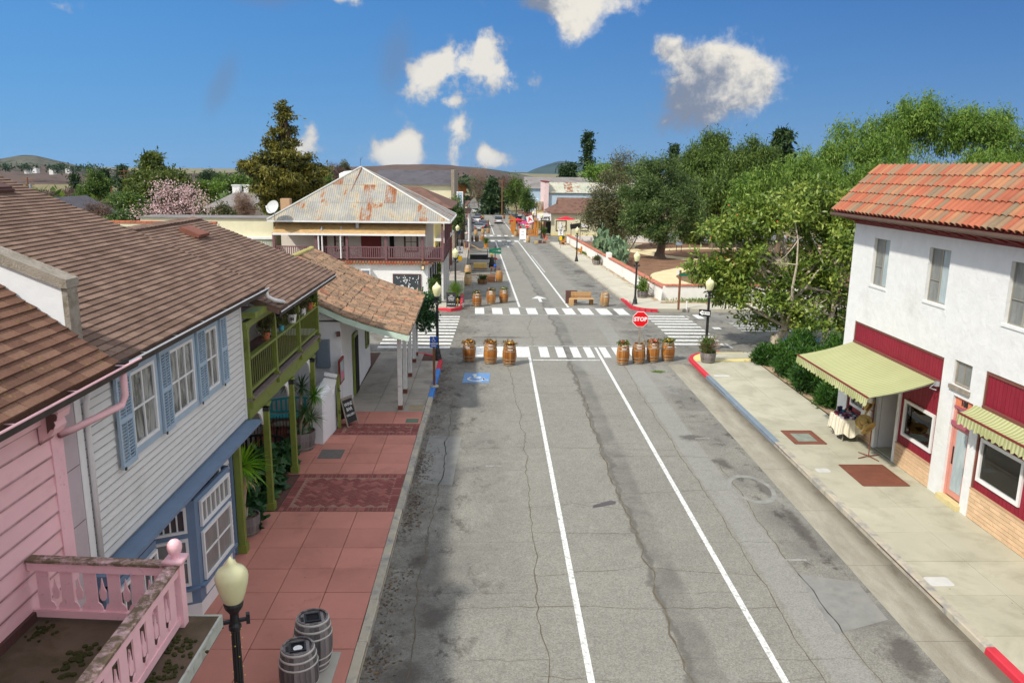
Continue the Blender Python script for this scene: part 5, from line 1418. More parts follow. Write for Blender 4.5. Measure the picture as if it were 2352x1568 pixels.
# eaves
rbox('soffit',12.0,X0+.3,4,27.3,7.56,7.62,'red_trim');rbox('frieze',X0-.05,X0-.002,4,27.2,7.30,7.56,'red_trim')
for k in range(30):
 y=27.0-k*.62;b=MB();b.ext([(X0-.05,y,7.36),(X0-.05,y,7.56),(X0-.52,y,7.56),(X0-.52,y,7.50)],(0,.11,0));part('rafter_tail',b,M['red_trim'],rb_)
b=MB();prof=lambda y:[(12.0,y,7.66),(12.0,y,7.54),(11.92,y,7.53),(11.86,y,7.58),(11.85,y,7.66),(11.87,y,7.66),(11.90,y,7.57),(11.98,y,7.57)]
b.solid(prof(4),prof(27.7));part('gutter',b,simple('brown_gutter',srgb(104,84,74),.6,.15,4),rb_)
sl=Vector((1.47,0,1.52));sd=sl.normalized()
b=MB();b.solid([(11.98,4,7.64),(13.45,4,9.16),(13.9,4,9.16),(13.9,4,7.64)],[(11.98,27.66,7.64),(13.45,27.66,9.16),(13.9,27.66,9.16),(13.9,27.66,7.64)]);rf=part('roof',b,M['red_trim'],rb_)
def spanish(name,isl=0):
 m,g=newmat(name);r_=g.island()if isl else g.rand()
 n=g.node('ShaderNodeValToRGB',{0:r_});cr=n.color_ramp;cr.interpolation='CONSTANT'
 st=[(0,srgb(158,90,66)),(.24,srgb(152,106,80)),(.44,srgb(164,96,70)),(.66,srgb(138,112,88)),(.80,srgb(160,112,80)),(.92,srgb(124,108,86))]
 while len(cr.elements)<len(st):cr.elements.new(.5)
 for e,(p,c)in zip(cr.elements,st):e.position=p;e.color=c+(1,)
 c=g.bright(n.outputs[0],g.mr(g.noise(1.5,5,.6),.3,.7,.85,1.15))
 g.out(g.bsdf(c,.75,g.bump(g.noise(60,3,.6),.2,.01),0,.3));return m
M['sp']=spanish('clay_pan_tile');M['sp_r']=spanish('clay_pan_tiles',1)
STL=barrel_tile('tile',.50,.122,.108,M['sp'],8,.02)
STL.transform(Matrix.Diagonal((1,1,1.5,1)))
def sppos(i,j):
 y=27.52-i*.262;p=Vector((11.93,y,7.66))+sd*(j*.42+rnd.uniform(-.006,.006))+Vector((-.7,0,.7))*.03+Vector((-.02,0,.02))*(1 if True else 0)
 return p,sd+Vector((.045,0,-.045)),Vector((-1,0,.97))
tile_field(rf,46,5,sppos,300,STL,M['sp_r'],.25)
tile_field(rf,44,5,lambda i,j:sppos(i+46,j),0,STL,M['sp_r'],.25)
SPM=simple('clay_pan',srgb(120,74,54),.8,.15,4)
b=MB()
for k in range(26):b.obox((13.47,27.2-k*.47,9.20),(.26,.5,.06),0,R(2.5))
part('ridge_tiles',b,M['sp_r'],rf,kind='stuff')
# parapet at the far end with its blue-grey flashing
b=MB();b.ext([(12.62,27.3,7.6),(12.62,27.3,8.18),(13.05,27.3,8.18),(13.05,27.3,8.3),(13.75,27.3,9.12),(30,27.3,9.12),(30,27.3,7.6)],(0,.42,0));part('parapet',b,M['white_stucco'],rb_)
M['flash']=simple('slate_blue_flashing',srgb(142,156,176),.5,.1,3)
b=MB();b.box(12.56,13.1,27.26,27.78,8.18,8.34);part('flashing',b,M['flash'],rb_)
b=MB();b.bar((13.05,27.52,8.36),(13.8,27.52,9.2),.5,.1);b.box(13.8,30,27.27,27.77,9.16,9.26);part('flashing',b,M['flash'],rb_)
# awnings: one striped cloth with scalloped valance each
def awning_mat():
 m,g=newmat('green_cream_striped_canvas');x,y,z=g.xyz(g.pos())
 f=g.m('FRACT',g.mul(y,7.4));s_=g.mr(g.m('ABSOLUTE',g.sub(f,.5)),.16,.19);t_=g.mr(g.m('ABSOLUTE',g.sub(f,.5)),.42,.45)
 c=g.mix(s_,srgb(206,207,162)+(1,),srgb(178,183,130)+(1,));c=g.mix(t_,c,srgb(164,170,118)+(1,))
 c=g.bright(c,g.mr(g.noise(.8,4,.6),.3,.7,.93,1.06))
 p=g.bsdf(c,.9,None,0,.1);t=g.node('ShaderNodeBsdfTranslucent',{'Color':c}).outputs[0]
 g.out(g.node('ShaderNodeMixShader',{0:.25,1:p,2:t}).outputs[0]);return m
M['awning']=awning_mat()
def awning(label,y0,y1,xb,zb,xf,zf,vd):
 t=thing('awning',label,'awning',(xb,(y0+y1)/2,zb))
 b=MB();n=24;rows=6
 for j in range(rows+1):
  f=j/rows;sag=-.05*math.sin(math.pi*f)
  for i in range(n+1):b.v.append((xb+(xf-xb)*f,y0+(y1-y0)*i/n,zb+(zf-zb)*f+sag))
 for j in range(rows):
  for i in range(n):k=j*(n+1)+i;b.f.append((k,k+1,k+n+2,k+n+1))
 k0=len(b.v);b.v+=[(x,y,z-.012)for x,y,z in b.v[:k0]];b.f+=[tuple(i+k0 for i in reversed(f))for f in b.f[:rows*n]]
 part('canvas',b,M['awning'],t)
 b=MB();ns=max(3,round((y1-y0)/.24));m_=ns*8
 for i in range(m_+1):
  y=y0+(y1-y0)*i/m_;d=vd-.07*abs(math.cos(math.pi*i/8))**2
  b.v+=[(xf-.006,y,zf-.012),(xf-.03-.02*math.sin(i*1.3),y,zf-d)]
  if i:k=2*i;b.f.append((k-2,k-1,k+1,k))
 part('valance',b,M['awning'],t)
 b=MB();b.bar((xf,y0,zf),(xf,y1,zf),.035,.045);part('front_bar',b,M['red_trim'],t)
 for y in(y0+.15,y1-.15):
  b=MB();b.tube([(xb-.02,y,zb-.12),((xb+xf)/2+.1,y+.25,(zb+zf)/2-.22),(xf+.03,y,zf-.03)],.02,6);part('arm',b,M['metal_gray'],t)
 b=MB();b.obox((xb-.02,y0-.10,zb-.03),(.12,.1,.14));b.tube([(xb-.05,y0-.02,zb-.06),(xb-.2,y0-.08,zb-.16),(xb-.05,y0-.16,zb-.2)],.018,6);part('winder',b,M['metal_gray'],t)
 return t
awning('wide extended green and cream striped awning over the corner shop door',21.15,26.42,X0-.05,3.26,10.66,2.78,.30)
awning('short retracted green and cream striped awning above the angel figure window',9.5,19.25,X0-.05,3.16,12.12,2.96,.30)
# goods outside and behind the glass
t=thing('display_table','small table under a cream striped fringed cloth by the shop door','table',(12.1,25.35,.13))
for x,y in((11.86,24.95),(12.36,24.95),(11.86,25.75),(12.36,25.75)):
 b=MB();b.tube([(x,y,.13),(x,y,.84)],.022,6);part('leg',b,M['wood_gray'],t)
b=MB();b.box(11.8,12.42,24.88,25.82,.84,.88);part('tabletop',b,M['wood_gray'],t)
m,g=newmat('cream_striped_cloth');x,y,z=g.xyz(g.pos());f=g.m('FRACT',g.mul(y,4.2))
c=g.mix(g.mr(g.m('ABSOLUTE',g.sub(f,.5)),.05,.03),srgb(232,226,204)+(1,),srgb(150,120,86)+(1,));g.out(g.bsdf(c,.9,g.bump(g.noise(60,3),.3),0,.1))
M['cloth']=m
b=MB();N=40
per=[(11.77,25.85),(12.45,25.85),(12.45,24.85),(11.77,24.85)]
ring=[]
for(p,q)in zip(per,per[1:]+per[:1]):
 for k in range(N//4):ring.append((p[0]+(q[0]-p[0])*k/(N//4),p[1]+(q[1]-p[1])*k/(N//4)))
cx,cy=12.11,25.35
n=len(ring)
for lv,(gr,z)in enumerate(((1.0,.895),(1.02,.86),(1.06,.62),(1.10,.36))):
 for k,(x,y)in enumerate(ring):
  w_=1+(.035*math.sin(k*1.9)if lv>1 else 0)
  b.v.append((cx+(x-cx)*gr*w_,cy+(y-cy)*gr*w_,z-(.08*math.sin(k*.8)if lv==3 else 0)))
for lv in range(3):
 for k in range(n):j=(k+1)%n;b.f.append((lv*n+k,lv*n+j,(lv+1)*n+j,(lv+1)*n+k))
b.f.append(tuple(range(n)))
single('tablecloth',b,M['cloth'],'cream striped cloth with fringe draped over the table by the shop door','tablecloth',(12.1,25.35,.88))
M['goods']=simple('mixed_trinkets',srgb(150,60,84),.6,.1,4,alt=[srgb(60,52,110),srgb(70,130,140),srgb(200,190,200),srgb(90,40,50),srgb(30,28,36)],isl=1)
b=MB()
for k in range(90):
 x,y=rnd.uniform(11.84,12.38),rnd.uniform(24.95,25.75);h=.05+(.25 if y>25.5 and rnd.random()<.5 else .06)*rnd.random()
 b.obox((x,y,.90+h/2),(rnd.uniform(.04,.12),rnd.uniform(.04,.14),h),rnd.uniform(0,3))
o=single('trinkets',b,M['goods'],'heap of colourful jewellery and trinkets on the striped tablecloth','trinkets',(12.1,25.35,.9));o['kind']='stuff';del o['category']
# white blouse hanging on the jamb
b=MB()
for z,hw,d in((2.0,.10,.05),(1.92,.26,.06),(1.6,.30,.09),(1.2,.32,.11),(.85,.36,.12)):
 for k in range(12):a=2*math.pi*k/12;b.v.append((12.38+d*math.cos(a),24.55+hw*math.sin(a)+.02*math.sin(5*a),z))
for j in range(4):
 for k in range(12):q=(k+1)%12;b.f.append((j*12+k,j*12+q,j*12+12+q,j*12+12+k))
b.f.append(tuple(range(12)))
t=thing('blouse','white cotton blouse with a red bead necklace hanging beside the shop door','blouse',(12.38,24.55,.85));part('cloth',b,simple('white_cotton',srgb(232,224,214),.9,.06,6),t,smooth=True)
b=MB();b.tube([(12.32,24.48,1.98),(12.27,24.5,1.7),(12.26,24.55,1.45),(12.27,24.6,1.7),(12.32,24.62,1.98)],.016,6);b.lathe([(.0,-.05),(.05,0),(0,.05)],8,(12.26,24.55,1.4),cap=False);part('necklace',b,simple('red_beads',srgb(150,60,40),.5),t)
b=MB();b.bar((12.6,24.55,2.02),(12.34,24.55,2.0),.02,.02);part('hanger',b,M['wood_dark'],t)
# hat stand
hx,hy=12.05,23.45
t=thing('hat_stand','rusty iron hat stand with crossed feet on the pavement','hat stand',(hx,hy,.13))
b=MB();b.tube([(hx,hy,.14),(hx,hy,1.9)],.018,6);part('pole',b,M['rust_plate'],t)
for a in(20,110,200,290):
 b=MB();b.tube([(hx,hy,.18),(hx+.42*math.cos(R(a)),hy+.42*math.sin(R(a)),.145)],.016,6);part('foot',b,M['rust_plate'],t)
for z,a in((1.75,200),(1.2,215),(1.2,100)):
 b=MB();b.tube([(hx,hy,z-.1),(hx+.2*math.cos(R(a)),hy+.2*math.sin(R(a)),z)],.012,6);part('hook',b,M['rust_plate'],t)
def hat(label,c,rx_,ry_,band,sc=1.0):
 t=thing('straw_hat',label,'hat',(0,0,0),group='straw hats on the stand')
 b=MB();b.lathe([(.0,.13),(.06,.132),(.09,.12),(.10,.06),(.105,.0),(.20,-.012),(.225,.012),(.22,.0),(.12,-.02),(.10,-.02)],20,cap=False);part('brim',b,M['straw'],t,smooth=True)
 b=MB();b.lathe([(.103,.06),(.107,.045),(.109,.012),(.107,.0)],20,cap=False);part('band',b,band,t,smooth=True)
 t.location=c;t.rotation_euler=(R(rx_),R(ry_),0);t.scale=(sc,)*3
hat('topmost straw hat on the iron stand, hung above the other two',(11.87,23.36,1.80),-25,-60,M['wood_post'],1.25)
hat('straw hat with a blue badge, lower on the stand and nearer the street door',(11.86,23.27,1.15),-50,-35,M['sign_blue'],1.2)
hat('straw hat with brown band, lower on the stand and nearer the striped tablecloth',(11.92,23.72,1.2),45,-35,M['brown_trim'],1.2)
# shop window figures
t=thing('angel_figure','grey winged angel figure among greenery in the red shop window','figurine',(12.95,17.95,1.22))
b=MB();b.lathe([(.16,1.22),(.12,1.45),(.06,1.65),(.05,1.68)],12,(12.95,17.95,0));part('robe',b,simple('grey_clay',srgb(150,142,140),.8),t,smooth=True)
b=MB();b.lathe([(.0,1.66),(.06,1.70),(.07,1.75),(.05,1.81),(0,1.83)],10,(12.95,17.95,0),cap=False);part('head',b,simple('brown_clay',srgb(120,76,58),.8),t,smooth=True)
for s_ in(-1,1):
 b=MB();b.ext([(12.99,17.95+s_*.03,1.6),(12.99,17.95+s_*.20,1.78),(12.99,17.95+s_*.22,1.62),(12.99,17.95+s_*.08,1.42)],(.02,0,0));part('wing',b,bpy.data.materials['grey_clay'],t)
b=MB();b.obox((13.2,18.15,1.72),(.02,.72,.82),0,0,R(12));single('ruled_card',b,simple('pale_greenish_board',srgb(216,220,200),.8,.04,5),'pale ruled card leaning at the back of the angel window','card',(13.2,18.15,1.3))
b=MB()
for k in range(14):b.lathe([(0,-.05),(.05,0),(0,.05)],7,(13.15+rnd.uniform(-.08,.08),17.42+rnd.uniform(-.08,.08),1.4+rnd.uniform(0,.5)),cap=False)
o=single('pink_flowers',b,simple('lilac_flowers',srgb(214,170,206),.8,.1,5),'spray of lilac pink flowers in the angel window','flowers',(13.15,17.42,1.3));
t=thing('mannequin_bust','cream bust with necklaces in the window beside the hat stand','mannequin',(12.98,21.55,1.14))
b=MB();b.lathe([(.12,1.16),(.14,1.4),(.16,1.55),(.07,1.66),(.05,1.78),(.05,1.8)],12,(12.98,21.5,0));part('bust',b,M['straw'],t,smooth=True)
b=MB();b.tube([(12.84,21.44,1.6),(12.82,21.5,1.46),(12.84,21.56,1.6)],.012,6);part('necklace',b,M['sign_black'],t)
for k,(y,z,nm)in enumerate(((22.2,1.55,'wide straw hat on a block inside the shop window'),)):
 t=thing('straw_hat',nm,'hat',(12.98,y,z));b=MB();b.lathe([(0,z+.13),(.1,z+.12),(.11,z),(.22,z-.01),(.21,z-.02),(.0,z-.02)],16,(12.98,y,0),cap=False);part('brim',b,M['straw'],t,smooth=True)
 b=MB();b.lathe([(.09,1.16),(.07,1.3),(.06,z-.02)],10,(12.98,y,0));part('block',b,M['wood_post'],t)
b=MB();b.box(12.8,13.1,21.6,22.3,1.14,1.36);single('display_chest',b,M['wood_post'],'wooden chest under the goods in the corner shop window','chest',(12.95,21.95,1.14))
# red parked thing at the very corner of the picture: a red painted kerb block
# ================================================================ BEYOND THE CROSSING, LEFT
def corr(name,base,rust,sc=1.0,rustamt=.5,dirv='x'):
 m,g=newmat(name);x,y,z=g.xyz(g.pos());r_=g.rand()
 v2=g.scale(g.pos(),(1.6,1.0,.30))
 n=g.noise(1.1,6,.68,v2,.3);n2=g.noise(9,5,.7)
 amt=g.mul(g.m('POWER',r_,3.0),.24)
 f=g.mr(g.add(g.add(n,amt),g.mul(g.sub(n2,.5),.22)),rustamt+.10,rustamt+.22)
 ru=g.ramp(n2,[(.3,srgb(112,68,46)),(.6,srgb(152,98,62)),(.8,srgb(176,148,108))])
 b0=g.ramp(g.noise(.7,5,.65),[(.3,base[0]),(.7,base[1])])
 b0=g.mix(g.mul(g.mr(n,.46,.62),.5),b0,srgb(196,180,140))
 c=g.mix(f,b0,ru)
 w_=g.m('SINE',g.mul(x if dirv=='x' else y,42.0))
 c=g.bright(c,g.mr(w_,-1,1,.90,1.06))
 g.out(g.bsdf(c,.6,g.bump(w_,.5,.02),.15,.3));return m
M['tin']=corr('rusty_corrugated_iron',(srgb(132,132,128),srgb(162,160,153)),None,rustamt=.50)
M['tin2']=corr('rust_streaked_tin',(srgb(160,168,154),srgb(198,200,184)),None,rustamt=.47)
M['tan_sh']=simple('tan_shingle',srgb(188,156,108),.9,.1,3,.2,60,rn=.12)
M['tan_shr']=simple('tan_shingles',srgb(188,156,108),.9,.1,3,.2,60,rn=.12,isl=1)
M['plum']=simple('plum_brown_railing',srgb(120,86,90),.65,.12,3,.2,40,rn=.08)
bh=thing('corner_house','white corner house with a long brown balcony and rusty corrugated hip roof','house',(-9,58,-.2))
b=MB();b.box(-14.9,-4.5,54,62.3,-.6,2.70);part('lower_wall',b,M['bh_wall'],bh)
b=MB();b.box(-14.9,-4.7,55.7,62.2,2.74,5.5);part('upper_wall',b,simple('shaded_upper_wall',srgb(226,218,206),.85,.06,2,.1,20),bh)
b=MB();b.box(-15.1,-3.4,53.9,55.7,2.70,2.80);b.box(-4.7,-3.4,55.7,62.3,2.70,2.80)if False else None;part('balcony_floor',b,M['wood_dark'],bh)
b=MB();b.box(-4.7,-3.4,55.7,62.3,2.70,2.80);part('balcony_floor',b,M['wood_dark'],bh)
for k in range(52):
 x=-14.7+k*.2+.0
 b=MB();b.tube([(x,54.05,2.68),(x,53.72,2.60)],[.095,.10],8);part('tile',b,M['sp'],bh)
for k in range(3):
 b=MB();b.tube([(-4.42,54.1+k*.2,2.68),(-4.12,54.0+k*.2,2.62)],[.095,.1],8);part('tile',b,M['sp'],bh)
 # balcony posts, rails and balusters
for x in(-14.95,-12.1,-10.0,-7.35,-4.85,-3.48):
 b=MB();b.box(x-.08,x+.08,53.92,54.08,2.8,4.62 if x<-4 else 5.3);part('post',b,M['plum'],bh)
for y in(57.5,60,62.2):
 b=MB();b.box(-3.56,-3.40,y-.08,y+.08,2.8,5.3);part('post',b,M['plum'],bh)
for(p,q)in(((-14.95,54,0),(-3.48,54,0)),((-3.48,54,0),(-3.48,62.2,0))):
 for z,h in((3.68,.08),(2.94,.07)):
  b=MB();b.bar((p[0],p[1],z),(q[0],q[1],z),.07,h);part('rail',b,M['plum'],bh)
for k in range(78):
 x=-14.8+k*.145;b=MB();b.box(x-.035,x+.035,53.985,54.015,2.97,3.64);part('baluster',b,M['plum'],bh)
for k in range(54):
 y=54.15+k*.15;b=MB();b.box(-3.495,-3.465,y-.035,y+.035,2.97,3.64);part('baluster',b,M['plum'],bh)
 # upper doors and windows
for x0,x1,mt in((-12.5,-11.7,'wood_dark'),(-9.3,-7.9,'red_trim'),(-7.3,-7.0,'dark_in')):
 b=MB();b.box(x0,x1,55.62,55.7,2.8,4.75);part('door',b,M[mt],bh)
for x0,x1 in((-11.2,-10.4),(-6.3,-5.3)):window(bh,(x0,55.68,3.2),(1,0,0),x1-x0,1.4,2,2,M['wood_dark'],M['glass'],.12,.04)
for x in(-5.2,-4.95,-4.75):
 b=MB();b.box(x-.03,x+.03,55.5,55.56,2.8,5.3);part('shutter_slat',b,M['white'],bh)
 # pent roof of tan shingles
b=MB();b.ext([(-14.95,54.95,5.40),(-14.95,53.82,4.58),(-14.95,53.82,4.50),(-14.95,55.0,5.32)],(10.3,0,0));pr=part('pent_roof',b,M['tan_shr'],bh)
roof_field(pr,(-14.95,53.80,4.585),(1,0,0),Vector((0,1.13,.82)),10.3,1.4,.145,.36,M['tan_sh'],M['tan_shr'],280,lift=.012)
b=MB();b.box(-14.97,-4.63,53.76,53.82,4.47,4.60);part('fascia',b,M['white'],bh)
for x in(-11.9,-11.65,-10.4):
 b=MB();b.tube([(x,53.85,2.5 if x<-11 else 2.9),(x,53.85,4.5)],.05,8);part('white_pipe',b,M['white'],bh)
for x,y in((-11.7,54.1),(-10.4,54.2)):
 b=MB();b.lathe([(.12,0),(.1,.06),(.06,.1),(.06,.16),(.02,.26)],10,(x,y,4.8));part('vent',b,M['metal_gray'],bh)
b=MB();b.lathe([(.14,0),(.14,.34),(.17,.36),(.15,.42),(0,.44)],12,(-9.3,54.3,4.95),cap=False);part('vent',b,M['metal_gray'],bh)
# corrugated hip roof, sheet by sheet
EX0,EX1,EY0,EY1,EZ=-15.3,-2.95,53.85,62.6,5.46;AP=Vector((-9.6,58.2,8.98))
def clip(poly,nrm,d):
 out=[]
 for i in range(len(poly)):
  a,c=poly[i],poly[(i+1)%len(poly)];da,dc=a.dot(nrm)-d,c.dot(nrm)-d
  if da>=0:out.append(a)
  if da*dc<0:out.append(a+(c-a)*(da/(da-dc)))
 return out
def hip_face(A,Bp,apex,wcol,rows,parent,mat):
 A,Bp=Vector(A),Vector(Bp);ed=(Bp-A).normalized();nrm=(Bp-A).cross(apex-A).normalized()
 if nrm.z<0:nrm=-nrm
 sd=nrm.cross(ed)
 if sd.z<0:sd=-sd
 L_=(Bp-A).length;S=(apex-A).dot(sd);ax=(apex-A).dot(ed)
 n=int(L_/wcol)+1
 for r_ in range(rows):
  for k in range(n):
   x0,x1=k*L_/n,(k+1)*L_/n;s0,s1=r_*S/rows-(.06 if r_ else 0),(r_+1)*S/rows
   P_=[Vector((x0,s0)),Vector((x1,s0)),Vector((x1,s1)),Vector((x0,s1))]
   P_=clip(P_,Vector((S,-ax)).normalized(),0.0)
   if len(P_)>2:
    nn_=Vector((-S,-(L_-ax))).normalized();P_=clip(P_,nn_,nn_.dot(Vector((L_,0))))
   if len(P_)<3:continue
   lift=.012+.01*r_+rnd.uniform(0,.006)
   top=[A+ed*p.x+sd*p.y+nrm*lift for p in P_];b=MB();b.ext(top,-nrm*.006);part('roof_sheet',b,mat,parent)
b=MB();c4=[Vector((EX0,EY0,EZ)),Vector((EX1,EY0,EZ)),Vector((EX1,EY1,EZ)),Vector((EX0,EY1,EZ))]
b.v=[tuple(p)for p in c4]+[tuple(AP)];b.f=[(0,1,4),(1,2,4),(2,3,4),(3,0,4),(3,2,1,0)]
rf=part('roof',b,M['tin'],bh)
hip_face(c4[0],c4[1],AP,.78,3,rf,M['tin']);hip_face(c4[1],c4[2],AP,.8,3,rf,M['tin'])
for c in c4[:3]:
 b=MB();b.tube([c+Vector((0,0,.04)),AP+Vector((0,0,.05))],.07,6);part('hip_cap',b,simple('zinc_cap',srgb(190,190,184),.5,.1,3)if c is c4[0]else bpy.data.materials['zinc_cap'],rf)
b=MB();b.bar((EX0,EY0-.03,EZ-.06),(EX1,EY0-.03,EZ-.06),.06,.12);b.bar((EX1+.03,EY0,EZ-.06),(EX1+.03,EY1,EZ-.06),.06,.12)if False else None;part('fascia',b,M['white_old'],bh)
b=MB();b.bar((EX1+.03,EY0,EZ-.06),(EX1+.03,EY1,EZ-.06),.06,.12);part('fascia',b,M['white_old'],bh)
b=MB();b.tube([AP+Vector((.1,-.1,.05)),Vector((-10.4,54.6,5.95)),Vector((-10.45,54.5,5.9))],.035,6);part('conduit',b,simple('rusty_pipe',srgb(128,88,66),.8),rf)
b=MB();b.tube([AP,AP+Vector((0,0,.7))],.012,5);b.tube([AP+Vector((0,0,.5)),AP+Vector((.15,0,.75))],.01,5);part('lightning_rod',b,M['wood_dark'],rf)
# brick chimney
ch=part('chimney',MB().box(-16.3,-15.6,61.2,61.9,4.0,6.6),M['tan_mortar'],bh)
M['red_brick']=simple('chimney_brick',srgb(176,104,76),.85,.14,3,.3,60,rn=.18)
for r_ in range(16):
 for k in range(3):
  w_=.7-.012*r_;b=MB();b.box(-15.95-w_/2+k*w_/3+.012,-15.95-w_/2+(k+1)*w_/3-.012,61.17+.006*r_,61.21,4.2+r_*.15+.008,4.2+(r_+1)*.15-.008);part('brick',b,M['red_brick'],ch)
  # shop window with sale lettering, air conditioner, lantern
b=MB();b.box(-6.92,-4.98,53.93,54.0,-.05,1.86);part('window_surround',b,M['wood_dark'],bh)
b=MB();b.box(-6.84,-5.06,53.915,53.93,.02,1.78);sw=part('shop_window',b,M['glass'],bh)
part('lettering',text_mb('Sale',.62,frame_mtx((-5.95,53.91,.85),(1,0,0),(0,-1,0)),.004,bold=.012),M['chalk'],sw)
b=MB()
for k in range(46):
 x=rnd.uniform(-6.78,-5.12);z=rnd.uniform(1.15,1.75)if rnd.random()<.7 else rnd.uniform(.1,.6);r_=rnd.uniform(.02,.055)
 b.face([(x+r_*math.cos(a*1.047),53.908,z+r_*math.sin(a*1.047))for a in range(6)])
part('dots',b,M['chalk'],sw,kind='stuff')
for s_,x in((1,-6.72),(-1,-5.18)):
 b=MB();b.face([(x,53.907,.02),(x+s_*.42,53.907,.02),(x+s_*.30,53.907,.35),(x+s_*.15,53.907,.75),(x+s_*.02,53.907,.95)]);part('drape',b,simple('pinkish_drape',srgb(214,172,160),.8)if s_==1 else bpy.data.materials['pinkish_drape'],sw)
b=MB();b.box(-9.05,-8.4,53.6,54.0,1.72,2.2);ac=part('air_conditioner',b,M['white_old'],bh);b=MB();b.box(-8.97,-8.48,53.585,53.6,1.8,2.12);part('grille',b,M['plastic_gray'],ac)
b=MB();b.box(-4.92,-4.72,53.72,53.92,2.16,2.5);ln=part('lantern',b,M['black'],bh);b=MB();b.box(-4.9,-4.74,53.70,53.72,2.2,2.44);part('glass',b,simple('warm_lantern_glass',srgb(230,210,170),.3),ln);b=MB();b.tube([(-4.82,53.82,2.5),(-4.82,53.84,2.9),(-4.82,54.0,2.95)],.02,6);part('bracket',b,simple('brass',srgb(176,140,70),.4,metal=.6),ln)
b=MB();b.box(-4.498,-4.46,54.3,62,-.3,2.6);part('side_panel',b,M['white_old'],bh)
for k,y in enumerate((55.2,57.4,59.6)):
 b=MB();b.box(-4.46,-4.42,y,y+1.1,0-.2,2.1);part('door',b,M['dark_in'],bh)
for y in(54.4,56.6,59.0,61.4):
 b=MB();b.box(-3.6,-3.46,y,y+.14,-.2,2.7);part('porch_post',b,M['white_old'],bh)
t=thing('satellite_dish','grey satellite dish on the left eave corner of the corrugated roof','satellite dish',(-14.95,53.6,5.5))
b=MB();c0=Vector((-14.75,53.35,6.35));dd=Vector((-.35,-.8,.45)).normalized();_,s1,t1=basis(dd)
for r_,h in((.0,-.10),(.2,-.085),(.4,-.02),(.48,.02)):
 for k in range(20):a=2*math.pi*k/20;b.v.append(tuple(c0+(s1*math.cos(a)+t1*math.sin(a))*r_+dd*h))
for j in range(3):
 for k in range(20):q=(k+1)%20;b.f.append((j*20+k,j*20+q,j*20+20+q,j*20+20+k))
part('dish',b,simple('dish_grey',srgb(186,190,190),.5,.05,3),t,smooth=True)
b=MB();b.tube([c0-t1*.4,c0+dd*.5-t1*.25],.02,6);b.obox(tuple(c0+dd*.52-t1*.22),(.12,.12,.14));part('feed_arm',b,M['sign_white'],t)
b=MB();b.tube([c0-dd*.1,c0-dd*.2-Vector((0,0,.3)),(-14.75,53.75,5.4)],.03,6);part('mast',b,M['metal_gray'],t)
def gable_house(label,name,x0,x1,y0,y1,zb,ze,zr,wall,roof,axis='x',over=.4,group=None,ridge_in=0.0,wins=()):
 t=thing(name,label,'building',((x0+x1)/2,(y0+y1)/2,zb),group=group)
 b=MB();b.box(x0,x1,y0,y1,zb,ze);part('wall',b,wall,t)
 b=MB();o=over
 if axis=='x':
  ym=(y0+y1)/2;A=[(x0-o,y0-o,ze-.05),(x1+o,y0-o,ze-.05),(x1+o,y1+o,ze-.05),(x0-o,y1+o,ze-.05),(x0-o+ridge_in,ym,zr),(x1+o-ridge_in,ym,zr)]
  b.v=A;b.f=[(0,1,5,4),(2,3,4,5),(3,0,4),(1,2,5),(3,2,1,0)]
 else:
  xm=(x0+x1)/2;A=[(x0-o,y0-o,ze-.05),(x1+o,y0-o,ze-.05),(x1+o,y1+o,ze-.05),(x0-o,y1+o,ze-.05),(xm,y0-o+ridge_in,zr),(xm,y1+o-ridge_in,zr)]
  b.v=A;b.f=[(0,1,4),(1,2,5,4),(2,3,5),(3,0,4,5),(3,2,1,0)]
 part('roof',b,roof,t)
 for(wx,wz,ww,wh_)in wins:window(t,(wx,y0,wz),(1,0,0),ww,wh_,1,2,M['white'],M['glass'],.08,.05)
 return t
M['roof_grey']=simple('weathered_grey_shingles',srgb(126,122,120),.9,.14,.6,.3,30,dirt=srgb(100,96,92),dirt_amt=.4,dirt_sc=.5)
M['roof_dark']=simple('dark_slate_shingles',srgb(84,82,88),.9,.14,.6,.3,30,dirt=srgb(68,66,72),dirt_amt=.4,dirt_sc=.8)
M['roof_brown']=simple('brown_shake_roof',srgb(112,84,72),.9,.2,1.2,.5,25,dirt=srgb(86,64,54),dirt_amt=.42,dirt_sc=1.4)
M['pale_wall']=simple('pale_siding',srgb(214,212,204),.8,.06,1)
M['blue_wall']=simple('pale_blue_grey_siding',srgb(176,196,210),.75,.08,1.5,.15,20,stretch=(3,3,.3))
# cream and yellow walls between the roofs
t=thing('cream_building','flat roofed cream building beside the corrugated hip roof','building',(-20,58,-.3))
b=MB();b.box(-24.5,-15.35,55.5,58,-.3,5.42);part('wall',b,M['cream'],t);b=MB();b.box(-24.6,-15.3,55.4,58.1,5.42,5.5);part('coping',b,M['roof_grey'],t)
b=MB();b.box(-21.5,-15.4,55.2,55.45,2.9,4.05);part('tin_skirt',b,M['tin2'],t);b=MB();b.box(-21.6,-15.35,55.1,55.5,4.05,4.2);part('ledge',b,M['white'],t)
for x0,x1,y,zt,lb in((-23.5,-15.6,45.2,5.78,'long yellow yard wall with brick coping behind the brown roof ridge'),(-16.6,-14.6,50.2,3.95,'short yellow yard wall with brick coping below the satellite dish')):
 t=thing('yard_wall',lb,'wall',((x0+x1)/2,y,0),group=None)
 b=MB();b.box(x0,x1,y,y+.2,0,zt);part('wall',b,M['cream'],t)
 for k in range(int((x1-x0)/.3)):b=MB();b.box(x0+k*.3+.008,x0+(k+1)*.3-.008,y-.04,y+.24,zt,zt+.12);part('brick',b,M['red_brick'],t)
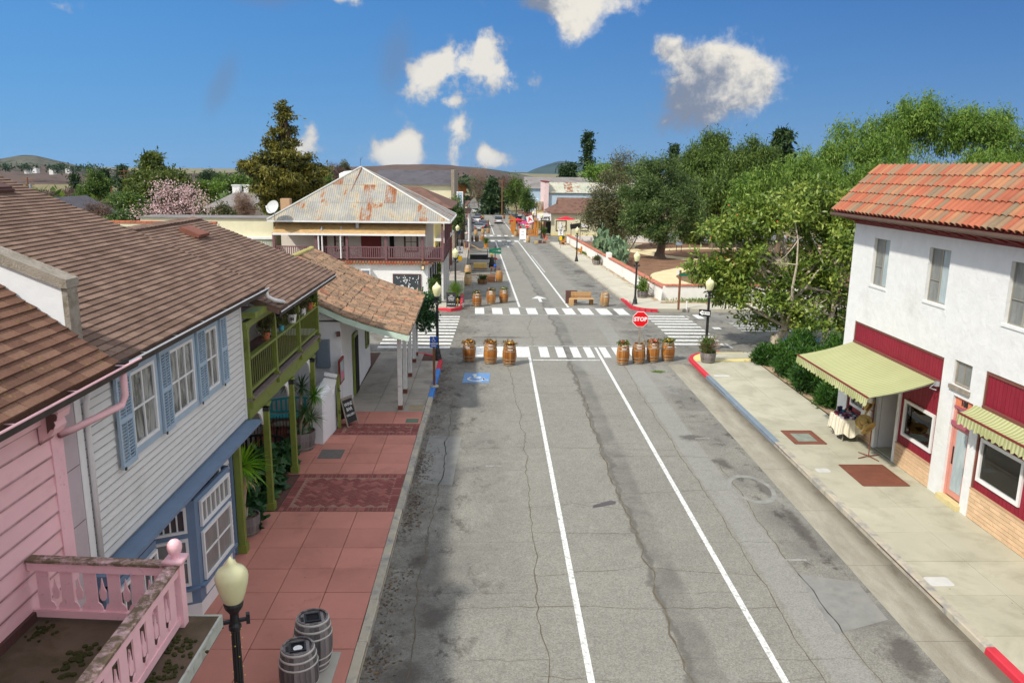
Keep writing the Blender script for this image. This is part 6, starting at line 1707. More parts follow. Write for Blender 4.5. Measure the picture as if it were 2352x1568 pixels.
for k,(x,z)in enumerate(((-16.0,4.08),(-15.7,4.08))):
 t=thing('flower_pot',('taller','smaller')[k]+' terracotta pot with a green plant on the short yellow wall','flower pot',(x,50.3,z));b=MB();b.lathe([(.09,0),(.13,.22-.05*k),(.14,.22-.05*k),(.12,.2)],10,(x,50.3,z));part('pot',b,M['terracotta'],t)
 b=MB();
 for q in range(16):a=rnd.uniform(0,6.3);b.tube([(x,50.3,z+.2),(x+.12*math.cos(a),50.3+.12*math.sin(a),z+rnd.uniform(.3,.55)-.1*k)],[.03,.005],4)
 part('leaves',b,L['shrub'],t)
 # far left houses seen over the roofs
t=gable_house('pale house with a grey hip roof carrying white roof vents behind the blossom tree','house',-41.5,-30.5,116,126,gz(118)-.3,3.1,5.3,M['pale_wall'],M['roof_grey'],'x',.5,ridge_in=3.4,wins=((-33.5,1.2,1.2,1.4),))
for x in(-38.6,-36.9,-34.9):
 b=MB();b.box(x-.55,x+.55,120.5,121.6,4.9,6.1);part('roof_vent',b,M['white'],t);b=MB();b.box(x-.65,x+.65,120.4,121.7,6.1,6.25);part('vent_cap',b,M['white_old'],t)
gable_house('low house with a grey gable roof in front of the house with roof vents','house',-33,-26,100,108,gz(104)-.3,2.0,4.0,M['pale_wall'],M['roof_grey'],'y',.4)
gable_house('house with a dark slate roof beyond the brown roof ridge, beside the power poles','house',-54,-45.5,86,98,gz(90)-.3,2.9,5.3,M['pale_wall'],M['roof_dark'],'y',.5)
# far left shops along the street
t=thing('yellow_store','tall yellow clapboard store with a dark slate roof and false front down the street','building',(-10,104,gz(104)))
b=MB();b.box(-14.8,-5.3,100,110,gz(104)-.3,7.0);part('wall',b,M['cream'],t)
b=MB();b.v=[(-15,99.6,6.95),(-5.3,99.6,6.95),(-5.3,105,8.75),(-15,105,8.75),(-15,110,6.9),(-5.3,110,6.9)];b.f=[(0,1,2,3),(3,2,5,4),(0,3,4),(1,5,2),(0,4,5,1)];part('roof',b,M['roof_dark'],t)
b=MB();b.box(-5.3,-4.9,99.6,110.4,gz(104)-.3,8.85);part('false_front',b,M['wood_gray'],t)
window(t,(-8.6,99.99,4.8),(1,0,0),.9,1.1,1,2,M['white'],M['glass'],.08,.05)
b=MB();b.box(-4.9,-3.0,99.8,110,3.5,3.7);part('porch_roof',b,M['roof_brown'],t)
for y in(100,104,109):b=MB();b.box(-3.2,-3.05,y,y+.15,gz(y),3.5);part('porch_post',b,M['white'],t)
b=MB();b.box(-4.6,-3.8,99.4,99.5,3.9,6.2);part('hanging_sign',b,M['sign_white'],t);b=MB();b.box(-4.5,-3.9,99.38,99.4,4.0,6.1);part('sign_face',b,M['blue'],t)
t=gable_house('low yellow shop with a brown hip roof and brown porch posts','shop',-11.5,-5.3,72,82,gz(77)-.3,5.6,7.25,M['yellow'],M['roof_brown'],'x',1.6,ridge_in=3.4)
for y in(71,75,79):b=MB();b.box(-4.35,-4.15,y,y+.2,gz(y),5.5);part('porch_post',b,M['brown_trim'],t)
b=MB();b.box(-5.3,-4.1,70.8,82,2.6,2.75);part('porch_roof',b,M['pale_wall'],t)
for k,y in enumerate((73,76.5,80)):b=MB();b.box(-5.32,-5.25,y,y+1.4,gz(y),1.9);part('doorway',b,M['dark_in'],t)
for u0,v0,v1,hh,mt,lb in((-11,118,0,0,'',''),):pass
t=thing('shop_row','row of low dim shopfronts with a porch roof past the yellow store','building',(-10,150,gz(150)))
b=MB();b.box(-18,-7.8,134,200,gz(150)-1,3.0);part('wall',b,M['wood_gray'],t);b=MB();b.box(-7.8,-5.8,134,200,1.0,1.2);part('porch_roof',b,M['roof_brown'],t)
for y in range(136,198,6):b=MB();b.box(-6.0,-5.85,y,y+.15,gz(y),1.0);part('porch_post',b,M['white_old'],t)
for y in range(137,196,8):b=MB();b.box(-7.82,-7.75,y,y+3.5,gz(y)+.2,.6);part('shop_window',b,M['glass'],t)
# ================================================================ BEYOND THE CROSSING, RIGHT
gy=gz(131)
t=thing('cafe','yellow cafe with a brown shake roof and a white cross in its window','building',(14,136,gy))
b=MB();b.box(9.6,24,131,141,gy-.3,2.05);part('wall',b,M['cream'],t)
b=MB();b.box(9.58,24,130.95,131,gy-.3,gy+.25);part('plinth',b,M['yellow'],t)
b=MB();b.v=[(9.0,130.4,2.0),(24.5,130.4,2.0),(24.5,136,4.35),(10.9,136,4.35),(9.0,141.6,2.0),(24.5,141.6,2.0),(10.9,133.2,3.2),(10.9,138.8,3.2)];b.f=[(0,1,2,3,6),(5,4,7,3,2),(0,6,7,4),(6,3,7),(0,4,5,1)];part('roof',b,M['roof_brown'],t)
for x0,x1 in((10.35,12.15),(14.4,15.8)):
 f=window(t,(x0,130.98,-.95),(1,0,0),x1-x0,1.75,1,1,M['wood_dark'],M['glass'],.12,.05)
 if x0<11:
  b=MB();b.box(10.95,11.25,130.90,130.93,-.72,.55);part('cross',b,M['sign_white'],f);b=MB();b.box(10.8,10.949,130.90,130.93,-.3,.1);part('cross',b,M['sign_white'],f);b=MB();b.box(11.251,11.4,130.90,130.93,-.3,.1);part('cross',b,M['sign_white'],f)
  b=MB();b.box(11.6,11.85,130.90,130.93,-.15,.1);part('notice',b,M['sign_white'],f)
 else:b=MB();b.box(x0+.15,x1-.15,130.9,130.93,-.3,.25);part('blind',b,M['sign_white'],f)
b=MB();b.box(6.9,9.6,131.5,146,.55,.7);part('porch_roof',b,M['roof_grey'],t)
for y in(131.8,136,141,145.8):b=MB();b.box(7.0,7.15,y,y+.15,gz(y),.55);part('porch_post',b,M['wood_orange'],t)
b=MB();b.box(9.5,9.58,132,145,gz(138),.6);part('shopfront',b,M['dark_in'],t)
t=thing('cafe_sign','white board sign lettered CAFE hanging from the porch of the yellow cafe','sign',(8.9,130.6,1.0))
b=MB();b.box(7.2,9.5,130.5,130.62,.75,1.95);part('board',b,M['sign_white'],t)
part('lettering',text_mb('CAFE',.68,frame_mtx((8.55,130.48,1.12),(1,0,0),(0,-1,0)),.01,bold=.02),M['sign_black'],t)
b=MB();b.tube([(7.4,130.56,1.95),(7.4,130.6,2.2),(9.6,131.0,2.2)],.03,6);part('bracket',b,M['black'],t)
t=thing('tin_roof_building','long building with a rust streaked tin roof and pink false front behind the cafe','building',(16,150,gz(150)))
b=MB();b.box(9.9,26,145.5,158,gz(150)-.5,4.9);part('wall',b,M['blue_wall'],t)
for k in range(11):
 x0=10.1+k*1.5;b=MB();b.ext([(x0+.01,145.2,4.86+.01),(x0+1.49,145.2,4.87),(x0+1.49,150.5,6.66),(x0+.01,150.5,6.66)],(0,.02,-.05));part('roof_sheet',b,M['tin2'],t)
b=MB();b.box(9.3,10.05,145.0,158,gz(150)-.5,6.75);part('false_front',b,simple('faded_pink_boards',srgb(222,198,196),.85,.1,1.5,.2,20,dirt=srgb(186,130,120),dirt_amt=.3,dirt_sc=2),t);b=MB();b.box(9.2,10.15,144.9,158,6.75,6.9);part('cap',b,M['red_trim'],t)
for x in(13.4,16.6,19.4):window(t,(x,145.48,3.0),(1,0,0),1.0,1.0,1,1,M['white'],M['glass'],.12,.05)
gable_house('large white and grey roofed building rising behind the tin roof','building',7.3,24,176,190,gz(180)-.5,4.9,7.3,M['blue_wall'],M['roof_grey'],'x',.4,wins=((11,2.6,1.4,1.4),))
t=thing('small_shop','small white false fronted shop beyond the evergreen shrub down the street','shop',(8,168,gz(168)))
b=MB();b.box(6.4,9.5,164,172,gz(168)-.5,2.9);part('wall',b,M['blue_wall'],t);b=MB();b.box(6.1,6.4,163.8,172,gz(168)-.5,3.6);part('false_front',b,M['white'],t);b=MB();b.box(5.0,6.1,160,172,.3,.45);part('porch_roof',b,M['roof_brown'],t)
t=thing('rusty_shop','narrow yellow shop with rusty tin front and white corner post beside the pink false front','shop',(8.5,150,gz(150)))
b=MB();b.box(7.9,9.25,147,156,gz(150)-.5,2.2);part('wall',b,M['yellow'],t);b=MB();b.box(7.85,9.25,146.9,147,1.6,3.2);part('tin_front',b,M['tin2'],t);b=MB();b.box(7.5,7.85,146.8,147.2,gz(150),3.3);part('corner_post',b,M['white'],t);b=MB();b.box(5.8,7.9,146,160,.5,.66);part('porch_roof',b,M['red_trim'],t)
for k,(x,y,w_,h_,z)in enumerate(((18,260,14,5,3),(-20,290,16,5,3),(22,330,12,5,2),(-26,230,12,4,2.5))):
 gable_house(('pale house at the far right end of the street','low pale house at the far left of the town','small distant house past the street end on the right','distant pale house on the left behind the yellow store')[k],'house',x-w_/2,x+w_/2,y,y+9,gz(y)-.5,gz(y)+h_-1.5,gz(y)+h_+1,M['pale_wall'],M['roof_grey']if k%2 else M['roof_brown'])
 # houses dotted on the hillsides
HS=[(-.575,1180,'white hillside house, farthest left under the peak'),(-.565,1200,'pale hillside house second below the peak'),(-.545,1190,'white hillside house in the trees below the peak'),(-.525,1210,'white hillside house at the right of the group below the peak'),
(-.335,560,'white flat roofed house on the slope left of the tall bronze conifer'),(-.315,540,'pale long house on the slope touching the tall bronze conifer'),(-.462,330,'white gabled house among trees between the power poles'),(-.41,300,'pale blue house behind the dark conifers by the power pole')]
for r_,y,lb in HS:
 x=r_*y;k=y/560;zt={1180:3.5,1200:4,1190:2.5,1210:4}.get(y,9-.021*y if y>500 else 9-.034*y)
 k=.5 if y>1000 else k
 gable_house(lb,'house',x-6*k,x+6*k,y,y+9,zt-9,zt-1.2,zt+.8,M['white'],M['roof_grey'],group=None)
 # white lookout tower roof and pole-top things
t=thing('water_tank','small white round tank on legs behind the hip roof ridge','tank',(-17.5,100,0))
b=MB();b.lathe([(1.6,7.0),(1.6,8.2),(.9,8.5),(0,8.6)],16,(-17.6,100,0),cap=False);part('tank',b,M['white_old'],t)
for a in range(4):b=MB();b.tube([(-17.6+1.2*math.cos(a*1.57+.8),100+1.2*math.sin(a*1.57+.8),gz(100)),(-17.6+1.2*math.cos(a*1.57+.8),100+1.2*math.sin(a*1.57+.8),7.0)],.12,6);part('leg',b,M['wood_gray'],t)
# ---- garden wall with brick coping
gw=thing('garden_wall','long low white plaster garden wall with red brick coping along the pavement','wall',(12.3,80,gz(80)))
vs=[54.4+k*2.0 for k in range(30)]
for(a,c,h)in((54.4,77.2,1.12),(78.4,113.0,1.12)):
 n=int((c-a)/2.5)
 b=MB()
 for k in range(n+1):
  v=a+(c-a)*k/n
  for uu,hh in((12.12,-.3),(12.12,h),(12.44,h),(12.44,-.3)):b.v.append(tuple(Wp(uu+rnd.uniform(-.02,.02)*(hh>0),v,hh+(rnd.uniform(-.02,.02)if hh>0 else 0))))
  if k:
   i=4*k
   for q in range(3):b.f.append((i-4+q,i-3+q,i+1+q,i+q))
 b.f.append((0,1,2,3));i=4*n;b.f.append((i+3,i+2,i+1,i));part('wall',b,M['wall_lime'],gw)
b=MB();p0,p1=Wp(12.05,77.2,-.3),Wp(12.5,78.4,1.62);b.box(p0.x,p1.x,p0.y,p1.y,p0.z,p1.z);part('pier',b,M['wall_lime'],gw)
b=MB();b.ext([(11.95,54.4,-.2),(11.95,54.4,1.1),(12.3,54.72,1.1),(12.3,54.72,-.2)],(.01,.0,0))if False else None
b=MB();b.prism([(11.93,54.35),(34,55.2),(34,55.52),(12.26,54.72)],-.2,1.10);part('wall',b,M['wall_lime'],gw)
b=MB();p0=Wp(12.3,113.0,-.3);b.box(p0.x,p0.x+18,p0.y,p0.y+.35,p0.z,p0.z+1.4);part('wall',b,M['wall_lime'],gw)
M['cope']=simple('coping_brick',srgb(186,116,94),.85,.15,4,.4,60,rn=.16,dirt=srgb(150,100,84),dirt_amt=.4,dirt_sc=5)
CB=MB().box(-.24,.24,-.12,.12,0,.10).mesh('brick');CB.materials.append(M['cope'])
v=54.5
while v<112.8:
 if not 77.0<v<78.5:
  p=Wp(12.28,v,1.12);piece('brick',CB,gw,Matrix.Translation(p+Vector((rnd.uniform(-.012,.012),0,rnd.uniform(-.006,.008))))@Matrix.Rotation(R(rnd.uniform(-2,2)),4,'Z')@Matrix.Diagonal((1,1.0,1,1)))
 v+=.27 if v<78 else .30
x=12.2
while x<30:
 piece('brick',CB,gw,Matrix.Translation((x,54.53+(x-12)*.036,1.10+rnd.uniform(-.004,.006)))@Matrix.Rotation(R(92+rnd.uniform(-2,2)),4,'Z'));x+=.27
 # ================================================================ VEGETATION
_MI=np.array(_rot)
def at(px,py,Y):
 """the point at distance Y along the street that the photograph shows at this place."""
 d=_MI@np.array([px-1176.0,784.0-py,-1800.0]);return np.array([0,0,9.0])+d*(Y/d[1])
def unit(v):return v/np.maximum(np.linalg.norm(v,axis=1,keepdims=True),1e-6)
def leaf_quads(P_,D,N_,ln,wd):
 """rhombic leaves: base point P, direction D, facing N."""
 S=unit(np.cross(D,N_));ln=ln[:,None];wd=wd[:,None]
 V=np.stack([P_,P_+D*ln*.5+S*wd*.5,P_+D*ln,P_+D*ln*.5-S*wd*.5],1).reshape(-1,3)
 F=np.arange(len(P_)*4).reshape(-1,4)
 return V,F
def clumps(ells,n,bias=.75,rs=npr):
 """n points through the ellipsoids (c, r), most of them towards the outside."""
 vol=np.array([e[1][0]*e[1][1]*e[1][2]for e in ells])**.72;vol/=vol.sum()
 idx=rs.choice(len(ells),n,p=vol);d=unit(rs.normal(size=(n,3)));r_=bias+(1-bias)*rs.rand(n)
 r_=np.where(rs.rand(n)<.28,rs.rand(n)**.5*.85,r_)
 C_=np.array([e[0]for e in ells])[idx];Rr=np.array([e[1]for e in ells])[idx]
 return C_+d*Rr*r_[:,None],d
def lobes(ells,k,f,rs,up=.25):
 """break each crown mass into k smaller rounded sprays standing off its surface."""
 out=[]
 for c,r_ in ells:
  d=unit(rs.normal(size=(k,3))+[0,0,up])
  for q in d:out.append((np.array(c)+q*r_*rs.uniform(.5,.82),np.array(r_)*f*rs.uniform(.7,1.25)))
 return out
def foliage(C_,D0,per,sig,ln,wd,droop=0.0,rs=npr,flat=0.0,jit=.9):
 n=len(C_)*per;P_=np.repeat(C_,per,0);O=np.repeat(D0,per,0)
 sz=np.repeat(.6+.8*rs.rand(len(C_)),per)[:,None]
 P_=P_+rs.normal(size=(n,3))*np.array(sig)*sz
 D=unit(O*.6+rs.normal(size=(n,3))*jit+np.array([0,0,-droop]))
 N_=unit(rs.normal(size=(n,3))*.8+O*.5+np.array([0,0,.5+flat]))
 return leaf_quads(P_,D,N_,ln*(.6+.8*rs.rand(n)),wd*(.7+.6*rs.rand(n)))
def limb(b,p,q,r0,r1,bend=.12,n=5,seg=6):
 p,q=Vector(p),Vector(q);L_=(q-p).length;off=Vector((rnd.gauss(0,1),rnd.gauss(0,1),rnd.gauss(0,.4)))*L_*bend
 pts=[];rr=[]
 for k in range(n+1):
  t=k/n;pts.append(p.lerp(q,t)+off*math.sin(math.pi*t)*.7+Vector((rnd.gauss(0,1),rnd.gauss(0,1),rnd.gauss(0,1)))*L_*.012);rr.append(r0+(r1-r0)*t)
 b.tube(pts,rr,seg);return pts
def tree(name,label,base,ells,nc,per,sig,ln,wd,leaf,bark='bark',tr=.25,droop=0.0,trunk_to=None,nl=12,bias=.75,group=None,cat='tree',limb_out=.75,flat=0.0,jit=.9,lean=(0,0),seed=None,nlobe=9,flobe=.40,squash=1.0):
 rs=np.random.RandomState(seed if seed is not None else abs(hash(label))%1+len(label)*37+int(abs(base[0]*13))+int(base[1]))
 base=np.array(base,float);t=thing(name,label,cat,tuple(base),group=group)
 if nlobe:lb_=[(c,r_*[1,1,squash])for c,r_ in lobes(ells,nlobe,flobe,rs)]
 C_,D0=clumps(lb_ if nlobe else ells,nc,bias,rs)
 V,F=foliage(C_,D0,per,sig,ln,wd,droop,rs,flat,jit)
 me=npmesh('crown',V-base,F);o=mk('crown',me,leaf,t)
 top=np.mean([e[0]for e in ells],0)if trunk_to is None else np.array(trunk_to)
 b=MB();h=top-base
 m_=limb(b,base+[0,0,-.15],top,tr,tr*.45,.04,7,9)
 b.lathe([(tr*1.7,-.1),(tr*1.15,.25),(tr*1.0,.6)],9,tuple(base),cap=False)
 part('trunk',b,M[bark],t,smooth=True)
 if nl:
  b=MB();pick=rs.choice(len(C_),min(nl,len(C_)),replace=False)
  for i in pick:
   k=rs.randint(2,len(m_));e=np.array(m_[k])+(C_[i]-np.array(m_[k]))*limb_out
   pts=limb(b,m_[k],e,tr*.38,tr*.07,.10,5,5)
   for q in range(2):
    j=rs.randint(2,5);e2=np.array(pts[j])+(C_[rs.randint(len(C_))]-np.array(pts[j]))*.35;limb(b,pts[j],e2,tr*.16,tr*.04,.1,3,4)
  part('limbs',b,M[bark],t,kind='stuff')
 return t
def el(px,py,rx,ry,Y,depth=None):
 c=at(px,py,Y);k=Y/1800.0
 return(c,np.array([rx*k,(depth if depth else rx*k*.9),ry*k]))
def gbase(px,Y,dz=0.0):p=at(px,500,Y);return(p[0],Y,gz(Y)+dz)
# ---- the big trees on the right
tree('pepper_tree','huge weeping pepper tree, tallest and widest, rising behind the tiled white building',gbase(2080,78),[el(2110,300,95,62,78),el(1995,330,80,50,76),el(2235,322,95,58,76),el(1885,385,72,50,72),el(2030,410,110,55,70),el(2200,405,130,60,72),el(2350,350,80,66,74),el(2115,254,46,28,78),el(2290,292,46,28,78)],
1500,60,(.28,.28,.5),.36,.095,L['pepper'],'bark',.5,1.6,at(2080,450,77),10,.82,seed=3,limb_out=.5)
tree('pepper_tree','pale green low pepper tree between the dark peppers and the magnolia',gbase(1790,66),[el(1770,430,70,48,66),el(1850,415,70,55,68),el(1720,455,45,36,66),el(1900,440,80,50,68)],460,56,(.26,.26,.4),.32,.09,L['pepper'],'bark',.35,1.6,None,8,.8,seed=4)
tree('pepper_tree','dark rounded pepper tree left of the pointed dark conifer',gbase(1680,112),[el(1640,368,54,46,112),el(1720,368,52,46,110),el(1605,400,55,50,112),el(1690,420,75,55,108),el(1740,400,45,60,110),el(1590,362,28,26,114),el(1650,334,30,20,112)],1000,56,(.38,.38,.62),.46,.12,L['pepper2'],'bark',.5,1.6,None,14,.82,seed=5)
tree('pepper_tree','shaded pepper tree low behind the big olive, its crown near the ground',gbase(1640,104),[el(1650,455,60,40,104),el(1720,470,60,36,104),el(1600,450,45,40,106)],240,50,(.6,.6,.8),.7,.2,L['pepper2'],'bark',.4,1.4,None,6,.8,seed=6)
ob=at(1515,588,88.5)
tree('olive_tree','big dark green olive tree with a leaning twisted trunk in the walled garden',(ob[0],88.5,gz(88.5)+.16),[el(1515,405,55,42,90),el(1475,450,52,46,88),el(1560,455,58,42,90),el(1520,490,72,44,87),el(1450,515,36,34,87),el(1590,495,38,34,89),el(1520,535,42,20,86),el(1480,395,34,28,90),el(1575,530,26,20,88)],
1000,44,(.32,.32,.30),.34,.085,L['olive'],'bark',.55,.1,at(1540,500,88.5),16,.75,seed=8)
tree('olive_tree','brownish olive tree half hidden behind the big olive, nearest the yellow cafe',gbase(1420,104),[el(1430,395,40,36,106),el(1400,440,48,44,104),el(1385,490,44,40,102),el(1430,490,46,48,102),el(1360,505,26,24,102),el(1415,540,40,24,102)],430,55,(.5,.5,.5),.38,.09,L['olive2'],'bark_dark',.4,.1,None,12,.72,seed=9)
tree('round_tree','bright green round tree above the tin roof, left of the brown olive',gbase(1385,170),[el(1375,405,34,16,170),el(1405,400,28,18,172)],90,40,(.8,.8,.7),.7,.3,L['pepper'],tr=.3,nl=0,seed=10)
def conifer(name,label,base,top,w,n,per,leaf,tiers=11,droop=.5,bare=.06,seed=1,lsz=.5,skew=None,tr=.3,group=None,sig=.3,gap=0.0):
 rs=np.random.RandomState(seed);base=np.array(base,float);t=thing(name,label,'tree',tuple(base),group=group)
 H_=top-base[2];C_=[];D0=[];b=MB()
 b.tube([tuple(base+[0,0,-.2]),tuple(base+[0,0,H_*.5]),(base[0],base[1],top)],[tr,tr*.6,.03],8)
 br=MB()
 for k in range(n):
  f=bare+(1-bare)*(k/n)**.9 if True else 0
  ti=math.floor(f*tiers)/tiers;f2=min(.995,ti+rs.rand()*.55/tiers+.2/tiers)
  if rs.rand()<gap:continue
  rad=w(f2)*(.75+.35*rs.rand());a=rs.rand()*6.283
  m_=max(2,int(rad/(sig*1.1))+1)
  tip=base+np.array([math.cos(a)*rad,math.sin(a)*rad,H_*f2-droop*rad*.35])
  for q in range(m_):
   s_=(q+.6)/m_;p=np.array([base[0],base[1],base[2]+H_*f2])*(1-s_)+tip*s_;p[2]-=droop*.12*rad*math.sin(3.14*s_)*-1
   C_.append(p);D0.append([math.cos(a),math.sin(a),-.25])
  if k%3==0:br.tube([(base[0],base[1],base[2]+H_*f2),tuple(tip)],[tr*.16,.015],4,cap=False)
 V,F=foliage(np.array(C_),np.array(D0),per,(sig,sig,sig*.55),lsz,lsz*.34,droop*.6,rs,.3)
 mk('crown',npmesh('crown',V-base,F),leaf,t);part('trunk',b,M['bark_dark'],t,smooth=True)
 if br.v:part('limbs',br,M['bark_dark'],t,kind='stuff')
 return t
pr=gbase(650,86)
tc=tree('giant_conifer','tall bronze green conifer with a pointed top behind the cream building',pr,[el(648,275,22,34,86),el(648,318,40,26,86),el(642,355,52,18,86),el(680,362,44,18,85),el(600,385,44,18,85),el(712,388,42,18,86),el(640,400,60,30,84),el(700,420,46,34,86),el(620,440,44,34,84),el(660,460,60,34,85),el(606,470,30,34,84),el(650,248,9,14,86),el(730,392,24,12,86),el(578,382,24,12,86)],900,44,(.3,.3,.14),.40,.15,L['redwood'],'bark_dark',.5,.5,at(650,262,86),34,.7,flat=.4,seed=12,nlobe=7,flobe=.46,squash=.55)
p=gbase(360,125);conifer('conifer','pointed olive green conifer standing over the pink blossom tree',p,at(360,352,125)[2],lambda f:4.4*(1-f)**.75+.1,330,16,L['redwood']if False else leafmat('olive_conifer_sprays',[srgb(40,54,22),srgb(80,96,36),srgb(118,128,50)],.25),12,.6,.05,3,.75,sig=.5)
p=gbase(395,118);tree('conifer','broad olive green conifer mass right beside the pointed conifer',p,[el(330,425,30,34,120),el(380,425,40,30,118),el(330,460,34,30,116),el(420,440,34,26,118)],300,44,(.6,.6,.55),.6,.2,bpy.data.materials['olive_conifer_sprays'],'bark_dark',.3,.3,seed=14)
# pale pink blossom
bb=gbase(400,70);t=tree('blossom_tree','wide pink blossom tree behind the yellow yard wall',bb,[el(400,455,60,36,70),el(345,485,44,26,69),el(455,480,40,30,70),el(410,490,64,24,68),el(380,438,34,24,71),el(440,450,34,26,71)],330,10,(.34,.34,.28),.12,.12,L['blossom'],'bark_dark',.16,0,None,110,.55,seed=15,limb_out=1.0,nlobe=0)
for i,(px,py,Y,rx,ry,lf,lb,nm)in enumerate([
(220,430,150,34,34,'shrub','round dark green tree between the two left power poles','round_tree'),(268,462,110,22,20,'olive','grey green round bush left of the conifer mass','bush'),(300,470,100,36,26,'shrub','yellowish green bush in front of the conifer mass','bush'),
(232,492,84,28,28,'purple','purplish bare bush beside the dark slate roof','bush'),(285,500,80,34,22,'olive','grey green low bush beside the blossom tree','bush'),(196,448,170,20,20,'shrub','bright green small tree by the leftmost tall pole','round_tree'),
(140,455,190,60,18,'purple','wide brownish bare thicket beyond the brown roof','thicket'),(95,452,230,16,16,'conifer','small dark tree at the left beyond the brown roof','round_tree'),(540,420,150,60,18,'shrub','long bright green tree row beyond the vented grey roof','round_tree'),
(480,432,140,28,16,'pepper','low bright green tree left of the vented grey roof','round_tree'),(735,415,120,28,34,'shrub','dark green tree right behind the bronze conifer','round_tree'),(770,400,160,22,24,'purple','reddish bare tree between the bronze conifer and the hip roof','bare_tree'),
(792,392,190,14,20,'olive2','tall thin grey green tree left of the hip roof apex','round_tree'),(560,480,96,26,30,'bare','bare twiggy tree in front of the vented grey roof','bare_tree'),(520,492,88,28,20,'olive2','brown green twiggy shrub below the vented grey roof','bush'),
(1048,490,94,17,36,'olive','narrow grey green tree by the low yellow shop porch','round_tree'),(1185,440,165,24,34,'pepper2','leafy green pepper tree arching over the right shops','pepper_tree'),(1213,462,142,18,26,'shrub','dense evergreen shrub tree beside the pink false front','round_tree'),
(1147,452,250,34,18,'conifer','dark rounded tree closing the street end','round_tree'),(1165,425,300,22,26,'purple','brown bare trees behind the tall pole at the street end','bare_tree'),(1098,430,235,20,46,'bare','tall bare reddish tree over the left side of the far street','bare_tree'),
(370,398,420,26,12,'conifer','dark tree clump on the slope behind the pointed conifer','round_tree'),(480,405,430,24,12,'conifer','dark tree on the slope over the vented roof','round_tree'),(565,388,500,24,9,'conifer','dark trees above the white hillside house by the bronze conifer','round_tree'),
(1595,535,112,30,22,'magnolia','small spreading many stemmed tree in the garden beyond the path','small_tree'),(1580,400,130,30,40,'pepper2','dark pepper tree between the big olive and the rounded pepper','pepper_tree'),(1640,500,140,60,18,'shrub','low green shrubbery at the far end of the garden','bush'),(1750,505,130,60,20,'shrub','green bushes behind the magnolia at the garden end','bush'),
(30,440,260,40,12,'purple','bare thicket on the far left slope under the peak','thicket'),(250,415,240,12,26,'conifer','tall dark conifer by the middle power pole','conifer'),(290,410,235,18,30,'conifer','tall dark conifer against the tallest power pole','conifer'),(181,418,260,9,18,'conifer','small pointed dark conifer between two poles','conifer')]):
 small=rx*ry*Y*Y/3.2e6
 if nm=='conifer':
  tz=at(px,py-ry,Y)[2];conifer('conifer',lb,gbase(px,Y),tz,(lambda f,w_=rx*Y/1800:w_*(1-f)**.8+.1),150,10,L['conifer'],10,.5,.08,20+i,.9,sig=.6,tr=.3);continue
 k=Y/1800
 tree(nm,lb,gbase(px,Y),[el(px,py,rx,ry,Y),el(px-rx*.4,py+ry*.25,rx*.6,ry*.7,Y),el(px+rx*.4,py+ry*.3,rx*.6,ry*.65,Y)],150 if lf not in('bare','purple')else 190,34,(rx*k*.10+.1,)*2+(ry*k*.12+.1,),.10*rx*k+.15 if lf not in('bare','purple')else .16*rx*k+.2,(.045*rx*k+.06)if lf not in('bare','purple')else .012*rx*k+.02,L[lf],'bark_dark' if lf!='bare' else 'bark',max(.08,.05*rx*k),0.2,None,6 if lf not in('bare','purple')else 20,.7,seed=40+i,cat='tree' if 'bush' not in nm and nm!='thicket' else 'bush',jit=.9 if lf not in('bare','purple')else .6)
p=gbase(1782,150);conifer('conifer','pointed blue green dark conifer between the two pepper trees',p,at(1782,300,150)[2],lambda f:5.0*(1-f)**.8+.1,260,12,L['conifer'],12,.3,.3,30,1.1,sig=.6)
p=gbase(1345,215);conifer('bare_pine','very tall thin half bare pine rising over the tin roofed building',p,at(1345,302,215)[2],lambda f:3.2*(1.05-f)**.5*(.5+.5*math.sin(f*31)),150,8,L['conifer'],14,.6,.45,31,1.1,sig=.5,tr=.45,gap=.25)
for px,py,w_,lb in((1292,380,2.6,'left one of the two dark conifers beside the tall bare pine'),(1310,376,2.4,'right one of the two dark conifers beside the tall bare pine'),(1540,330,1.6,'thin bare topped conifer left of the rounded pepper tree'),(1130,415,4.0,'dark conifer at the street end left of the tall pole')):
 p=gbase(px,220);conifer('conifer',lb,p,at(px,py,220)[2],(lambda f,w_=w_:w_*(1-f)**.7+.1),150,10,L['conifer'],10,.5,.1,33+int(px),1.0,sig=.6)
 # distant tree clumps on the hills (nobody could count them)
def scatter(name,pts,leaf,sz,per):
 C_=np.array(pts);V,F=foliage(C_,unit(npr.normal(size=C_.shape)+[0,0,.4]),per,(sz*.45,sz*.45,sz*.3),sz*.5,sz*.34,0,npr);o=mk(name,npmesh(name,V,F),leaf,None);o['kind']='stuff';o['label']='distant tree clumps on the hillsides and in the town'
pts=[]
for k in range(150):
 Y=npr.uniform(320,1250);u_=npr.uniform(-.40,.62);pts.append((u_*Y,Y,gz(Y)+2.0+npr.rand()*2))
for(u0,Y,n,w_,h)in((-.56,1175,30,45,2),(-.53,1215,24,40,2),(-.44,600,24,14,-4),(-.1,1150,30,110,-6),(.02,900,40,60,-8),(-.31,580,16,14,-3)):
 for k in range(n):pts.append((u0*Y+npr.normal()*w_,Y+npr.normal()*8,h+npr.rand()*3))
scatter('distant_trees',pts,L['conifer'],6.5,26)
# tree line closing the town behind the garden and street
pts=[]
for k in range(260):
 Y=npr.uniform(190,330);u_=npr.uniform(.06,.62);pts.append((u_*Y,Y,gz(Y)+1.5+npr.rand()*4.5))
for k in range(170):
 Y=npr.uniform(140,230);u_=npr.uniform(-.62,-.06);pts.append((u_*Y,Y,gz(Y)+1.0+npr.rand()*2.5))
scatter('tree_belt',pts,L['shrub'],3.6,40)
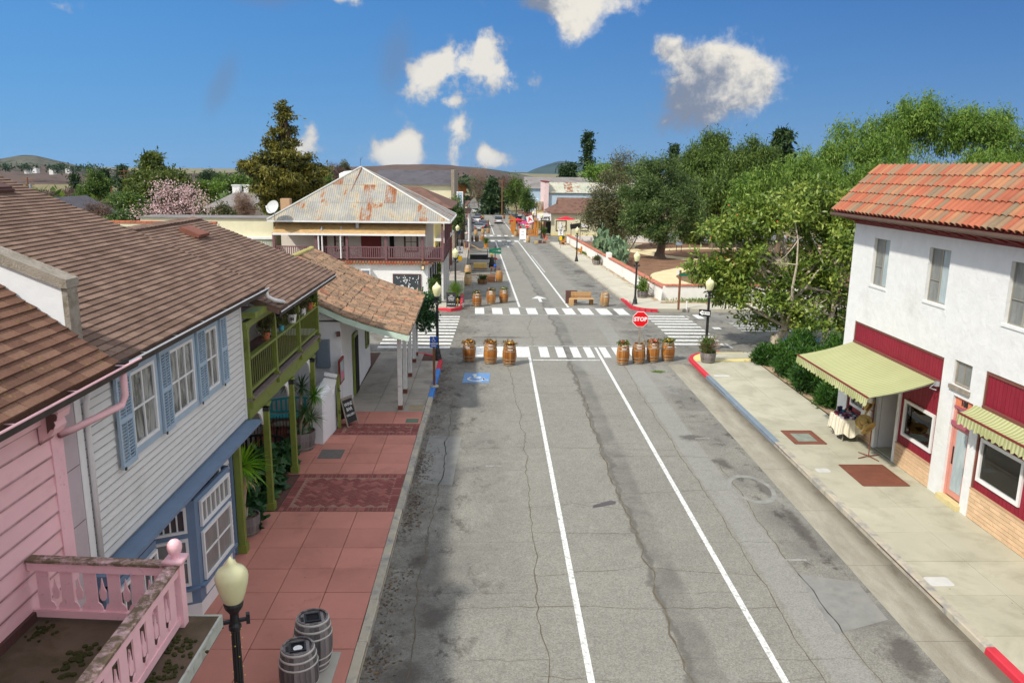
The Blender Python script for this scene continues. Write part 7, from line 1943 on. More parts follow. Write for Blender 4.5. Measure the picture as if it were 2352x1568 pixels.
# ---- the magnolia at the crossing
mb_=(14.75,39.6,.1)
tree('magnolia_tree','spreading magnolia with glossy leaves and bare pale branches at the crossing, over the juniper bed',mb_,[el(1790,500,110,60,42),el(1690,560,95,60,41),el(1620,600,60,40,40.5),el(1720,660,90,62,40),el(1830,640,110,90,41),el(1900,540,80,70,42),el(1880,470,90,44,43),el(1790,730,100,44,39.5),el(1930,720,50,70,41),el(1640,640,52,32,40),el(1700,500,50,40,42)],
980,27,(.24,.24,.16),.27,.12,L['magnolia'],'bark_pale',.24,.0,at(1810,600,41),34,.75,seed=52,flat=.5,limb_out=1.0,nlobe=10,flobe=.36)
t2=tree('magnolia_tree','second magnolia close to the white building, with yellow green leaves on bare stems',(17.8,40.6,.1),[el(1930,600,50,60,40),el(1890,560,60,60,43),el(1960,520,60,70,43),el(1950,690,40,60,41)],240,26,(.26,.26,.2),.27,.12,L['magnolia'],'bark_pale',.18,0,None,30,.6,seed=53,flat=.5,limb_out=1.0)
V,F=[],[]
b=MB()
for k in range(12):
 C_=at(rnd.uniform(1600,1930),rnd.uniform(450,740),39.2+rnd.random());b.lathe([(0,-.05),(.03,-.02),(.027,.03),(0,.05)],6,tuple(C_),cap=False)
o=mk('seed_cone',b.mesh('seed_cone'),simple('orange_seed_cones',srgb(206,112,64),.7,.1,4),bpy.data.objects['magnolia_tree'],None);o.data.transform(Matrix.Translation(-Vector(mb_)));o['kind']='stuff';o.name='seed_cones'
# ---- juniper bed by the white building
b=MB();b.prism([(12.66,27.35),(17,27.35),(17,37.3),(12.66,37.3)],.05,.15);struct('planting_bed',b,M['dirt'])
def bush(name,label,c,r_,leaf,nc=120,per=46,ln=.2,wd=.05,sig=.12,group=None,cat='bush',flat=.2,jit=.7):
 c=np.array(c,float);r_=np.array(r_,float);rs=np.random.RandomState(int(abs(c[0]*31+c[1]*7))%9999)
 t=thing(name,label,cat,(c[0],c[1],c[2]),group=group);cc=c+[0,0,r_[2]*.55]
 C_,D0=clumps([(cc,r_*.9),(cc+[r_[0]*.3,r_[1]*.2,r_[2]*.15],r_*.6),(cc-[r_[0]*.35,r_[1]*.25,0],r_*.6)],nc,.7,rs);C_[:,2]=np.maximum(C_[:,2],c[2]+.05);D0[:,2]=np.abs(D0[:,2])+.3;D0=unit(D0)
 V,F=foliage(C_,D0,per,(sig,sig,sig*.8),ln,wd,-.3,rs,flat,jit);mk('crown',npmesh('crown',V-c,F),leaf,t)
 b=MB()
 for k in range(7):a=rnd.uniform(0,6.3);limb(b,c,c+np.array([r_[0]*.6*math.cos(a),r_[1]*.6*math.sin(a),r_[2]*.8]),.03,.008,.1,3,5)
 part('stems',b,M['bark_dark'],t,kind='stuff');return t
for i,(x,y,rx,ry,rz,lb)in enumerate([(13.1,35.9,.65,.8,.55,'low juniper at the crossing end of the bed, beside the magnolia trunk'),(14.6,36.2,.9,1.0,1.0,'tall dark juniper under the magnolia trunk'),(13.5,33.6,.9,1.1,.95,'broad juniper in the middle of the bed'),(15.2,33.6,1.2,1.3,1.3,'tallest juniper at the back of the bed'),(13.3,31.3,.75,1.2,.85,'spreading juniper spilling over the pavement edge'),(14.8,31.0,1.1,1.2,1.1,'dark juniper behind the spreading one'),(13.5,29.0,.8,.75,.7,'bright green juniper mound nearest the striped awning'),(15.0,28.8,1.0,.9,1.0,'juniper against the white end wall')]):
 bush('juniper',lb,(x,y,.12),(rx,ry,rz),L['juniper'],150,52,.22,.05,.13,'junipers in the bed')
b=MB();b.lathe([(.2,0),(.24,.12),(.15,.22),(0,.25)],8,(13.6,28.2,.12));single('rock',b,M['rock'],'single brown stone at the edge of the juniper bed','rock',(13.6,28.2,.12))
b=MB();limb(b,(14.9,30.6,.1),(15.3,30.2,4.0),.13,.09,.03,5,8)
single('tree_stem',b,M['bark_pale'],'pale bare trunk rising from the junipers behind the awning','trunk',(14.9,30.6,.1),smooth=True)
# verge grass and stones along the garden wall
pts=[]
V,F=[],[]
n=2600;xs_=npr.uniform(11.9,26,n);ys_=53.0+npr.rand(n)*(1.5+(xs_-12)*.02);keep=(np.sin(xs_*.9)+npr.rand(n)*1.6)>.2
xs_,ys_=xs_[keep],ys_[keep];P_=np.stack([xs_,ys_,np.full(len(xs_),.13)],1)
V,F=leaf_quads(P_,unit(npr.normal(size=P_.shape)*.5+[0,0,1]),unit(npr.normal(size=P_.shape)),.16+.1*npr.rand(len(P_)),np.full(len(P_),.04))
o=mk('grass',npmesh('grass',V,F),L['grass'],None);o['kind']='stuff';o['label']='rough grass on the verge below the garden wall'
n=1500;v_=npr.uniform(92,101,n);u_=11.85+npr.rand(n)*.5;P_=np.array([tuple(Wp(a,c,.13))for a,c in zip(u_,v_)]);V,F=leaf_quads(P_,unit(npr.normal(size=P_.shape)*.5+[0,0,1]),unit(npr.normal(size=P_.shape)),.16+.1*npr.rand(n),np.full(n,.05));o=mk('grass',npmesh('grass',V,F),L['grass'],None);o['kind']='stuff';o['label']='green grass strip at the foot of the garden wall near the benches'
n=260;P_=np.stack([7.6+npr.normal(size=n)*.16,34.6+npr.normal(size=n)*.10,np.full(n,.0)],1);V,F=leaf_quads(P_,unit(npr.normal(size=P_.shape)*.7+[0,0,1]),unit(npr.normal(size=P_.shape)),.05+.05*npr.rand(n),np.full(n,.02));o=mk('weeds',npmesh('weeds',V,F),L['grass'],None);o['kind']='stuff';o['label']='small weed tuft growing in the asphalt by the barrels'
b=MB()
for k in range(60):
 v_=rnd.uniform(54.2,96);u_=11.72+rnd.uniform(-.12,.25)+(.5 if v_<56 else 0);p=Wp(u_,v_,.1);s_=rnd.uniform(.08,.2)
 b.lathe([(s_,0),(s_*1.1,s_*.4),(s_*.6,s_*.8),(0,s_*.85)],6,tuple(p),cap=False)
o=mk('verge_stones',b.mesh('verge_stones'),M['rock'],None);o['kind']='stuff';o['label']='pale stones edging the verge'
n=2600;v_=npr.uniform(7,36,n);u_=-2.33+np.abs(npr.normal(size=n))*.28;k_=(np.sin(v_*1.7)+np.sin(v_*.6+1)+npr.rand(n)*2.2)>.7;v_,u_=v_[k_],u_[k_]
P_=np.stack([u_,v_,np.full(len(u_),.012)],1);V,F=leaf_quads(P_,unit(npr.normal(size=P_.shape)*[1,1,.12]),unit(npr.normal(size=P_.shape)*.25+[0,0,1]),.05+.06*npr.rand(len(P_)),.02+.03*npr.rand(len(P_)))
o=mk('leaf_litter',npmesh('leaf_litter',V,F),leafmat('fallen_leaves',[srgb(54,42,30),srgb(92,70,46),srgb(126,100,66)],.05),None);o['kind']='stuff';o['label']='brown leaf litter blown along the left kerb'
# prickly pear leaning over the garden wall
def cactus(label,c,r_,n,seed):
 rs=random.Random(seed);t=thing('prickly_pear',label,'cactus',tuple(c));b=MB()
 for k in range(n):
  a=rs.uniform(0,6.3);f=rs.random()**.5;x,y=c[0]+r_[0]*f*math.cos(a),c[1]+r_[1]*f*math.sin(a);z=c[2]+rs.uniform(.1,1)*r_[2]*(1.05-f*.5)
  s_=rs.uniform(.24,.40);m_=Matrix.Translation((x,y,z))@Matrix.Rotation(rs.uniform(0,6.3),4,'Z')@Matrix.Rotation(rs.uniform(-.6,.6),4,'X')
  q=MB();pr_=[]
  for e in range(9):an=2*math.pi*e/9;pr_.append(Vector((s_*.62*math.cos(an),0,s_*(1+math.sin(an)))))
  q.ext(pr_,(0,.07,0));b.join(q,m_)
 part('pads',b,L['cactus'],t,kind='stuff');b=MB()
 for k in range(6):a=k*1.05;limb(b,c,(c[0]+r_[0]*.5*math.cos(a),c[1]+r_[1]*.5*math.sin(a),c[2]+r_[2]*.6),.14,.07,.1,3,6)
 part('stems',b,M['bark_dark'],t,kind='stuff');return t
p=Wp(13.5,81,.1);cactus('big grey green prickly pear spilling over the garden wall at its pier',p,(1.1,4.2,2.9),210,5)
p=Wp(13.6,90,.1);cactus('taller prickly pear clump behind the wall towards the cafe',p,(1.0,3.4,3.2),150,6)
# canary palm down the street
pb=gbase(1060,118);t=thing('palm_tree','short date palm with an orange brown heart beside the yellow store','palm',pb);tz=at(1060,425,118)[2]
b=MB();b.tube([(pb[0],pb[1],pb[2]-.2),(pb[0],pb[1],tz-.3)],[.5,.45],10);part('trunk',b,M['bark_dark'],t)
b=MB();b.lathe([(.45,-1.4),(.75,-.7),(.7,0),(.2,.3)],12,(pb[0],pb[1],tz));part('heart',b,simple('palm_heart',srgb(176,108,64),.9,.2,3),t)
Pq,Dq,Nq=[],[],[]
for k in range(56):
 a=rnd.uniform(0,6.3);el_=rnd.uniform(-.2,1.35);Lf=rnd.uniform(2.4,3.4);prev=np.array([pb[0],pb[1],tz])
 for q in range(14):
  s_=q/13;e2=el_-s_*1.5;nx_=prev+np.array([math.cos(a)*math.cos(e2),math.sin(a)*math.cos(e2),math.sin(e2)])*Lf/14
  for sg in(-1,1):Pq.append(prev);Dq.append([(nx_-prev)[0]*3-math.sin(a)*sg,(nx_-prev)[1]*3+math.cos(a)*sg,-.35]);Nq.append([0,0,1])
  prev=nx_
V,F=leaf_quads(np.array(Pq),unit(np.array(Dq,float)),np.array(Nq,float),np.full(len(Pq),.75),np.full(len(Pq),.10));mk('fronds',npmesh('fronds',V-np.array(pb),F),L['palm'],t)
def rosette(P_,n,ln,wd,leaf,parent,up=.35,name='leaves',droopy=.5,seed=1):
 """a head of sword leaves, each bending over its length."""
 rs=np.random.RandomState(seed);V=[];F=[]
 for k in range(n):
  a=rs.rand()*6.283;e=math.asin(min(.98,max(-.75,rs.uniform(-.7,1.0))));L_=ln*(.7+.5*rs.rand());p=np.array(P_,float)
  side=np.array([-math.sin(a),math.cos(a),0]);segs=3;i0=len(V)
  for q in range(segs+1):
   s_=q/segs;w_=wd*(1-s_)**.6*(.5+s_ if s_<.5 else 1);V+=[p-side*w_/2,p+side*w_/2]
   e2=e-droopy*s_;p=p+np.array([math.cos(a)*math.cos(e2),math.sin(a)*math.cos(e2),math.sin(e2)])*L_/segs
  for q in range(segs):F.append((i0+2*q,i0+2*q+1,i0+2*q+3,i0+2*q+2))
 rl=np.array(rootof(parent).location);return mk(name,npmesh(name,np.array(V)-rl,np.array(F)),leaf,parent)
 # yuccas and foliage in front of the balcony house
t=thing('yucca','bright green yucca with a shaggy stem by the front green post','yucca',(-6.05,17.95,.12))
b=MB();b.tube([(-6.1,18.0,.1),(-6.08,17.97,.9),(-5.98,17.85,1.7),(-5.95,17.8,1.95)],[.09,.08,.09,.11],8);part('stem',b,M['bark_pale'],t)
rosette((-5.95,17.8,2.0),150,.78,.06,L['yucca'],t,seed=4)
rosette((-6.02,17.92,1.6),40,.45,.05,simple('dead_yucca_leaves',srgb(190,164,112),.9),t,name='dead_leaves',droopy=1.6,seed=5)
def broad(label,c,r_,n,seed,cat='shrub'):
 rs=np.random.RandomState(seed);t=thing('broadleaf_shrub',label,cat,tuple(c));V=[];F=[];b=MB()
 for k in range(n):
  d=unit(rs.normal(size=(1,3)))[0];d[2]=abs(d[2])*.9+.05;p=np.array(c)+d*np.array(r_)*(.5+.55*rs.rand());s_=rs.uniform(.13,.24)
  m_=np.array(Matrix.Rotation(rs.rand()*6.3,3,'Z')@Matrix.Rotation(rs.uniform(.2,1.2),3,'X'));i0=len(V)
  V.append(p);nl=14
  for q in range(nl):an=2*math.pi*q/nl;rr=s_*(1.0 if q%2==0 else .66)*(1 if q else .2);V.append(p+m_@np.array([rr*math.cos(an),rr*math.sin(an),-.04*(q%2)-.03]))
  for q in range(nl):F.append((i0,i0+1+q,i0+1+(q+1)%nl))
  if k%4==0:b.tube([tuple(c),tuple(p)],[.015,.008],4,cap=False)
 mk('leaves',npmesh('leaves',np.array(V)-np.array(c),np.array(F)),L['broad'],t);part('stems',b,M['bark_dark'],t,kind='stuff');return t
broad('lobed dark green shrub between the first and second green posts',(-6.3,18.6,.12),(.5,.85,1.35),170,2)
broad('lobed dark green shrub between the second and third green posts',(-6.35,20.7,.12),(.5,1.0,1.45),190,3)
broad('low dark green shrub at the foot of the third green post',(-6.3,22.4,.12),(.45,.6,.9),90,4)
# ================================================================ STREET FURNITURE
# ---- acorn street lamps
m,g=newmat('cream_lamp_globe');x,y,z=g.xyz(g.obj())
c=g.mix(g.mr(g.noise(5,4,.6),.3,.7,0,.35),srgb(226,224,178)+(1,),srgb(204,202,150)+(1,))
g.out(g.bsdf(c,.22,None,0,.5,**{'Subsurface Weight':.25,'Subsurface Radius':(.1,.1,.06)}));M['globe']=m
def make_lamp():
 t=thing('street_lamp','','street lamp')
 b=MB();b.lathe([(.21,0),(.21,.05),(.185,.08),(.18,.18),(.145,.26),(.135,.40),(.10,.50),(.085,.58),(.09,.62)],16);part('base',b,M['black'],t,smooth=False)
 b=MB();n=24;prof=[(.074,.6),(.06,2.62)]
 for r_,z in prof:
  for k in range(n):a=2*math.pi*k/n;rr=r_*(1 if k%2 else .86);b.v.append((rr*math.cos(a),rr*math.sin(a),z))
 for k in range(n):j=(k+1)%n;b.f.append((k,j,n+j,n+k))
 part('pole',b,M['black'],t)
 b=MB();b.lathe([(.062,2.58),(.085,2.60),(.085,2.66),(.06,2.70),(.06,2.84),(.085,2.88),(.12,2.93),(.135,2.99),(.125,3.02),(.10,3.03)],16);part('collar',b,M['black'],t)
 for s_ in(-1,1):
  b=MB();b.box(s_*.06,s_*.18,-.025,.025,2.70,2.74);b.box(s_*.15,s_*.20,-.04,.04,2.66,2.80);part('banner_stub',b,M['black'],t)
 b=MB();b.lathe([(.11,3.0),(.145,3.06),(.18,3.17),(.21,3.29),(.222,3.38),(.212,3.45),(.17,3.51),(.11,3.55),(.078,3.58),(.07,3.61),(.045,3.64),(.02,3.67),(0,3.70)],20,cap=False);part('globe',b,M['globe'],t,smooth=True)
 return t
lamp0=make_lamp()
LAMPS=[((-3.55,9.86,.13),'nearest street lamp with fairy lights, standing over the red slabs by the pink railing',20),
((-2.62,36.4,.13),'street lamp at the near left corner behind the blue parking sign',0),
(tuple(Wp(-2.42,54.2,.13)),'street lamp at the far left corner behind the chalkboard',10),(tuple(Wp(-2.95,86,.13)),'third street lamp up the left pavement, above the speed sign',0),
(tuple(Wp(-2.75,103,.13)),'fourth street lamp up the left pavement, near the olive brown tree',0),(tuple(Wp(-2.8,135,.13)),'left street lamp just past the second crossing',0),(tuple(Wp(-2.8,158,.13)),'left street lamp beside the parked cars',0),(tuple(Wp(-2.8,185,.13)),'farthest left street lamp in the row',0),
(tuple(Wp(9.85,52.6,.13)),'street lamp at the far right corner before the garden wall',15),(tuple(Wp(9.85,84,.13)),'second street lamp along the garden wall pavement',0),
((10.92,38.9,.13),'street lamp half hidden in the magnolia, carrying the one way sign',5),(tuple(Wp(9.2,121.5,.13)),'street lamp in front of the CAFE sign',0),(tuple(Wp(8.8,134,.13)),'street lamp by the orange parklet and cafe porch',0),(tuple(Wp(9.2,160,.13)),'right street lamp beyond the cafe porch',0)]
for k,(loc,lb,rz)in enumerate(LAMPS):
 if k==0:lamp0.location=loc;lamp0.rotation_euler=(0,0,R(rz));lamp0['label']=lb;lamp0['group']='acorn globe street lamps'
 else:dup(lamp0,loc,R(rz),lb)
b=MB()
for k in range(34):z=.7+k*.058;a=k*1.9;b.lathe([(0,-.012),(.012,0),(0,.012)],5,(-3.55+.085*math.cos(a),9.86+.085*math.sin(a),z+.13),cap=False)
o=single('fairy_lights',b,simple('warm_bulbs',srgb(240,200,80),.3),'string of small yellow fairy lights wound round the nearest lamp post','fairy lights',(-3.55,9.86,.13));o['kind']='stuff';del o['category']
# ---- wine barrels, stave by stave
def stave_mesh(R0,R1,H_,n,mat):
 b=MB();zs=[0,.15,.35,.5,.65,.85,1.0];a=math.pi/n*.96
 for s_ in zs:
  r_=R0+(R1-R0)*(1-(2*s_-1)**2);z=s_*H_
  for rr in(r_,r_-.03):
   for sg in(-1,1):b.v.append((rr*math.cos(a*sg),rr*math.sin(a*sg),z))
 for k in range(len(zs)-1):
  i=4*k;j=i+4
  b.f+=[(i,i+1,j+1,j),(i+2,j+2,j+3,i+3),(i,j,j+2,i+2),(i+1,i+3,j+3,j+1)]
 b.f+=[(0,2,3,1),(len(b.v)-4,len(b.v)-3,len(b.v)-1,len(b.v)-2)]
 me=b.mesh('stave');me.materials.append(mat);return me
def oak(name,c0,c1,c2,rough=.5,coat=.2):
 m,g=newmat(name);v=g.scale(g.obj(),(6,6,.8));n=g.noise(3,6,.65,v)
 c=g.ramp(g.add(g.mul(n,.6),g.mul(g.rand(),.4)),[(.25,c0),(.5,c1),(.8,c2)])
 g.out(g.bsdf(c,rough,g.bump(n,.3,.01),0,.35,**({'Coat Weight':coat}if coat else{})));return m
M['oak']=oak('varnished_oak',srgb(120,72,28),srgb(166,106,46),srgb(196,140,70));M['oak_old']=oak('weathered_oak',srgb(70,66,66),srgb(112,106,106),srgb(146,140,138),.85,0);M['oak_dark']=oak('dark_oak',srgb(74,46,26),srgb(112,74,42),srgb(140,98,58));M['oak_pale']=oak('sun_bleached_oak',srgb(150,112,70),srgb(184,146,98),srgb(206,172,124),.7,0)
M['hoop']=simple('barrel_hoop',srgb(150,146,130),.45,.15,6,.1,40,metal=.4);M['hoop_pale']=simple('pale_barrel_hoop',srgb(190,188,182),.6,.12,6,.1,40)
STV={}
def make_barrel(wood,label,R0=.245,R1=.315,H_=.93,n=20,hoops=(.03,.13,.30,.70,.87,.97),hoopm='hoop',staves=True,group=None,strips=(),lid=None,name='wine_barrel'):
 t=thing(name,label,'barrel',group=group);rad=lambda s_:R0+(R1-R0)*(1-(2*s_-1)**2)
 if staves:
  key=(wood,R0,R1,H_)
  if key not in STV:STV[key]=stave_mesh(R0,R1,H_,n,M[wood])
  for k in range(n):piece('stave',STV[key],t,Matrix.Rotation(2*math.pi*k/n,4,'Z'))
 else:b=MB();b.lathe([(rad(s_),s_*H_)for s_ in(0,.2,.4,.5,.6,.8,1)],16);part('body',b,M[wood],t,smooth=True)
 for s_ in hoops:
  h=.028 if .2<s_<.8 else .036;r0=rad(max(0,s_-.02))+.006;r1=rad(min(1,s_+.02))+.006
  b=MB();b.lathe([(r0-.01,s_*H_-h/2),(r0,s_*H_-h/2),(r1,s_*H_+h/2),(r1-.01,s_*H_+h/2)],20,cap=False);part('hoop',b,M[hoopm],t,smooth=True)
 for s_ in strips:
  b=MB();r_=rad(s_)+.013
  for k in range(7):
   a=R(-112+k*7.5)
   for z in(-.018,.018):b.v.append((r_*math.cos(a),r_*math.sin(a),s_*H_+z))
   if k:i=2*k;b.f.append((i-2,i,i+1,i-1))
  part('reflective_strip',b,M['sign_white'],t)
 b=MB();b.lathe([(0,H_-.06),(R0-.01,H_-.06)],20,cap=False);part('head',b,M[lid or wood],t)
 return t
def blooms(t,r_,z,n,cols,seed,sc=1.0):
 rs=np.random.RandomState(seed);C_=np.stack([r_*rs.normal(size=n)*.5,r_*rs.normal(size=n)*.5,z+.02+.14*rs.rand(n)*sc],1)
 d=unit(rs.normal(size=(n,3))+[0,0,.8]);V,F=foliage(C_,d,9,(.03,.03,.03),.09*sc,.045*sc,0,rs)
 mk('foliage',npmesh('foliage',V,F),L['shrub']if seed%2 else bpy.data.materials.get('dry_autumn_leaves')or leafmat('dry_autumn_leaves',[srgb(74,56,30),srgb(130,96,50),srgb(176,150,84)]),t)
 b=MB()
 for k in range(int(n*.5)):
  a=rs.rand()*6.28;f=rs.rand()**.5*r_*.8;p=(f*math.cos(a),f*math.sin(a),z+.06+.12*rs.rand()*sc);q=.03+.03*rs.rand()
  b.lathe([(0,-q*.5),(q,0),(q*.7,q*.4),(0,q*.5)],6,p,cap=False)
 part('flowers',b,cols,t,kind='stuff')
M['fl_y']=simple('yellow_orange_flowers',srgb(230,176,60),.7,.1,4,alt=[srgb(214,130,60),srgb(150,84,50),srgb(240,214,120)],isl=1);M['fl_r']=simple('red_pink_flowers',srgb(196,50,60),.7,.1,4,alt=[srgb(226,150,160),srgb(120,40,50),srgb(214,110,70)],isl=1);M['fl_p']=simple('pink_dry_flowers',srgb(216,140,150),.7,.1,4,alt=[srgb(130,60,60),srgb(226,190,150)],isl=1)
def place(t,loc,rz=0):
 t.location=loc;t.rotation_euler=(0,0,R(rz))
 if 'barrel' in t.name:t.rotation_euler=(R(rnd.uniform(-1.2,1.2)),R(rnd.uniform(-1.2,1.2)),R(rz+rnd.uniform(-14,14)));t.scale=(rnd.uniform(.97,1.05),)*2+(rnd.uniform(.96,1.05),)
 return t
ST2=(.70+.12,.62+.08)
for x,y,lb,fl,sd,rz in((-1.12,36.45,'varnished barrel planter nearest the left kerb at the near crossing','fl_y',2,0),(-.1,36.1,'varnished barrel planter with dry flowers, middle of the three at the near crossing','fl_y',4,40),(.78,35.85,'varnished barrel planter with pale yellow flowers beside the left lane line','fl_y',6,80),
(6.18,36.05,'varnished barrel planter touching the right lane line at the near crossing','fl_r',7,15),(7.72,36.6,'varnished barrel planter with pink flowers, just right of the stop sign barrel','fl_r',8,55),(8.5,36.85,'varnished barrel planter nearest the red corner kerb','fl_y',9,70)):
 t=make_barrel('oak',lb,group='varnished barrels blocking the near crossing',strips=(.965,.80));blooms(t,.24,.88,60,M[fl],sd);place(t,(x,y,.012),0)
t=make_barrel('oak','varnished barrel carrying the near stop sign post',group='varnished barrels blocking the near crossing',strips=(.955,.82),lid='oak_old');place(t,(6.98,36.3,.012))
for k,(u_,v_,lb)in enumerate(((-.93,52.55,'barrel planter with pink flowers nearest the far left corner kerb'),(.06,53.75,'barrel planter with red flowers, middle of the three past the far crossing'),(.96,54.4,'barrel planter past the far crossing beside the left lane line'))):
 t=make_barrel('oak',lb,group='barrels past the far crossing',strips=(.965,.90,.8)if k else(.95,.74));blooms(t,.24,.88,50,M['fl_p'],11+2*k);place(t,Wp(u_,v_,.0))
t=make_barrel('oak_pale','pale oak barrel at the end of the wooden bench on the right kerb',strips=(.955,.74));place(t,Wp(7.85,53.1,0))
# ---- the foreground litter barrels
for k,(x,y,lb)in enumerate(((-3.22,12.75,'grey weathered litter barrel farther from the lamp, square hole empty'),(-3.27,11.95,'grey weathered litter barrel nearer the lamp, white bag in its square hole'))):
 t=make_barrel('oak_old',lb,.265,.335,.95,22,hoops=(.04,.16,.30,.70,.84,.965),hoopm='hoop_pale',group='litter barrels on the red pavement',lid='oak_old',name='litter_barrel')
 hd=[c for c in t.children if c.name.startswith('head')][0]
 n=9
 b=MB();b.lathe([(.0,.905),(.255,.905),(.255,.89),(0,.89)],22,cap=False);part('lid',b,M['oak_old'],t)
 for q in range(8):
  xx=-.225+q*.064;hw=math.sqrt(max(.01,.25**2-xx**2));b=MB();b.box(xx-.03,xx+.03,-hw,hw,.905,.912);part('lid_board',b,M['oak_old'],t)
 b=MB();r_=.135
 for(a,c,d,e)in((-r_,r_,-r_,-r_+.03),(-r_,r_,r_-.03,r_),(-r_,-r_+.03,-r_+.03,r_-.03),(r_-.03,r_,-r_+.03,r_-.03)):b.box(a,c,d,e,.912,.94)
 fr=part('hole_frame',b,M['black'],t);b=MB();b.box(-r_+.03,r_-.03,-r_+.03,r_-.03,.912,.916);part('hole',b,M['dark_in'],fr)
 if k:b=MB();b.lathe([(.0,.93),(.05,.92),(.08,.917)],9,(-.0,-.02,0),cap=False);part('bag',b,M['sign_white'],fr,smooth=True)
 b=MB();b.box(-.20,-.15,-.07,.07,.912,.918);part('plate',b,M['sign_black'],t)
 place(t,(x,y,.15),18)
b=MB();b.box(-3.65,-2.80,11.4,13.15,.125,.152);part('litter_pad',b,M['concrete'],sidewalk)
# ---- signs
def octagon(r_):return[(r_*math.cos(R(22.5+45*k)),r_*math.sin(R(22.5+45*k)))for k in range(8)]
def stop_sign(label,p,z,post0,size=.38,mat='wood_post'):
 t=thing('stop_sign',label,'stop sign',(p[0],p[1],post0));x,y=p[0],p[1]
 b=MB();b.box(x-.045,x+.045,y-.03,y+.03,post0,z+size*.9);part('post',b,M[mat],t)
 b=MB();b.ext([(x+a,y-.045,z+c)for a,c in octagon(size)],(0,.012,0));f=part('plate',b,M['sign_white'],t)
 b=MB();b.ext([(x+a,y-.050,z+c)for a,c in octagon(size*.935)],(0,.004,0));part('face',b,M['sign_red'],f)
 part('lettering',text_mb('STOP',size*.66,frame_mtx((x,y-.053,z),(1,0,0),(0,-1,0)),.002,bold=.012),M['sign_white'],f);return t
stop_sign('red STOP sign on a wooden post standing in a barrel at the near crossing',(6.98,36.3),2.14,.9,.395,'wood_gray')
p=Wp(6.75,118,0);stop_sign('distant red STOP sign in front of the orange parklet',(p.x,p.y),p.z+2.2,p.z,.40)
t=thing('parking_sign','blue wheelchair PARKING ONLY sign on a brown wooden post at the left kerb','sign',(-2.42,31.55,.13))
b=MB();b.box(-2.47,-2.37,31.5,31.6,.13,1.86);part('post',b,M['wood_post'],t);b=MB();b.lathe([(.2,.13),(.17,.18),(.06,.2)],10,(-2.42,31.55,0));part('footing',b,M['concrete'],t)
b=MB();b.box(-2.575,-2.265,31.47,31.485,1.80,2.27);f=part('plate',b,M['sign_blue'],t)
b=MB()
for q in ISA:b.face([(-2.425+x*.21,31.466,2.14+y*.21)for x,y in q])
part('wheelchair_symbol',b,M['sign_white'],f)
for s_,z in(('PARKING',1.97),('ONLY',1.875)):part('lettering',text_mb(s_,.082,frame_mtx((-2.42,31.466,z),(1,0,0),(0,-1,0)),.001,bold=.004),M['sign_white'],f)
def post_sign(name,label,p,z0,z1,w_,lines,face='sign_white',ink='sign_black',post='metal_gray',pr=.03,extra=None):
 t=thing(name,label,'sign',tuple(p));x,y=p[0],p[1]
 b=MB();b.tube([(x,y+.03,p[2]),(x,y+.03,z1)],pr,6);part('post',b,M[post],t)
 b=MB();b.box(x-w_/2,x+w_/2,y-.015,y,z0,z1);f=part('plate',b,M[face],t)
 for s_,fz,sz in lines:part('lettering',text_mb(s_,sz,frame_mtx((x,y-.018,z0+(z1-z0)*fz),(1,0,0),(0,-1,0)),.001,bold=.006),M[ink],f)
 if extra:b=MB();b.box(x-.18,x+.18,y-.015,y,z0-extra[1],z0-extra[0]);part('lower_plate',b,M['yellow_sign'],t)
 return t
p=Wp(-2.45,73,.13);post_sign('speed_sign','white 5 MPH sign above the left pavement parklets',p,p.z+1.55,p.z+2.35,.62,[('5',.70,.46),('MPH',.25,.26)],extra=(.1,.55))
p=Wp(9.95,101,.13);post_sign('speed_sign','white SPEED LIMIT 5 sign with yellow plate on the right pavement',p,p.z+1.7,p.z+2.55,.66,[('SPEED',.86,.16),('LIMIT',.68,.16),('5',.32,.5)],extra=(.1,.6))
p=Wp(-3.2,108,.13);t=post_sign('parking_sign','yellow over blue sign on a thin pole on the left pavement',p,p.z+2.0,p.z+2.5,.42,[],'yellow_sign');b=MB();b.box(p.x-.2,p.x+.2,p.y-.015,p.y,p.z+1.3,p.z+1.9);part('lower_plate',b,M['sign_blue'],t)
def arrow_sign(label,c,xd,nd,w_,h_,right,txt,par=None):
 t=thing('one_way_sign',label,'sign',tuple(c));fm=frame_mtx(c,xd,nd)
 def pl(poly,z0,th,mat,par):
  b=MB();P_=[fm@Vector((x,y,z0))for x,y in poly];b.ext(P_,(fm.to_3x3()@Vector((0,0,1)))*th);return part('plate' if par is t else 'mark',b,M[mat],par)
 f=pl([(-w_/2,-h_/2),(w_/2,-h_/2),(w_/2,h_/2),(-w_/2,h_/2)],0,.012,'sign_black',t);s_=1 if right else-1
 pl([(-s_*w_*.44,-h_*.22),(s_*w_*.18,-h_*.22),(s_*w_*.18,-h_*.40),(s_*w_*.46,0),(s_*w_*.18,h_*.40),(s_*w_*.18,h_*.22),(-s_*w_*.44,h_*.22)][::s_],.013,.003,'sign_white',f)
 part('lettering',text_mb(txt,h_*.30,fm@Matrix.Translation((-s_*w_*.10,0,.018)),.001,bold=.004),M['sign_black'],f);return t
arrow_sign('ONE WAY arrow sign pointing left on the lamp post by the magnolia',(10.70,38.72,2.02),(.78,-.6,0),(-.62,-.78,0),.62,.34,False,'ONE WAY')
p=Wp(9.9,127,0);t=arrow_sign('ONE WAY arrow sign pointing right in front of the yellow cafe',(p.x+.4,p.y,p.z+2.75),(1,0,0),(0,-1,0),1.3,.45,True,'ONE WAY');b=MB();b.tube([(p.x+.4,p.y+.05,p.z),(p.x+.4,p.y+.05,p.z+3.2)],.05,6);part('post',b,M['wood_post'],t)
p=Vector((12.15,50.35,.12));t=thing('brown_sign_post','tall brown wooden sign post at the far right corner below the garden wall','sign post',tuple(p))
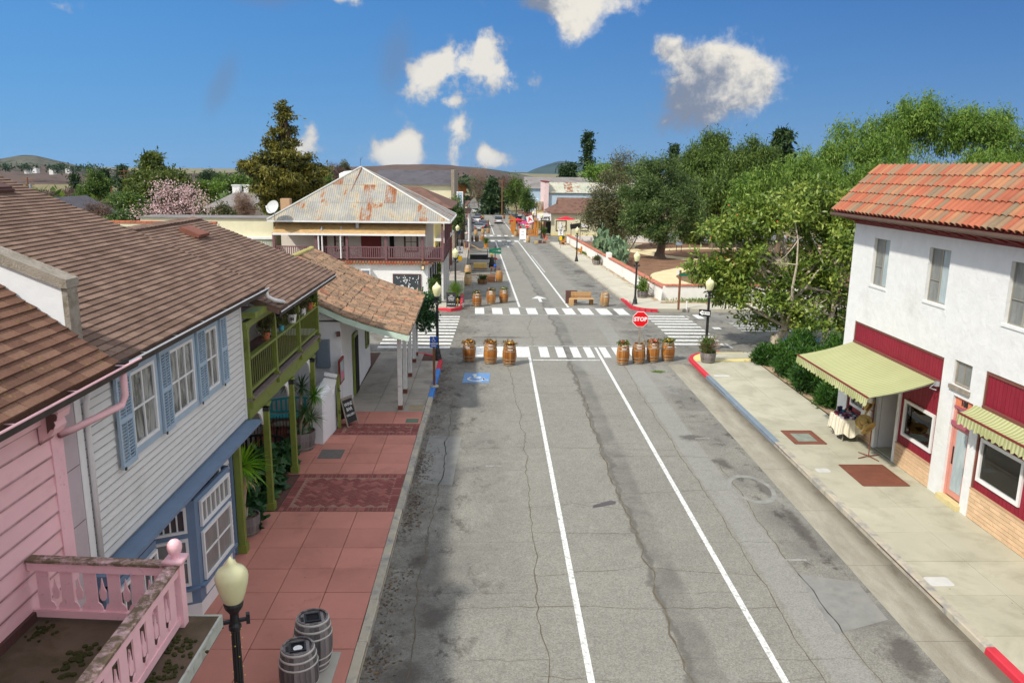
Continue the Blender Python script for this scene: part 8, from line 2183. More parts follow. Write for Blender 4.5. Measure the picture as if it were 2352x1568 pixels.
b=MB();b.box(p.x-.06,p.x+.06,p.y-.06,p.y+.06,.12,2.72);part('post',b,M['wood_post'],t);b=MB();b.box(p.x-.1,p.x+.62,p.y-.075,p.y-.061,2.35,2.52);part('blade',b,M['sign_green'],t);b=MB();b.box(p.x-.26,p.x-.08,p.y-.075,p.y-.061,2.5,2.72);part('plate',b,M['sign_white'],t)
b=MB();b.lathe([(.04,.1),(.04,.62),(.02,.66),(0,.67)],8,(12.75,50.6,0),cap=False);single('marker_post',b,M['sign_white'],'short white marker post beside the tall brown sign post','post',(12.75,50.6,.1))
# sandwich boards
def a_board(label,p,rz,w_,h_,frame,face,txts,name='sandwich_board'):
 t=thing(name,label,'sandwich board');sp=h_*.28
 for s_ in(1,-1):
  q=MB()
  for(a,c)in((-w_/2,-w_/2+.05),(w_/2-.05,w_/2)):q.solid([(a,-s_*sp-.0,0),(c,-s_*sp,0),(c,-s_*sp+.025,0),(a,-s_*sp+.025,0)],[(a,-.0*s_,h_),(c,0,h_),(c,.025,h_),(a,.025,h_)])
  q.solid([(-w_/2,-s_*sp*.05-.001,h_*.95),(w_/2,-s_*sp*.05-.001,h_*.95),(w_/2,.03,h_*.95),(-w_/2,.03,h_*.95)],[(-w_/2,0,h_+.02),(w_/2,0,h_+.02),(w_/2,.03,h_+.02),(-w_/2,.03,h_+.02)])
  f=part('frame',q,M[frame],t)
  q=MB();z0,z1=h_*.14,h_*.93;y0,y1=-s_*sp*.86,-s_*sp*.07;q.solid([(-w_/2+.05,y0,z0),(w_/2-.05,y0,z0),(w_/2-.05,y0+.015,z0),(-w_/2+.05,y0+.015,z0)],[(-w_/2+.05,y1,z1),(w_/2-.05,y1,z1),(w_/2-.05,y1+.015,z1),(-w_/2+.05,y1+.015,z1)]);part('board',q,M[face],f)
  if s_==1:
   nd=Vector((0,-h_,sp*.0+sp)).normalized();nd=Vector((0,-1,.28)).normalized();up_=Vector((0,.28,1)).normalized()
   for k,(tx,fz,sz,ink)in enumerate(txts):
    z=z0+(z1-z0)*fz;yy=y0+(y1-y0)*fz;fm=frame_mtx((0,yy-.006,z),(1,0,0),nd);part('lettering',text_mb(tx,sz,fm,.001,bold=.002),M[ink],f)
 place(t,p,rz);return t
a_board('wooden sandwich board with a chalked black face on the brick panel by the adobe',(-5.12,26.55,.13),62,.62,.98,'wood_gray','sign_black',[('WINE',.8,.17,'chalk'),('BAR',.58,.17,'chalk'),('GALLERY',.33,.11,'chalk')])
p=Wp(-2.62,50.95,.13);a_board('black chalkboard stand with white writing at the far left corner',p,0,.62,1.0,'black','sign_black',[('hello',.88,.1,'chalk'),('coffee & tea',.74,.085,'chalk'),('sandwiches',.62,.085,'chalk'),('ice cream',.50,.085,'chalk'),('come on in',.2,.11,'chalk')])
p=Wp(6.05,117.3,.0);a_board('white blank looking sandwich board below the distant stop sign',p,0,.95,1.75,'white','sign_white',[('OPEN',.8,.2,'sign_black'),('parking',.45,.16,'sign_black')])
t=thing('standpipe','brass coloured standpipe beside the chalkboard stand','standpipe',tuple(Wp(-2.28,50.9,.13)));p=Wp(-2.2,50.9,.13)
b=MB();b.lathe([(.08,0),(.05,.04),(.045,.5),(.07,.52),(.07,.6),(.03,.66),(0,.67)],10,tuple(p),cap=False);part('pipe',b,M['brass']if 'brass' in M else bpy.data.materials['brass'],t);b=MB();b.tube([p+Vector((-.12,0,.5)),p+Vector((.12,0,.5))],.035,8);part('outlet',b,bpy.data.materials['brass'],t)
# gate post with entrance notice, notice board, meter box, security lamp
t=thing('gate','green gate post with iron hinges beside the white wall stub','gate',(-5.3,26.15,.13));b=MB();b.box(-5.36,-5.26,26.1,26.2,.13,2.05);part('post',b,M['green'],t)
for z in(.7,1.5):b=MB();b.tube([(-5.31,26.08,z),(-5.2,26.0,z),(-5.31,26.08,z+.1)],.015,5);part('hinge',b,M['black'],t)
for k in range(4):b=MB();b.tube([(-5.40-k*.10,26.2,.5),(-5.40-k*.10,26.2,2.0-.05*k)],.014,5);part('bar',b,M['black'],t)
t=thing('entrance_notice','white ENTRANCE paper with an orange arrow hung on the green gate','notice',(-5.45,25.6,1.3))
fm=frame_mtx((-5.56,25.9,1.80),(1,.05,0),(.05,-1,.25))@Matrix.Rotation(R(-10),4,'Z');b=MB();b.v=[tuple(fm@Vector(q))for q in((-.22,-.36,0),(.22,-.36,0),(.22,.36,0),(-.22,.36,0),(-.22,-.36,.004),(.22,-.36,.004),(.22,.36,.004),(-.22,.36,.004))];b.f=[(3,2,1,0),(4,5,6,7),(0,1,5,4),(1,2,6,5),(2,3,7,6),(3,0,4,7)];f=part('paper',b,M['sign_white'],t)
part('lettering',text_mb('ENTRANCE',.088,fm@Matrix.Translation((0,.2,.007)),.001,bold=.003),M['sign_black'],f)
b=MB();b.face([fm@Vector((x,y,.007))for x,y in((-.16,-.20),(.02,-.14),(.02,-.08),(.17,-.14),(.04,-.27),(.03,-.22),(-.15,-.27))]);part('arrow',b,simple('orange_ink',srgb(230,150,104),.8,.05,3),f)
t=thing('notice_board','red framed notice board on the end of the adobe wall','notice board',(-5.36,27.1,1.9));b=MB();b.box(-5.40,-5.34,26.72,27.5,1.52,2.4);part('frame',b,M['red_trim'],t);b=MB();b.box(-5.335,-5.33,26.79,27.43,1.6,2.32);part('glass',b,M['glass_blue'],t);b=MB();b.box(-5.329,-5.325,26.9,27.15,1.66,1.95);part('leaflet',b,simple('pink_leaflet',srgb(230,84,120),.7),t)
t=thing('meter_box','grey steel meter box on the gable wall of the adobe','meter box',(-6.2,27.4,2.1));b=MB();b.box(-6.28,-5.82,27.3,27.5,1.98,3.0);part('box',b,M['plastic_gray'],t);b=MB();b.box(-6.25,-5.85,27.285,27.3,2.02,2.96);part('door',b,M['plastic_gray'],t)
b=MB();b.obox((-5.48,27.36,3.22),(.14,.2,.15),R(10));single('security_lamp',b,M['wood_dark'],'small dark lamp box under the adobe roof edge','lamp',(-5.48,27.36,3.22))
# ---- tubs and planters
def half_barrel(label,loc,wood='oak_old',r0=.30,r1=.37,h=.48,group=None,n=20):
 t=thing('half_barrel_planter',label,'planter',group=group);key=('hb',wood,r0,r1,h)
 if key not in STV:
  b=MB();a=math.pi/n*.96
  for z,r_ in((0,r0),(h*.6,r1*.985),(h,r1)):
   for rr in(r_,r_-.03):
    for sg in(-1,1):b.v.append((rr*math.cos(a*sg),rr*math.sin(a*sg),z))
  for k in range(2):i=4*k;j=i+4;b.f+=[(i,i+1,j+1,j),(i+2,j+2,j+3,i+3),(i,j,j+2,i+2),(i+1,i+3,j+3,j+1)]
  b.f+=[(0,2,3,1),(8,9,11,10)];STV[key]=b.mesh('stave');STV[key].materials.append(M[wood])
 for k in range(n):piece('stave',STV[key],t,Matrix.Rotation(2*math.pi*k/n,4,'Z'))
 for f in(.18,.62):b=MB();r_=r0+(r1-r0)*f**.6+.008;b.lathe([(r_-.01,h*f-.02),(r_-.002,h*f-.02),(r_+.004,h*f+.02),(r_-.006,h*f+.02)],20,cap=False);part('hoop',b,M['hoop'],t)
 b=MB();b.lathe([(0,h-.06),(r1-.03,h-.06)],16,cap=False);part('soil',b,M['mulch'],t);t.location=loc;return t
def plant_in(t,z,r_,h,n,leaf,seed,ln=.3,wd=.05,droop=-.6,sig=.06):
 rs=np.random.RandomState(seed);C_=np.stack([r_*rs.normal(size=n)*.45,r_*rs.normal(size=n)*.45,z+h*rs.rand(n)**1.2],1);d=unit(rs.normal(size=(n,3))*.7+[0,0,.9]);V,F=foliage(C_,d,12,(sig,)*3,ln,wd,droop,rs,0,.6);return mk('plant',npmesh('plant',V,F),leaf,t)
t=half_barrel('half barrel planter with green shrub and reeds at the near right corner',(10.25,36.05,.13));plant_in(t,.42,.3,.65,60,L['shrub'],3,.16,.05);plant_in(t,.42,.45,.55,30,L['bare'],4,.5,.012)
for k,(u_,v_,lb)in enumerate(((11.2,56.6,'half barrel planter with yellow green shrub near the far right corner'),(11.5,80.5,'half barrel planter with low brown plants by the wall pier'),(11.0,109,'half barrel planter with leafy plant beside the farthest bench'))):
 t=half_barrel(lb,Wp(u_,v_,.13),'oak_old',.34,.40,.5,'tubs along the garden wall');plant_in(t,.42,.36,(.95,.4,1.3)[k],(70,40,50)[k],L[('pepper','olive2','shrub')[k]],12+k,.24,.05)
t=half_barrel('half barrel with blue green succulents at the foot of the nearest green post',(-6.05,18.1,.12),'oak_old',.26,.33,.5)
for k,(x,y,s_)in enumerate(((.12,.05,.12),(-.12,.1,.10),(.0,-.14,.11),(-.1,-.05,.08))):rosette((x-6.05,y+18.1,.56),26,s_*1.1,.045,L['succ'],t,name='succulent',droopy=-.5,seed=60+k)
b=MB();b.tube([(0,0,.45),(.02,.02,.66),(.06,.03,.72)],[.04,.03,.02],6);b.v=[(a-0+-6.05,c+18.1,d+.12)for a,c,d in b.v];part('driftwood',b,M['bark_pale'],t)
t=half_barrel('big half barrel planter with several dark yuccas beside the third green post',(-6.12,24.1,.12),'oak_old',.36,.44,.62)
for k,(dx_,dy_,hx_,hy_,hz_)in enumerate(((-.15,.1,-.35,.1,2.15),(-.02,.12,.0,.25,2.0),(.12,.0,.42,.2,1.75),(.1,-.1,.35,-.05,1.1),(.0,-.15,.2,-.3,1.35))):
 q0=(-6.12+dx_,24.1+dy_,.65);q1=(-6.12+hx_,24.1+hy_,hz_+.1);b=MB();b.tube([q0,((q0[0]+q1[0])/2-.05,(q0[1]+q1[1])/2,(q0[2]+q1[2])/2),q1],[.055,.045,.05],6);part('stem',b,M['bark_pale'],t);rosette(q1,80,.5,.045,L['yucca2']if k!=2 else L['yucca'],t,name='yucca_head',seed=70+k)
plant_in(t,.55,.3,.2,30,L['succ'],77,.1,.06)
for k,(u_,v_,h,lb)in enumerate(((-3.95,52.9,1.1,'tall dark pot with a dense green shrub at the corner house'),(-2.35,52.2,.75,'dark pot with grassy plant behind the chalkboard'),(-3.9,57.5,.8,'dark tub with flowering shrub by the corner house porch'),(-3.9,62,1.2,'third dark tub with climbing shrub along the corner house'))):
 p=Wp(u_,v_,.13);t=thing('dark_planter',lb,'planter',tuple(p));b=MB();b.lathe([(.26,0),(.34,.55),(.35,.58),(.30,.58),(.28,.5),(0,.5)],16,tuple(p),cap=False);part('pot',b,M['sign_black'],t)
 o=plant_in(t,.55,.36,h,70,L['shrub' if k!=1 else 'grass'],80+k,.16 if k!=1 else .5,.05 if k!=1 else .015)
 # potted plants on the balcony rail
def pot(label,p,r_,h,col,plant,n=30,ln=.16,hh=.3):
 t=thing('flower_pot',label,'flower pot');b=MB();b.lathe([(r_*.72,0),(r_,h),(r_*1.05,h),(r_*1.05,h*.9),(r_*.9,h*.88),(0,h*.88)],14,cap=False);part('pot',b,col,t);plant_in(t,h*.85,r_*1.1,hh,n,L[plant],int(p[1]*100)%999,ln,.035);t.location=p;return t
M['pot_blue']=simple('turquoise_pot',srgb(84,160,176),.4);M['pot_white']=simple('white_pot',srgb(226,224,222),.4,.04,3);M['pot_yel']=simple('yellow_pot',srgb(232,204,60),.4)
pot('small turquoise pot on the green balcony rail',(-5.95,21.75,4.49),.09,.16,M['pot_blue'],'olive2',16,.14,.45)
t=pot('white bucket pot with dark lettering on the balcony rail',(-5.95,22.95,4.49),.15,.26,M['pot_white'],'olive2',24,.2,.4);part('lettering',text_mb('BS',.12,frame_mtx((-5.90,22.80,4.62),(.75,.66,0),(.66,-.75,0)),.002,bold=.004),M['sign_black'],t)
pot('white pot with a bushy plant near the far balcony post',(-5.95,24.25,4.49),.13,.22,M['pot_white'],'olive2',34,.16,.4);pot('terracotta pot with a green plant by the last balcony post',(-5.95,25.2,4.49),.13,.24,M['terracotta'],'shrub',40,.16,.5);pot('little yellow pot on the far end of the balcony rail',(-5.95,25.75,4.49),.09,.12,M['pot_yel'],'shrub',8,.08,.08)
pot('brown hanging looking pot beside the middle balcony post',(-6.05,20.6,4.49),.12,.2,M['terracotta'],'olive2',26,.18,.3)
t=thing('balcony_chair','white folding chair standing inside the dark balcony','chair',(-6.7,19.3,3.42));b=MB();b.tube([(-6.5,19.1,3.42),(-6.5,19.1,4.4)],.025,6);part('leg',b,M['white'],t);b=MB();b.box(-6.95,-6.5,19.05,19.5,3.82,3.86);part('seat',b,M['white'],t);b=MB();b.box(-6.95,-6.5,19.46,19.5,3.9,4.4);part('backrest',b,M['white'],t)
# ivy hanging from the end of the porch roof
rs=np.random.RandomState(5);C_=np.stack([-3.25+rs.normal(size=170)*.22,36.9+rs.normal(size=170)*.45,3.05-1.5*rs.rand(170)**1.5],1);V,F=foliage(C_,unit(rs.normal(size=(170,3))),16,(.1,.1,.12),.13,.10,.8,rs);t=thing('ivy','dark green vine hanging from the far end of the tiled porch roof','vine',(-3.25,36.9,3.05));mk('leaves',npmesh('leaves',V-np.array((-3.25,36.9,3.05)),F),L['broad'],t)
# ---- benches
def bench(label,p,rz,mat,w_=1.5,slats=9,curved=False,seat_h=.43,group=None):
 t=thing('bench',label,'bench',group=group)
 for x in(-w_/2+.05,w_/2-.05):
  b=MB();b.box(x-.03,x+.03,-.25,-.19,0,.62);part('leg',b,M[mat],t);b=MB();b.bar((x,.2,0),(x,.30,.92),.06,.06,(0,1,0));part('leg',b,M[mat],t);b=MB();b.box(x-.04,x+.04,-.26,.24,.60,.64);part('armrest',b,M[mat],t)
 for k in range(4):b=MB();b.box(-w_/2,w_/2,-.24+k*.115,-.14+k*.115,seat_h-.03,seat_h);part('seat_slat',b,M[mat],t)
 for z,o in((.5,0),(.88,0)):
  b=MB();n=8
  for k in range(n):
   xa,xb=-w_/2+.05+(w_-.1)*k/n,-w_/2+.05+(w_-.1)*(k+1)/n;cz=(lambda x:z+(.10*math.cos(x/w_*math.pi)if curved and z>.6 else 0));b.bar((xa,.26 if z<.6 else .29,cz(xa)),(xb,.26 if z<.6 else .29,cz(xb)),.03,.07)
  part('back_rail',b,M[mat],t)
 for k in range(slats):x=-w_/2+.12+(w_-.24)*k/(slats-1);zt=.88+(.10*math.cos(x/w_*math.pi)if curved else 0);b=MB();b.bar((x,.255,.5),(x,.285,zt),.07,.018,(0,1,0));part('back_slat',b,M[mat],t)
 place(t,p,rz);return t
bench('turquoise slatted bench with a curved back on the shaded patio',(-6.95,26.3,.12),8,'teal',1.7,10,True)
bench('dark slatted bench with its back to the street beneath the balcony',(-7.0,22.9,.12),185,'sign_green' if False else 'black',1.4,9,True)
M['darkteal']=simple('dark_teal_paint',srgb(30,56,62),.5)
b=MB();b.box(-7.35,-6.75,25.1,25.6,.52,.56);t=thing('patio_table','small weathered table in front of the turquoise bench','table',(-7.05,25.35,.12));part('tabletop',b,M['wood_gray'],t)
for x in(-7.25,-6.85):b=MB();b.bar((x,25.15,.12),(x,25.55,.52),.05,.04);part('leg',b,M['darkteal'],t)
t=thing('iron_fence','thin black iron picket fence at the edge of the patio','fence',(-6.6,24,.12));b=MB();b.tube([(-7.6,23.7,.95),(-6.5,24.9,.95)],.012,5);part('rail',b,M['black'],t)
for k in range(15):f=k/14;b=MB();b.tube([(-7.6+1.1*f,23.7+1.2*f,.12),(-7.6+1.1*f,23.7+1.2*f,1.12)],.010,5);part('picket',b,M['black'],t)
for u_,v_,lb in((11.55,58.0,'brown wooden bench by the shrub tub nearest the far right corner'),(11.55,81.8,'brown wooden bench behind the low tub at the wall pier'),(11.3,93,'pale wooden bench halfway along the garden wall'),(11.0,108,'wooden bench farthest along the garden wall')):bench(lb,Wp(u_,v_,.13),-90,'wood_orange' if v_>90 else 'wood_post',1.3,6,False,.42,'benches along the garden wall')
# ---- odds and ends in the parking lanes beyond the crossing
def simple_barrel(label,u_,v_,wood,group,strips=(),fl=None,sc=1.0):
 t=make_barrel(wood,label,staves=False,group=group,strips=strips);place(t,Wp(u_,v_,0));
 if fl:blooms(t,.22,.88,30,M[fl],int(u_*10+v_)%50)
 t.scale=(sc,)*3;return t
for u_,v_,w_,lb,fl in((-1.7,71,'oak_pale','pale barrel beside the hay bale in the left parking lane',None),(-1.65,63.9,'oak_pale','pale barrel with pink flowers closing the near end of the left parklet','fl_p'),(-1.6,114.2,'oak_dark','dark barrel nearest the left kerb before the second crossing',None),(-.78,114.4,'oak_dark','dark barrel, middle of the three before the second crossing',None),(.05,115.6,'oak','brown barrel of three before the second crossing, nearest the lane',None),(-.9,129.4,'oak_pale','barrel with yellow plants nearest the left kerb past the second crossing','fl_y'),(.26,131.7,'oak_pale','barrel, middle of the three past the second crossing','fl_y'),(1.18,134,'oak_pale','barrel past the second crossing nearest the left lane line','fl_y'),
(5.5,126,'oak_pale','barrel at the near corner of the orange parklet','fl_y'),(6.75,126,'oak_pale','barrel at the middle of the orange parklet front',None),(6.6,113.5,'oak_pale','barrel in front of the white sandwich board by the second crossing',None),(6.2,166,'oak_pale','barrel in the right parking lane past the parklet',None),(6.9,158,'oak','brown barrel right of the silver car',None),(7.8,160,'oak_dark','dark barrel by the kerb past the parklet',None),(6.0,192,'oak','orange barrel at the far right lane end','fl_y'),(7.3,192,'oak_pale','yellowish barrel beside the orange one at the far right','fl_y'),(1.0,164,'oak','barrel on the corner of the left board fence',None),(1.4,158,'oak_pale','pale barrel beside the left board fence',None),(.9,190,'oak_pale','far barrel near the left parked cars','fl_y')):
 simple_barrel(lb,u_,v_,w_,'barrels in the parking lanes',(.955,.8)if v_<120 else(),fl)
t=thing('plank_bench','broken pale wooden bench lying by the kerb past the far crossing','bench',tuple(Wp(6.3,53.6,0)))
for(a,c,z0,z1,v_)in((5.45,5.75,0,.42,53.3),(6.9,7.15,0,.42,53.6)):p=Wp(a,v_,z0);b=MB();b.box(p.x,p.x+c-a,p.y,p.y+.4,p.z,p.z+z1);part('end',b,M['oak_pale'],t)
for k in range(3):p=Wp(5.5,53.3+k*.16,.42);b=MB();b.box(p.x,p.x+1.65,p.y,p.y+.14,p.z,p.z+.04);part('plank',b,M['oak_pale'],t)
for k in range(3):p=Wp(5.6,53.75,.5+k*.14);b=MB();b.box(p.x,p.x+1.4,p.y,p.y+.04,p.z,p.z+.12);part('back_plank',b,M['oak_pale'],t)
p=Wp(5.3,54.2,.55);b=MB();b.box(p.x,p.x+.8,p.y,p.y+.3,p.z-.55,p.z+.35);single('dark_box',b,M['wood_dark'],'dark wooden box behind the broken bench at the right kerb','box',(p.x,p.y,p.z-.55))
# left parklet
t=thing('hay_bale','rectangular straw hay bale in the left parking lane','hay bale',tuple(Wp(-.55,75,0)));p=Wp(-.55,75,0);b=MB();b.box(p.x-.65,p.x+.65,p.y-.25,p.y+.25,p.z+.25,p.z+.75);part('bale',b,M['straw'],t);b=MB();b.box(p.x-.65,p.x+.65,p.y-.3,p.y-.25,p.z+.2,p.z+.3);part('plank',b,M['wood_post'],t)
for k in(-.3,.3):b=MB();b.box(p.x+k-.012,p.x+k+.012,p.y-.256,p.y-.25,p.z+.25,p.z+.75);part('twine',b,M['wood_gray'],t)
t=thing('picnic_rail','low wooden rail with posts round the left parklet','railing',tuple(Wp(-.4,66,0)))
for v_ in(66.5,76.5):p,q=Wp(-1.5,v_,.55),Wp(.95,v_,.55);b=MB();b.bar(p,q,.05,.07);part('rail',b,M['wood_post'],t)
for u_,v_ in((-1.5,66.5),(-.3,66.5),(.95,66.5),(-1.5,76.5),(.95,76.5)):p=Wp(u_,v_,0);b=MB();b.box(p.x-.04,p.x+.04,p.y-.04,p.y+.04,p.z,p.z+.6);part('post',b,M['wood_post'],t)
p=Wp(.30,66.3,0);t=thing('crate','wooden crate with gourds at the near corner of the left parklet','crate',tuple(p))
for k in range(4):b=MB();b.box(p.x-.35,p.x+.35,p.y-.3,p.y+.3,p.z+k*.13+.01,p.z+k*.13+.12);part('slat',b,M['wood_post'],t)
t=make_barrel('oak','bright orange barrel at the lane corner of the left parklet',staves=False);place(t,Wp(1.0,66.2,0))
t=half_barrel('dark tub with green plants inside the left parklet',Wp(-.45,64.8,0),'oak_dark',.36,.42,.42);plant_in(t,.36,.36,.3,40,L['shrub'],90,.16,.05)
p=Wp(.55,74.8,0);t=thing('scarecrow','dark clothed scarecrow figure with red and white cloth in the left parklet','scarecrow',tuple(p))
b=MB();b.tube([p,p+Vector((0,0,1.7))],.04,6);b.tube([p+Vector((-.5,0,1.25)),p+Vector((.5,0,1.25))],.035,6);part('frame',b,M['wood_post'],t)
b=MB();b.lathe([(.30,.35),(.26,.8),(.20,1.0),(.25,1.25),(.12,1.36)],12,tuple(p));part('coat',b,M['sign_black'],t,smooth=True)
for s_ in(-1,1):b=MB();b.tube([p+Vector((s_*.2,0,1.28)),p+Vector((s_*.52,0,1.15))],[.09,.07],8);part('sleeve',b,M['sign_black']if s_<0 else M['red_fabric'],t)
b=MB();b.lathe([(0,1.34),(.1,1.38),(.13,1.5),(.09,1.62),(0,1.65)],10,tuple(p),cap=False);part('head',b,M['straw'],t,smooth=True);b=MB();b.lathe([(.22,1.6),(.12,1.62),(.1,1.74),(0,1.78)],12,tuple(p),cap=False);part('hat',b,M['straw'],t)
p=Wp(.85,74.3,0);t=thing('street_name_post','dark green street name blades on a short post in the left parklet','sign post',tuple(p));b=MB();b.tube([p,p+Vector((0,0,2.35)),p+Vector((0,0,2.5))],[.04,.04,.01],6);part('post',b,M['black'],t)
for z,a in((2.12,10),(1.85,-8)):b=MB();b.obox(tuple(p+Vector((0,-.05,z))),(1.15,.03,.22),0,0,R(-a*.6));part('blade',b,M['sign_green'],t)
p=Wp(.8,72.5,0);t=thing('junk_table','small low table with blue jug, red cloth and bits in the left parklet','table',tuple(p));b=MB();b.box(p.x-.45,p.x+.45,p.y-.3,p.y+.3,p.z+.55,p.z+.6);part('tabletop',b,M['wood_post'],t)
for a in(-.38,.38):b=MB();b.box(p.x+a-.03,p.x+a+.03,p.y-.25,p.y+.25,p.z,p.z+.55);part('leg',b,M['wood_post'],t)
b=MB();b.lathe([(.1,.6),(.14,.7),(.1,.84),(.06,.9)],10,tuple(p));single('jug',b,M['sign_blue'],'blue jug on the low table in the left parklet','jug',(p.x,p.y,p.z+.6))
p=Wp(-.7,87,0);t=thing('trough','long black trough standing in the left parking lane','trough',tuple(p));b=MB();b.box(p.x-.9,p.x+1.1,p.y-.25,p.y+.25,p.z,p.z+.5);part('body',b,M['sign_black'],t);b=MB();b.box(p.x+1.0,p.x+1.06,p.y-.05,p.y+.05,p.z+.5,p.z+1.1);part('handle',b,M['sign_black'],t)
p=Wp(-2.0,98,0);t=thing('plank_table','tilted wooden table of planks at the left kerb before the barrels','table',tuple(p))
for k in range(4):b=MB();b.bar(p+Vector((-.5,k*.25,1.15)),p+Vector((.35,k*.25,1.0)),.22,.05);part('plank',b,M['wood_dark'],t)
for a in(-.35,.15):b=MB();b.bar(p+Vector((a,.3,0)),p+Vector((a-.05,.4,1.05)),.09,.09,(0,1,0));part('leg',b,M['wood_orange'],t)
for k in range(3):b=MB();b.bar(p+Vector((.4,.1+k*.3,.75)),p+Vector((1.7,.1+k*.3,.08)),.2,.05);part('ramp_board',b,M['oak_pale'],t)
p=Wp(.35,101,0);t=thing('plant_stand','orange flower pot on a small wooden stand in the left lane','plant stand',tuple(p));b=MB();b.box(p.x-.35,p.x+.35,p.y-.3,p.y+.3,p.z,p.z+.22);part('stand',b,M['wood_gray'],t);b=MB();b.lathe([(.2,.22),(.26,.75),(.28,.78),(0,.72)],12,tuple(p),cap=False);part('pot',b,M['wood_orange'],t);plant_in(t,.7,.3,.5,26,L['grass'],95,.3,.05)
# orange parklet with red umbrellas
t=thing('parklet','orange stained timber parklet with picket front in the right parking lane','parklet',tuple(Wp(7.3,132,0)))
for u_,v_ in((5.4,126.5),(5.4,131),(5.4,136),(5.4,141),(9.0,126.5),(9.0,132),(9.0,138)):
 p=Wp(u_,v_,0);b=MB();b.box(p.x-.1,p.x+.1,p.y-.1,p.y+.1,p.z,p.z+2.9);part('post',b,M['wood_orange'],t)
for(u0,v0,u1,v1)in((5.4,126.5,9.0,126.5),(5.4,126.5,5.4,141)):
 for z in(.3,1.0):b=MB();b.bar(Wp(u0,v0,z),Wp(u1,v1,z),.06,.1);part('rail',b,M['wood_orange'],t)
 n=20 if u1>u0 else 34
 for k in range(n):f=(k+.5)/n;p=Wp(u0+(u1-u0)*f,v0+(v1-v0)*f,0);b=MB();b.box(p.x-.05,p.x+.05,p.y-.02,p.y+.02,p.z+.05,p.z+1.12);part('picket',b,M['wood_orange'],t)
def parasol(label,p,r_,h,mat,tilt=0):
 t=thing('parasol',label,'parasol');b=MB();n=8
 b.v.append((0,0,h+.35))
 for k in range(n):a=2*math.pi*k/n;b.v.append((r_*math.cos(a),r_*math.sin(a),h-.1))
 for k in range(n):b.f.append((0,1+k,1+(k+1)%n))
 i=len(b.v);b.v+=[(x,y,z-.03)for x,y,z in b.v[:i]];b.f+=[tuple(q+i for q in reversed(f))for f in b.f[:n]];part('canopy',b,M[mat],t);b=MB();b.tube([(0,0,0),(0,0,h+.45)],.03,6);part('pole',b,M['wood_gray'],t);place(t,p);t.rotation_euler=(R(tilt),0,0);return t
parasol('red parasol nearest the street over the orange parklet',Wp(6.1,133,0),1.5,2.3,'red_fabric',-6);parasol('magenta parasol in the middle of the orange parklet',Wp(7.3,130,0),1.5,2.0,'magenta',-4);parasol('bright red parasol in front of the second cafe window',Wp(13.6,127.5,0),1.6,2.9,'red_fabric');
b=MB();p=Wp(6.3,128,0);b.lathe([(.18,1.6),(.16,1.0),(.2,.3)],8,tuple(p));single('folded_parasol',b,M['red_fabric'],'folded red parasol hanging at the front of the orange parklet','parasol',tuple(p+Vector((0,0,.3))))
p=Wp(8.1,126.2,0);t=thing('tilted_sign','white and red tilted sign board on top of the parklet','sign',tuple(p+Vector((0,0,2.1))));fm=frame_mtx(p+Vector((-.4,0,2.75)),(1,0,.35),(0,-1,0));b=MB();P_=[fm@Vector(q+(0,))for q in((-.5,-.55),(.5,-.55),(.5,.55),(-.5,.55))];b.ext(P_,(0,.05,0));f=part('board',b,M['sign_white'],t);part('lettering',text_mb('A',.95,fm@Matrix.Translation((0,0,.01)),.004,bold=.03),M['sign_red'],f)
for k,(u_,v_)in enumerate(((9.35,122),(9.7,119))):
 p=Wp(u_,v_,.1);t=thing('traffic_cone',('orange traffic cone right of the parklet','second orange traffic cone nearer the cafe corner')[k],'traffic cone',tuple(p));b=MB();b.lathe([(.15,.03),(.03,.75),(0,.76)],12,tuple(p),cap=False);part('cone',b,simple('cone_orange',srgb(240,96,40),.5)if k==0 else bpy.data.materials['cone_orange'],t);b=MB();b.box(p.x-.2,p.x+.2,p.y-.2,p.y+.2,p.z,p.z+.04);part('base',b,bpy.data.materials['cone_orange'],t)
t=half_barrel('tub with dark green plants by the cafe porch',Wp(9.7,123.5,.1),'oak_old',.42,.5,.5);plant_in(t,.4,.5,.9,50,L['shrub'],97,.3,.1)
p=Wp(6.9,112,0);b=MB()
for k in range(4):b.box(p.x+.3+k*.55,p.x+.75+k*.55,p.y-.2,p.y+.2,p.z,p.z+.3+.15*(k%2))
t=thing('crates','','crate');bpy.data.objects.remove(t)
for k in range(4):
 b=MB();b.box(p.x+.5+k*.6,p.x+.95+k*.6,p.y-.25,p.y+.25,p.z,p.z+.32+.12*(k%2));single('crate',b,M[('straw','wood_dark','wood_post','wood_gray')[k]],('straw coloured crate just right of the barrel at the second crossing','dark crate second right of the barrel at the second crossing','brown crate third right of the barrel at the second crossing','grey crate farthest right of the barrel at the second crossing')[k],'crate',(p.x+.7+k*.6,p.y,p.z))
 # left board fence of the second parklet
t=thing('board_fence','brown board fence round the far left parklet behind the parked cars','fence',tuple(Wp(.5,160,0)))
for k in range(9):p=Wp(-.3+k*.22,155,0);b=MB();b.box(p.x,p.x+.2,p.y,p.y+.04,p.z,p.z+1.25);part('board',b,M['wood_post'],t)
for k in range(12):p=Wp(1.7,155.2+k*.6,0);b=MB();b.box(p.x,p.x+.05,p.y,p.y+.55,p.z,p.z+1.25);part('board',b,M['wood_post'],t)
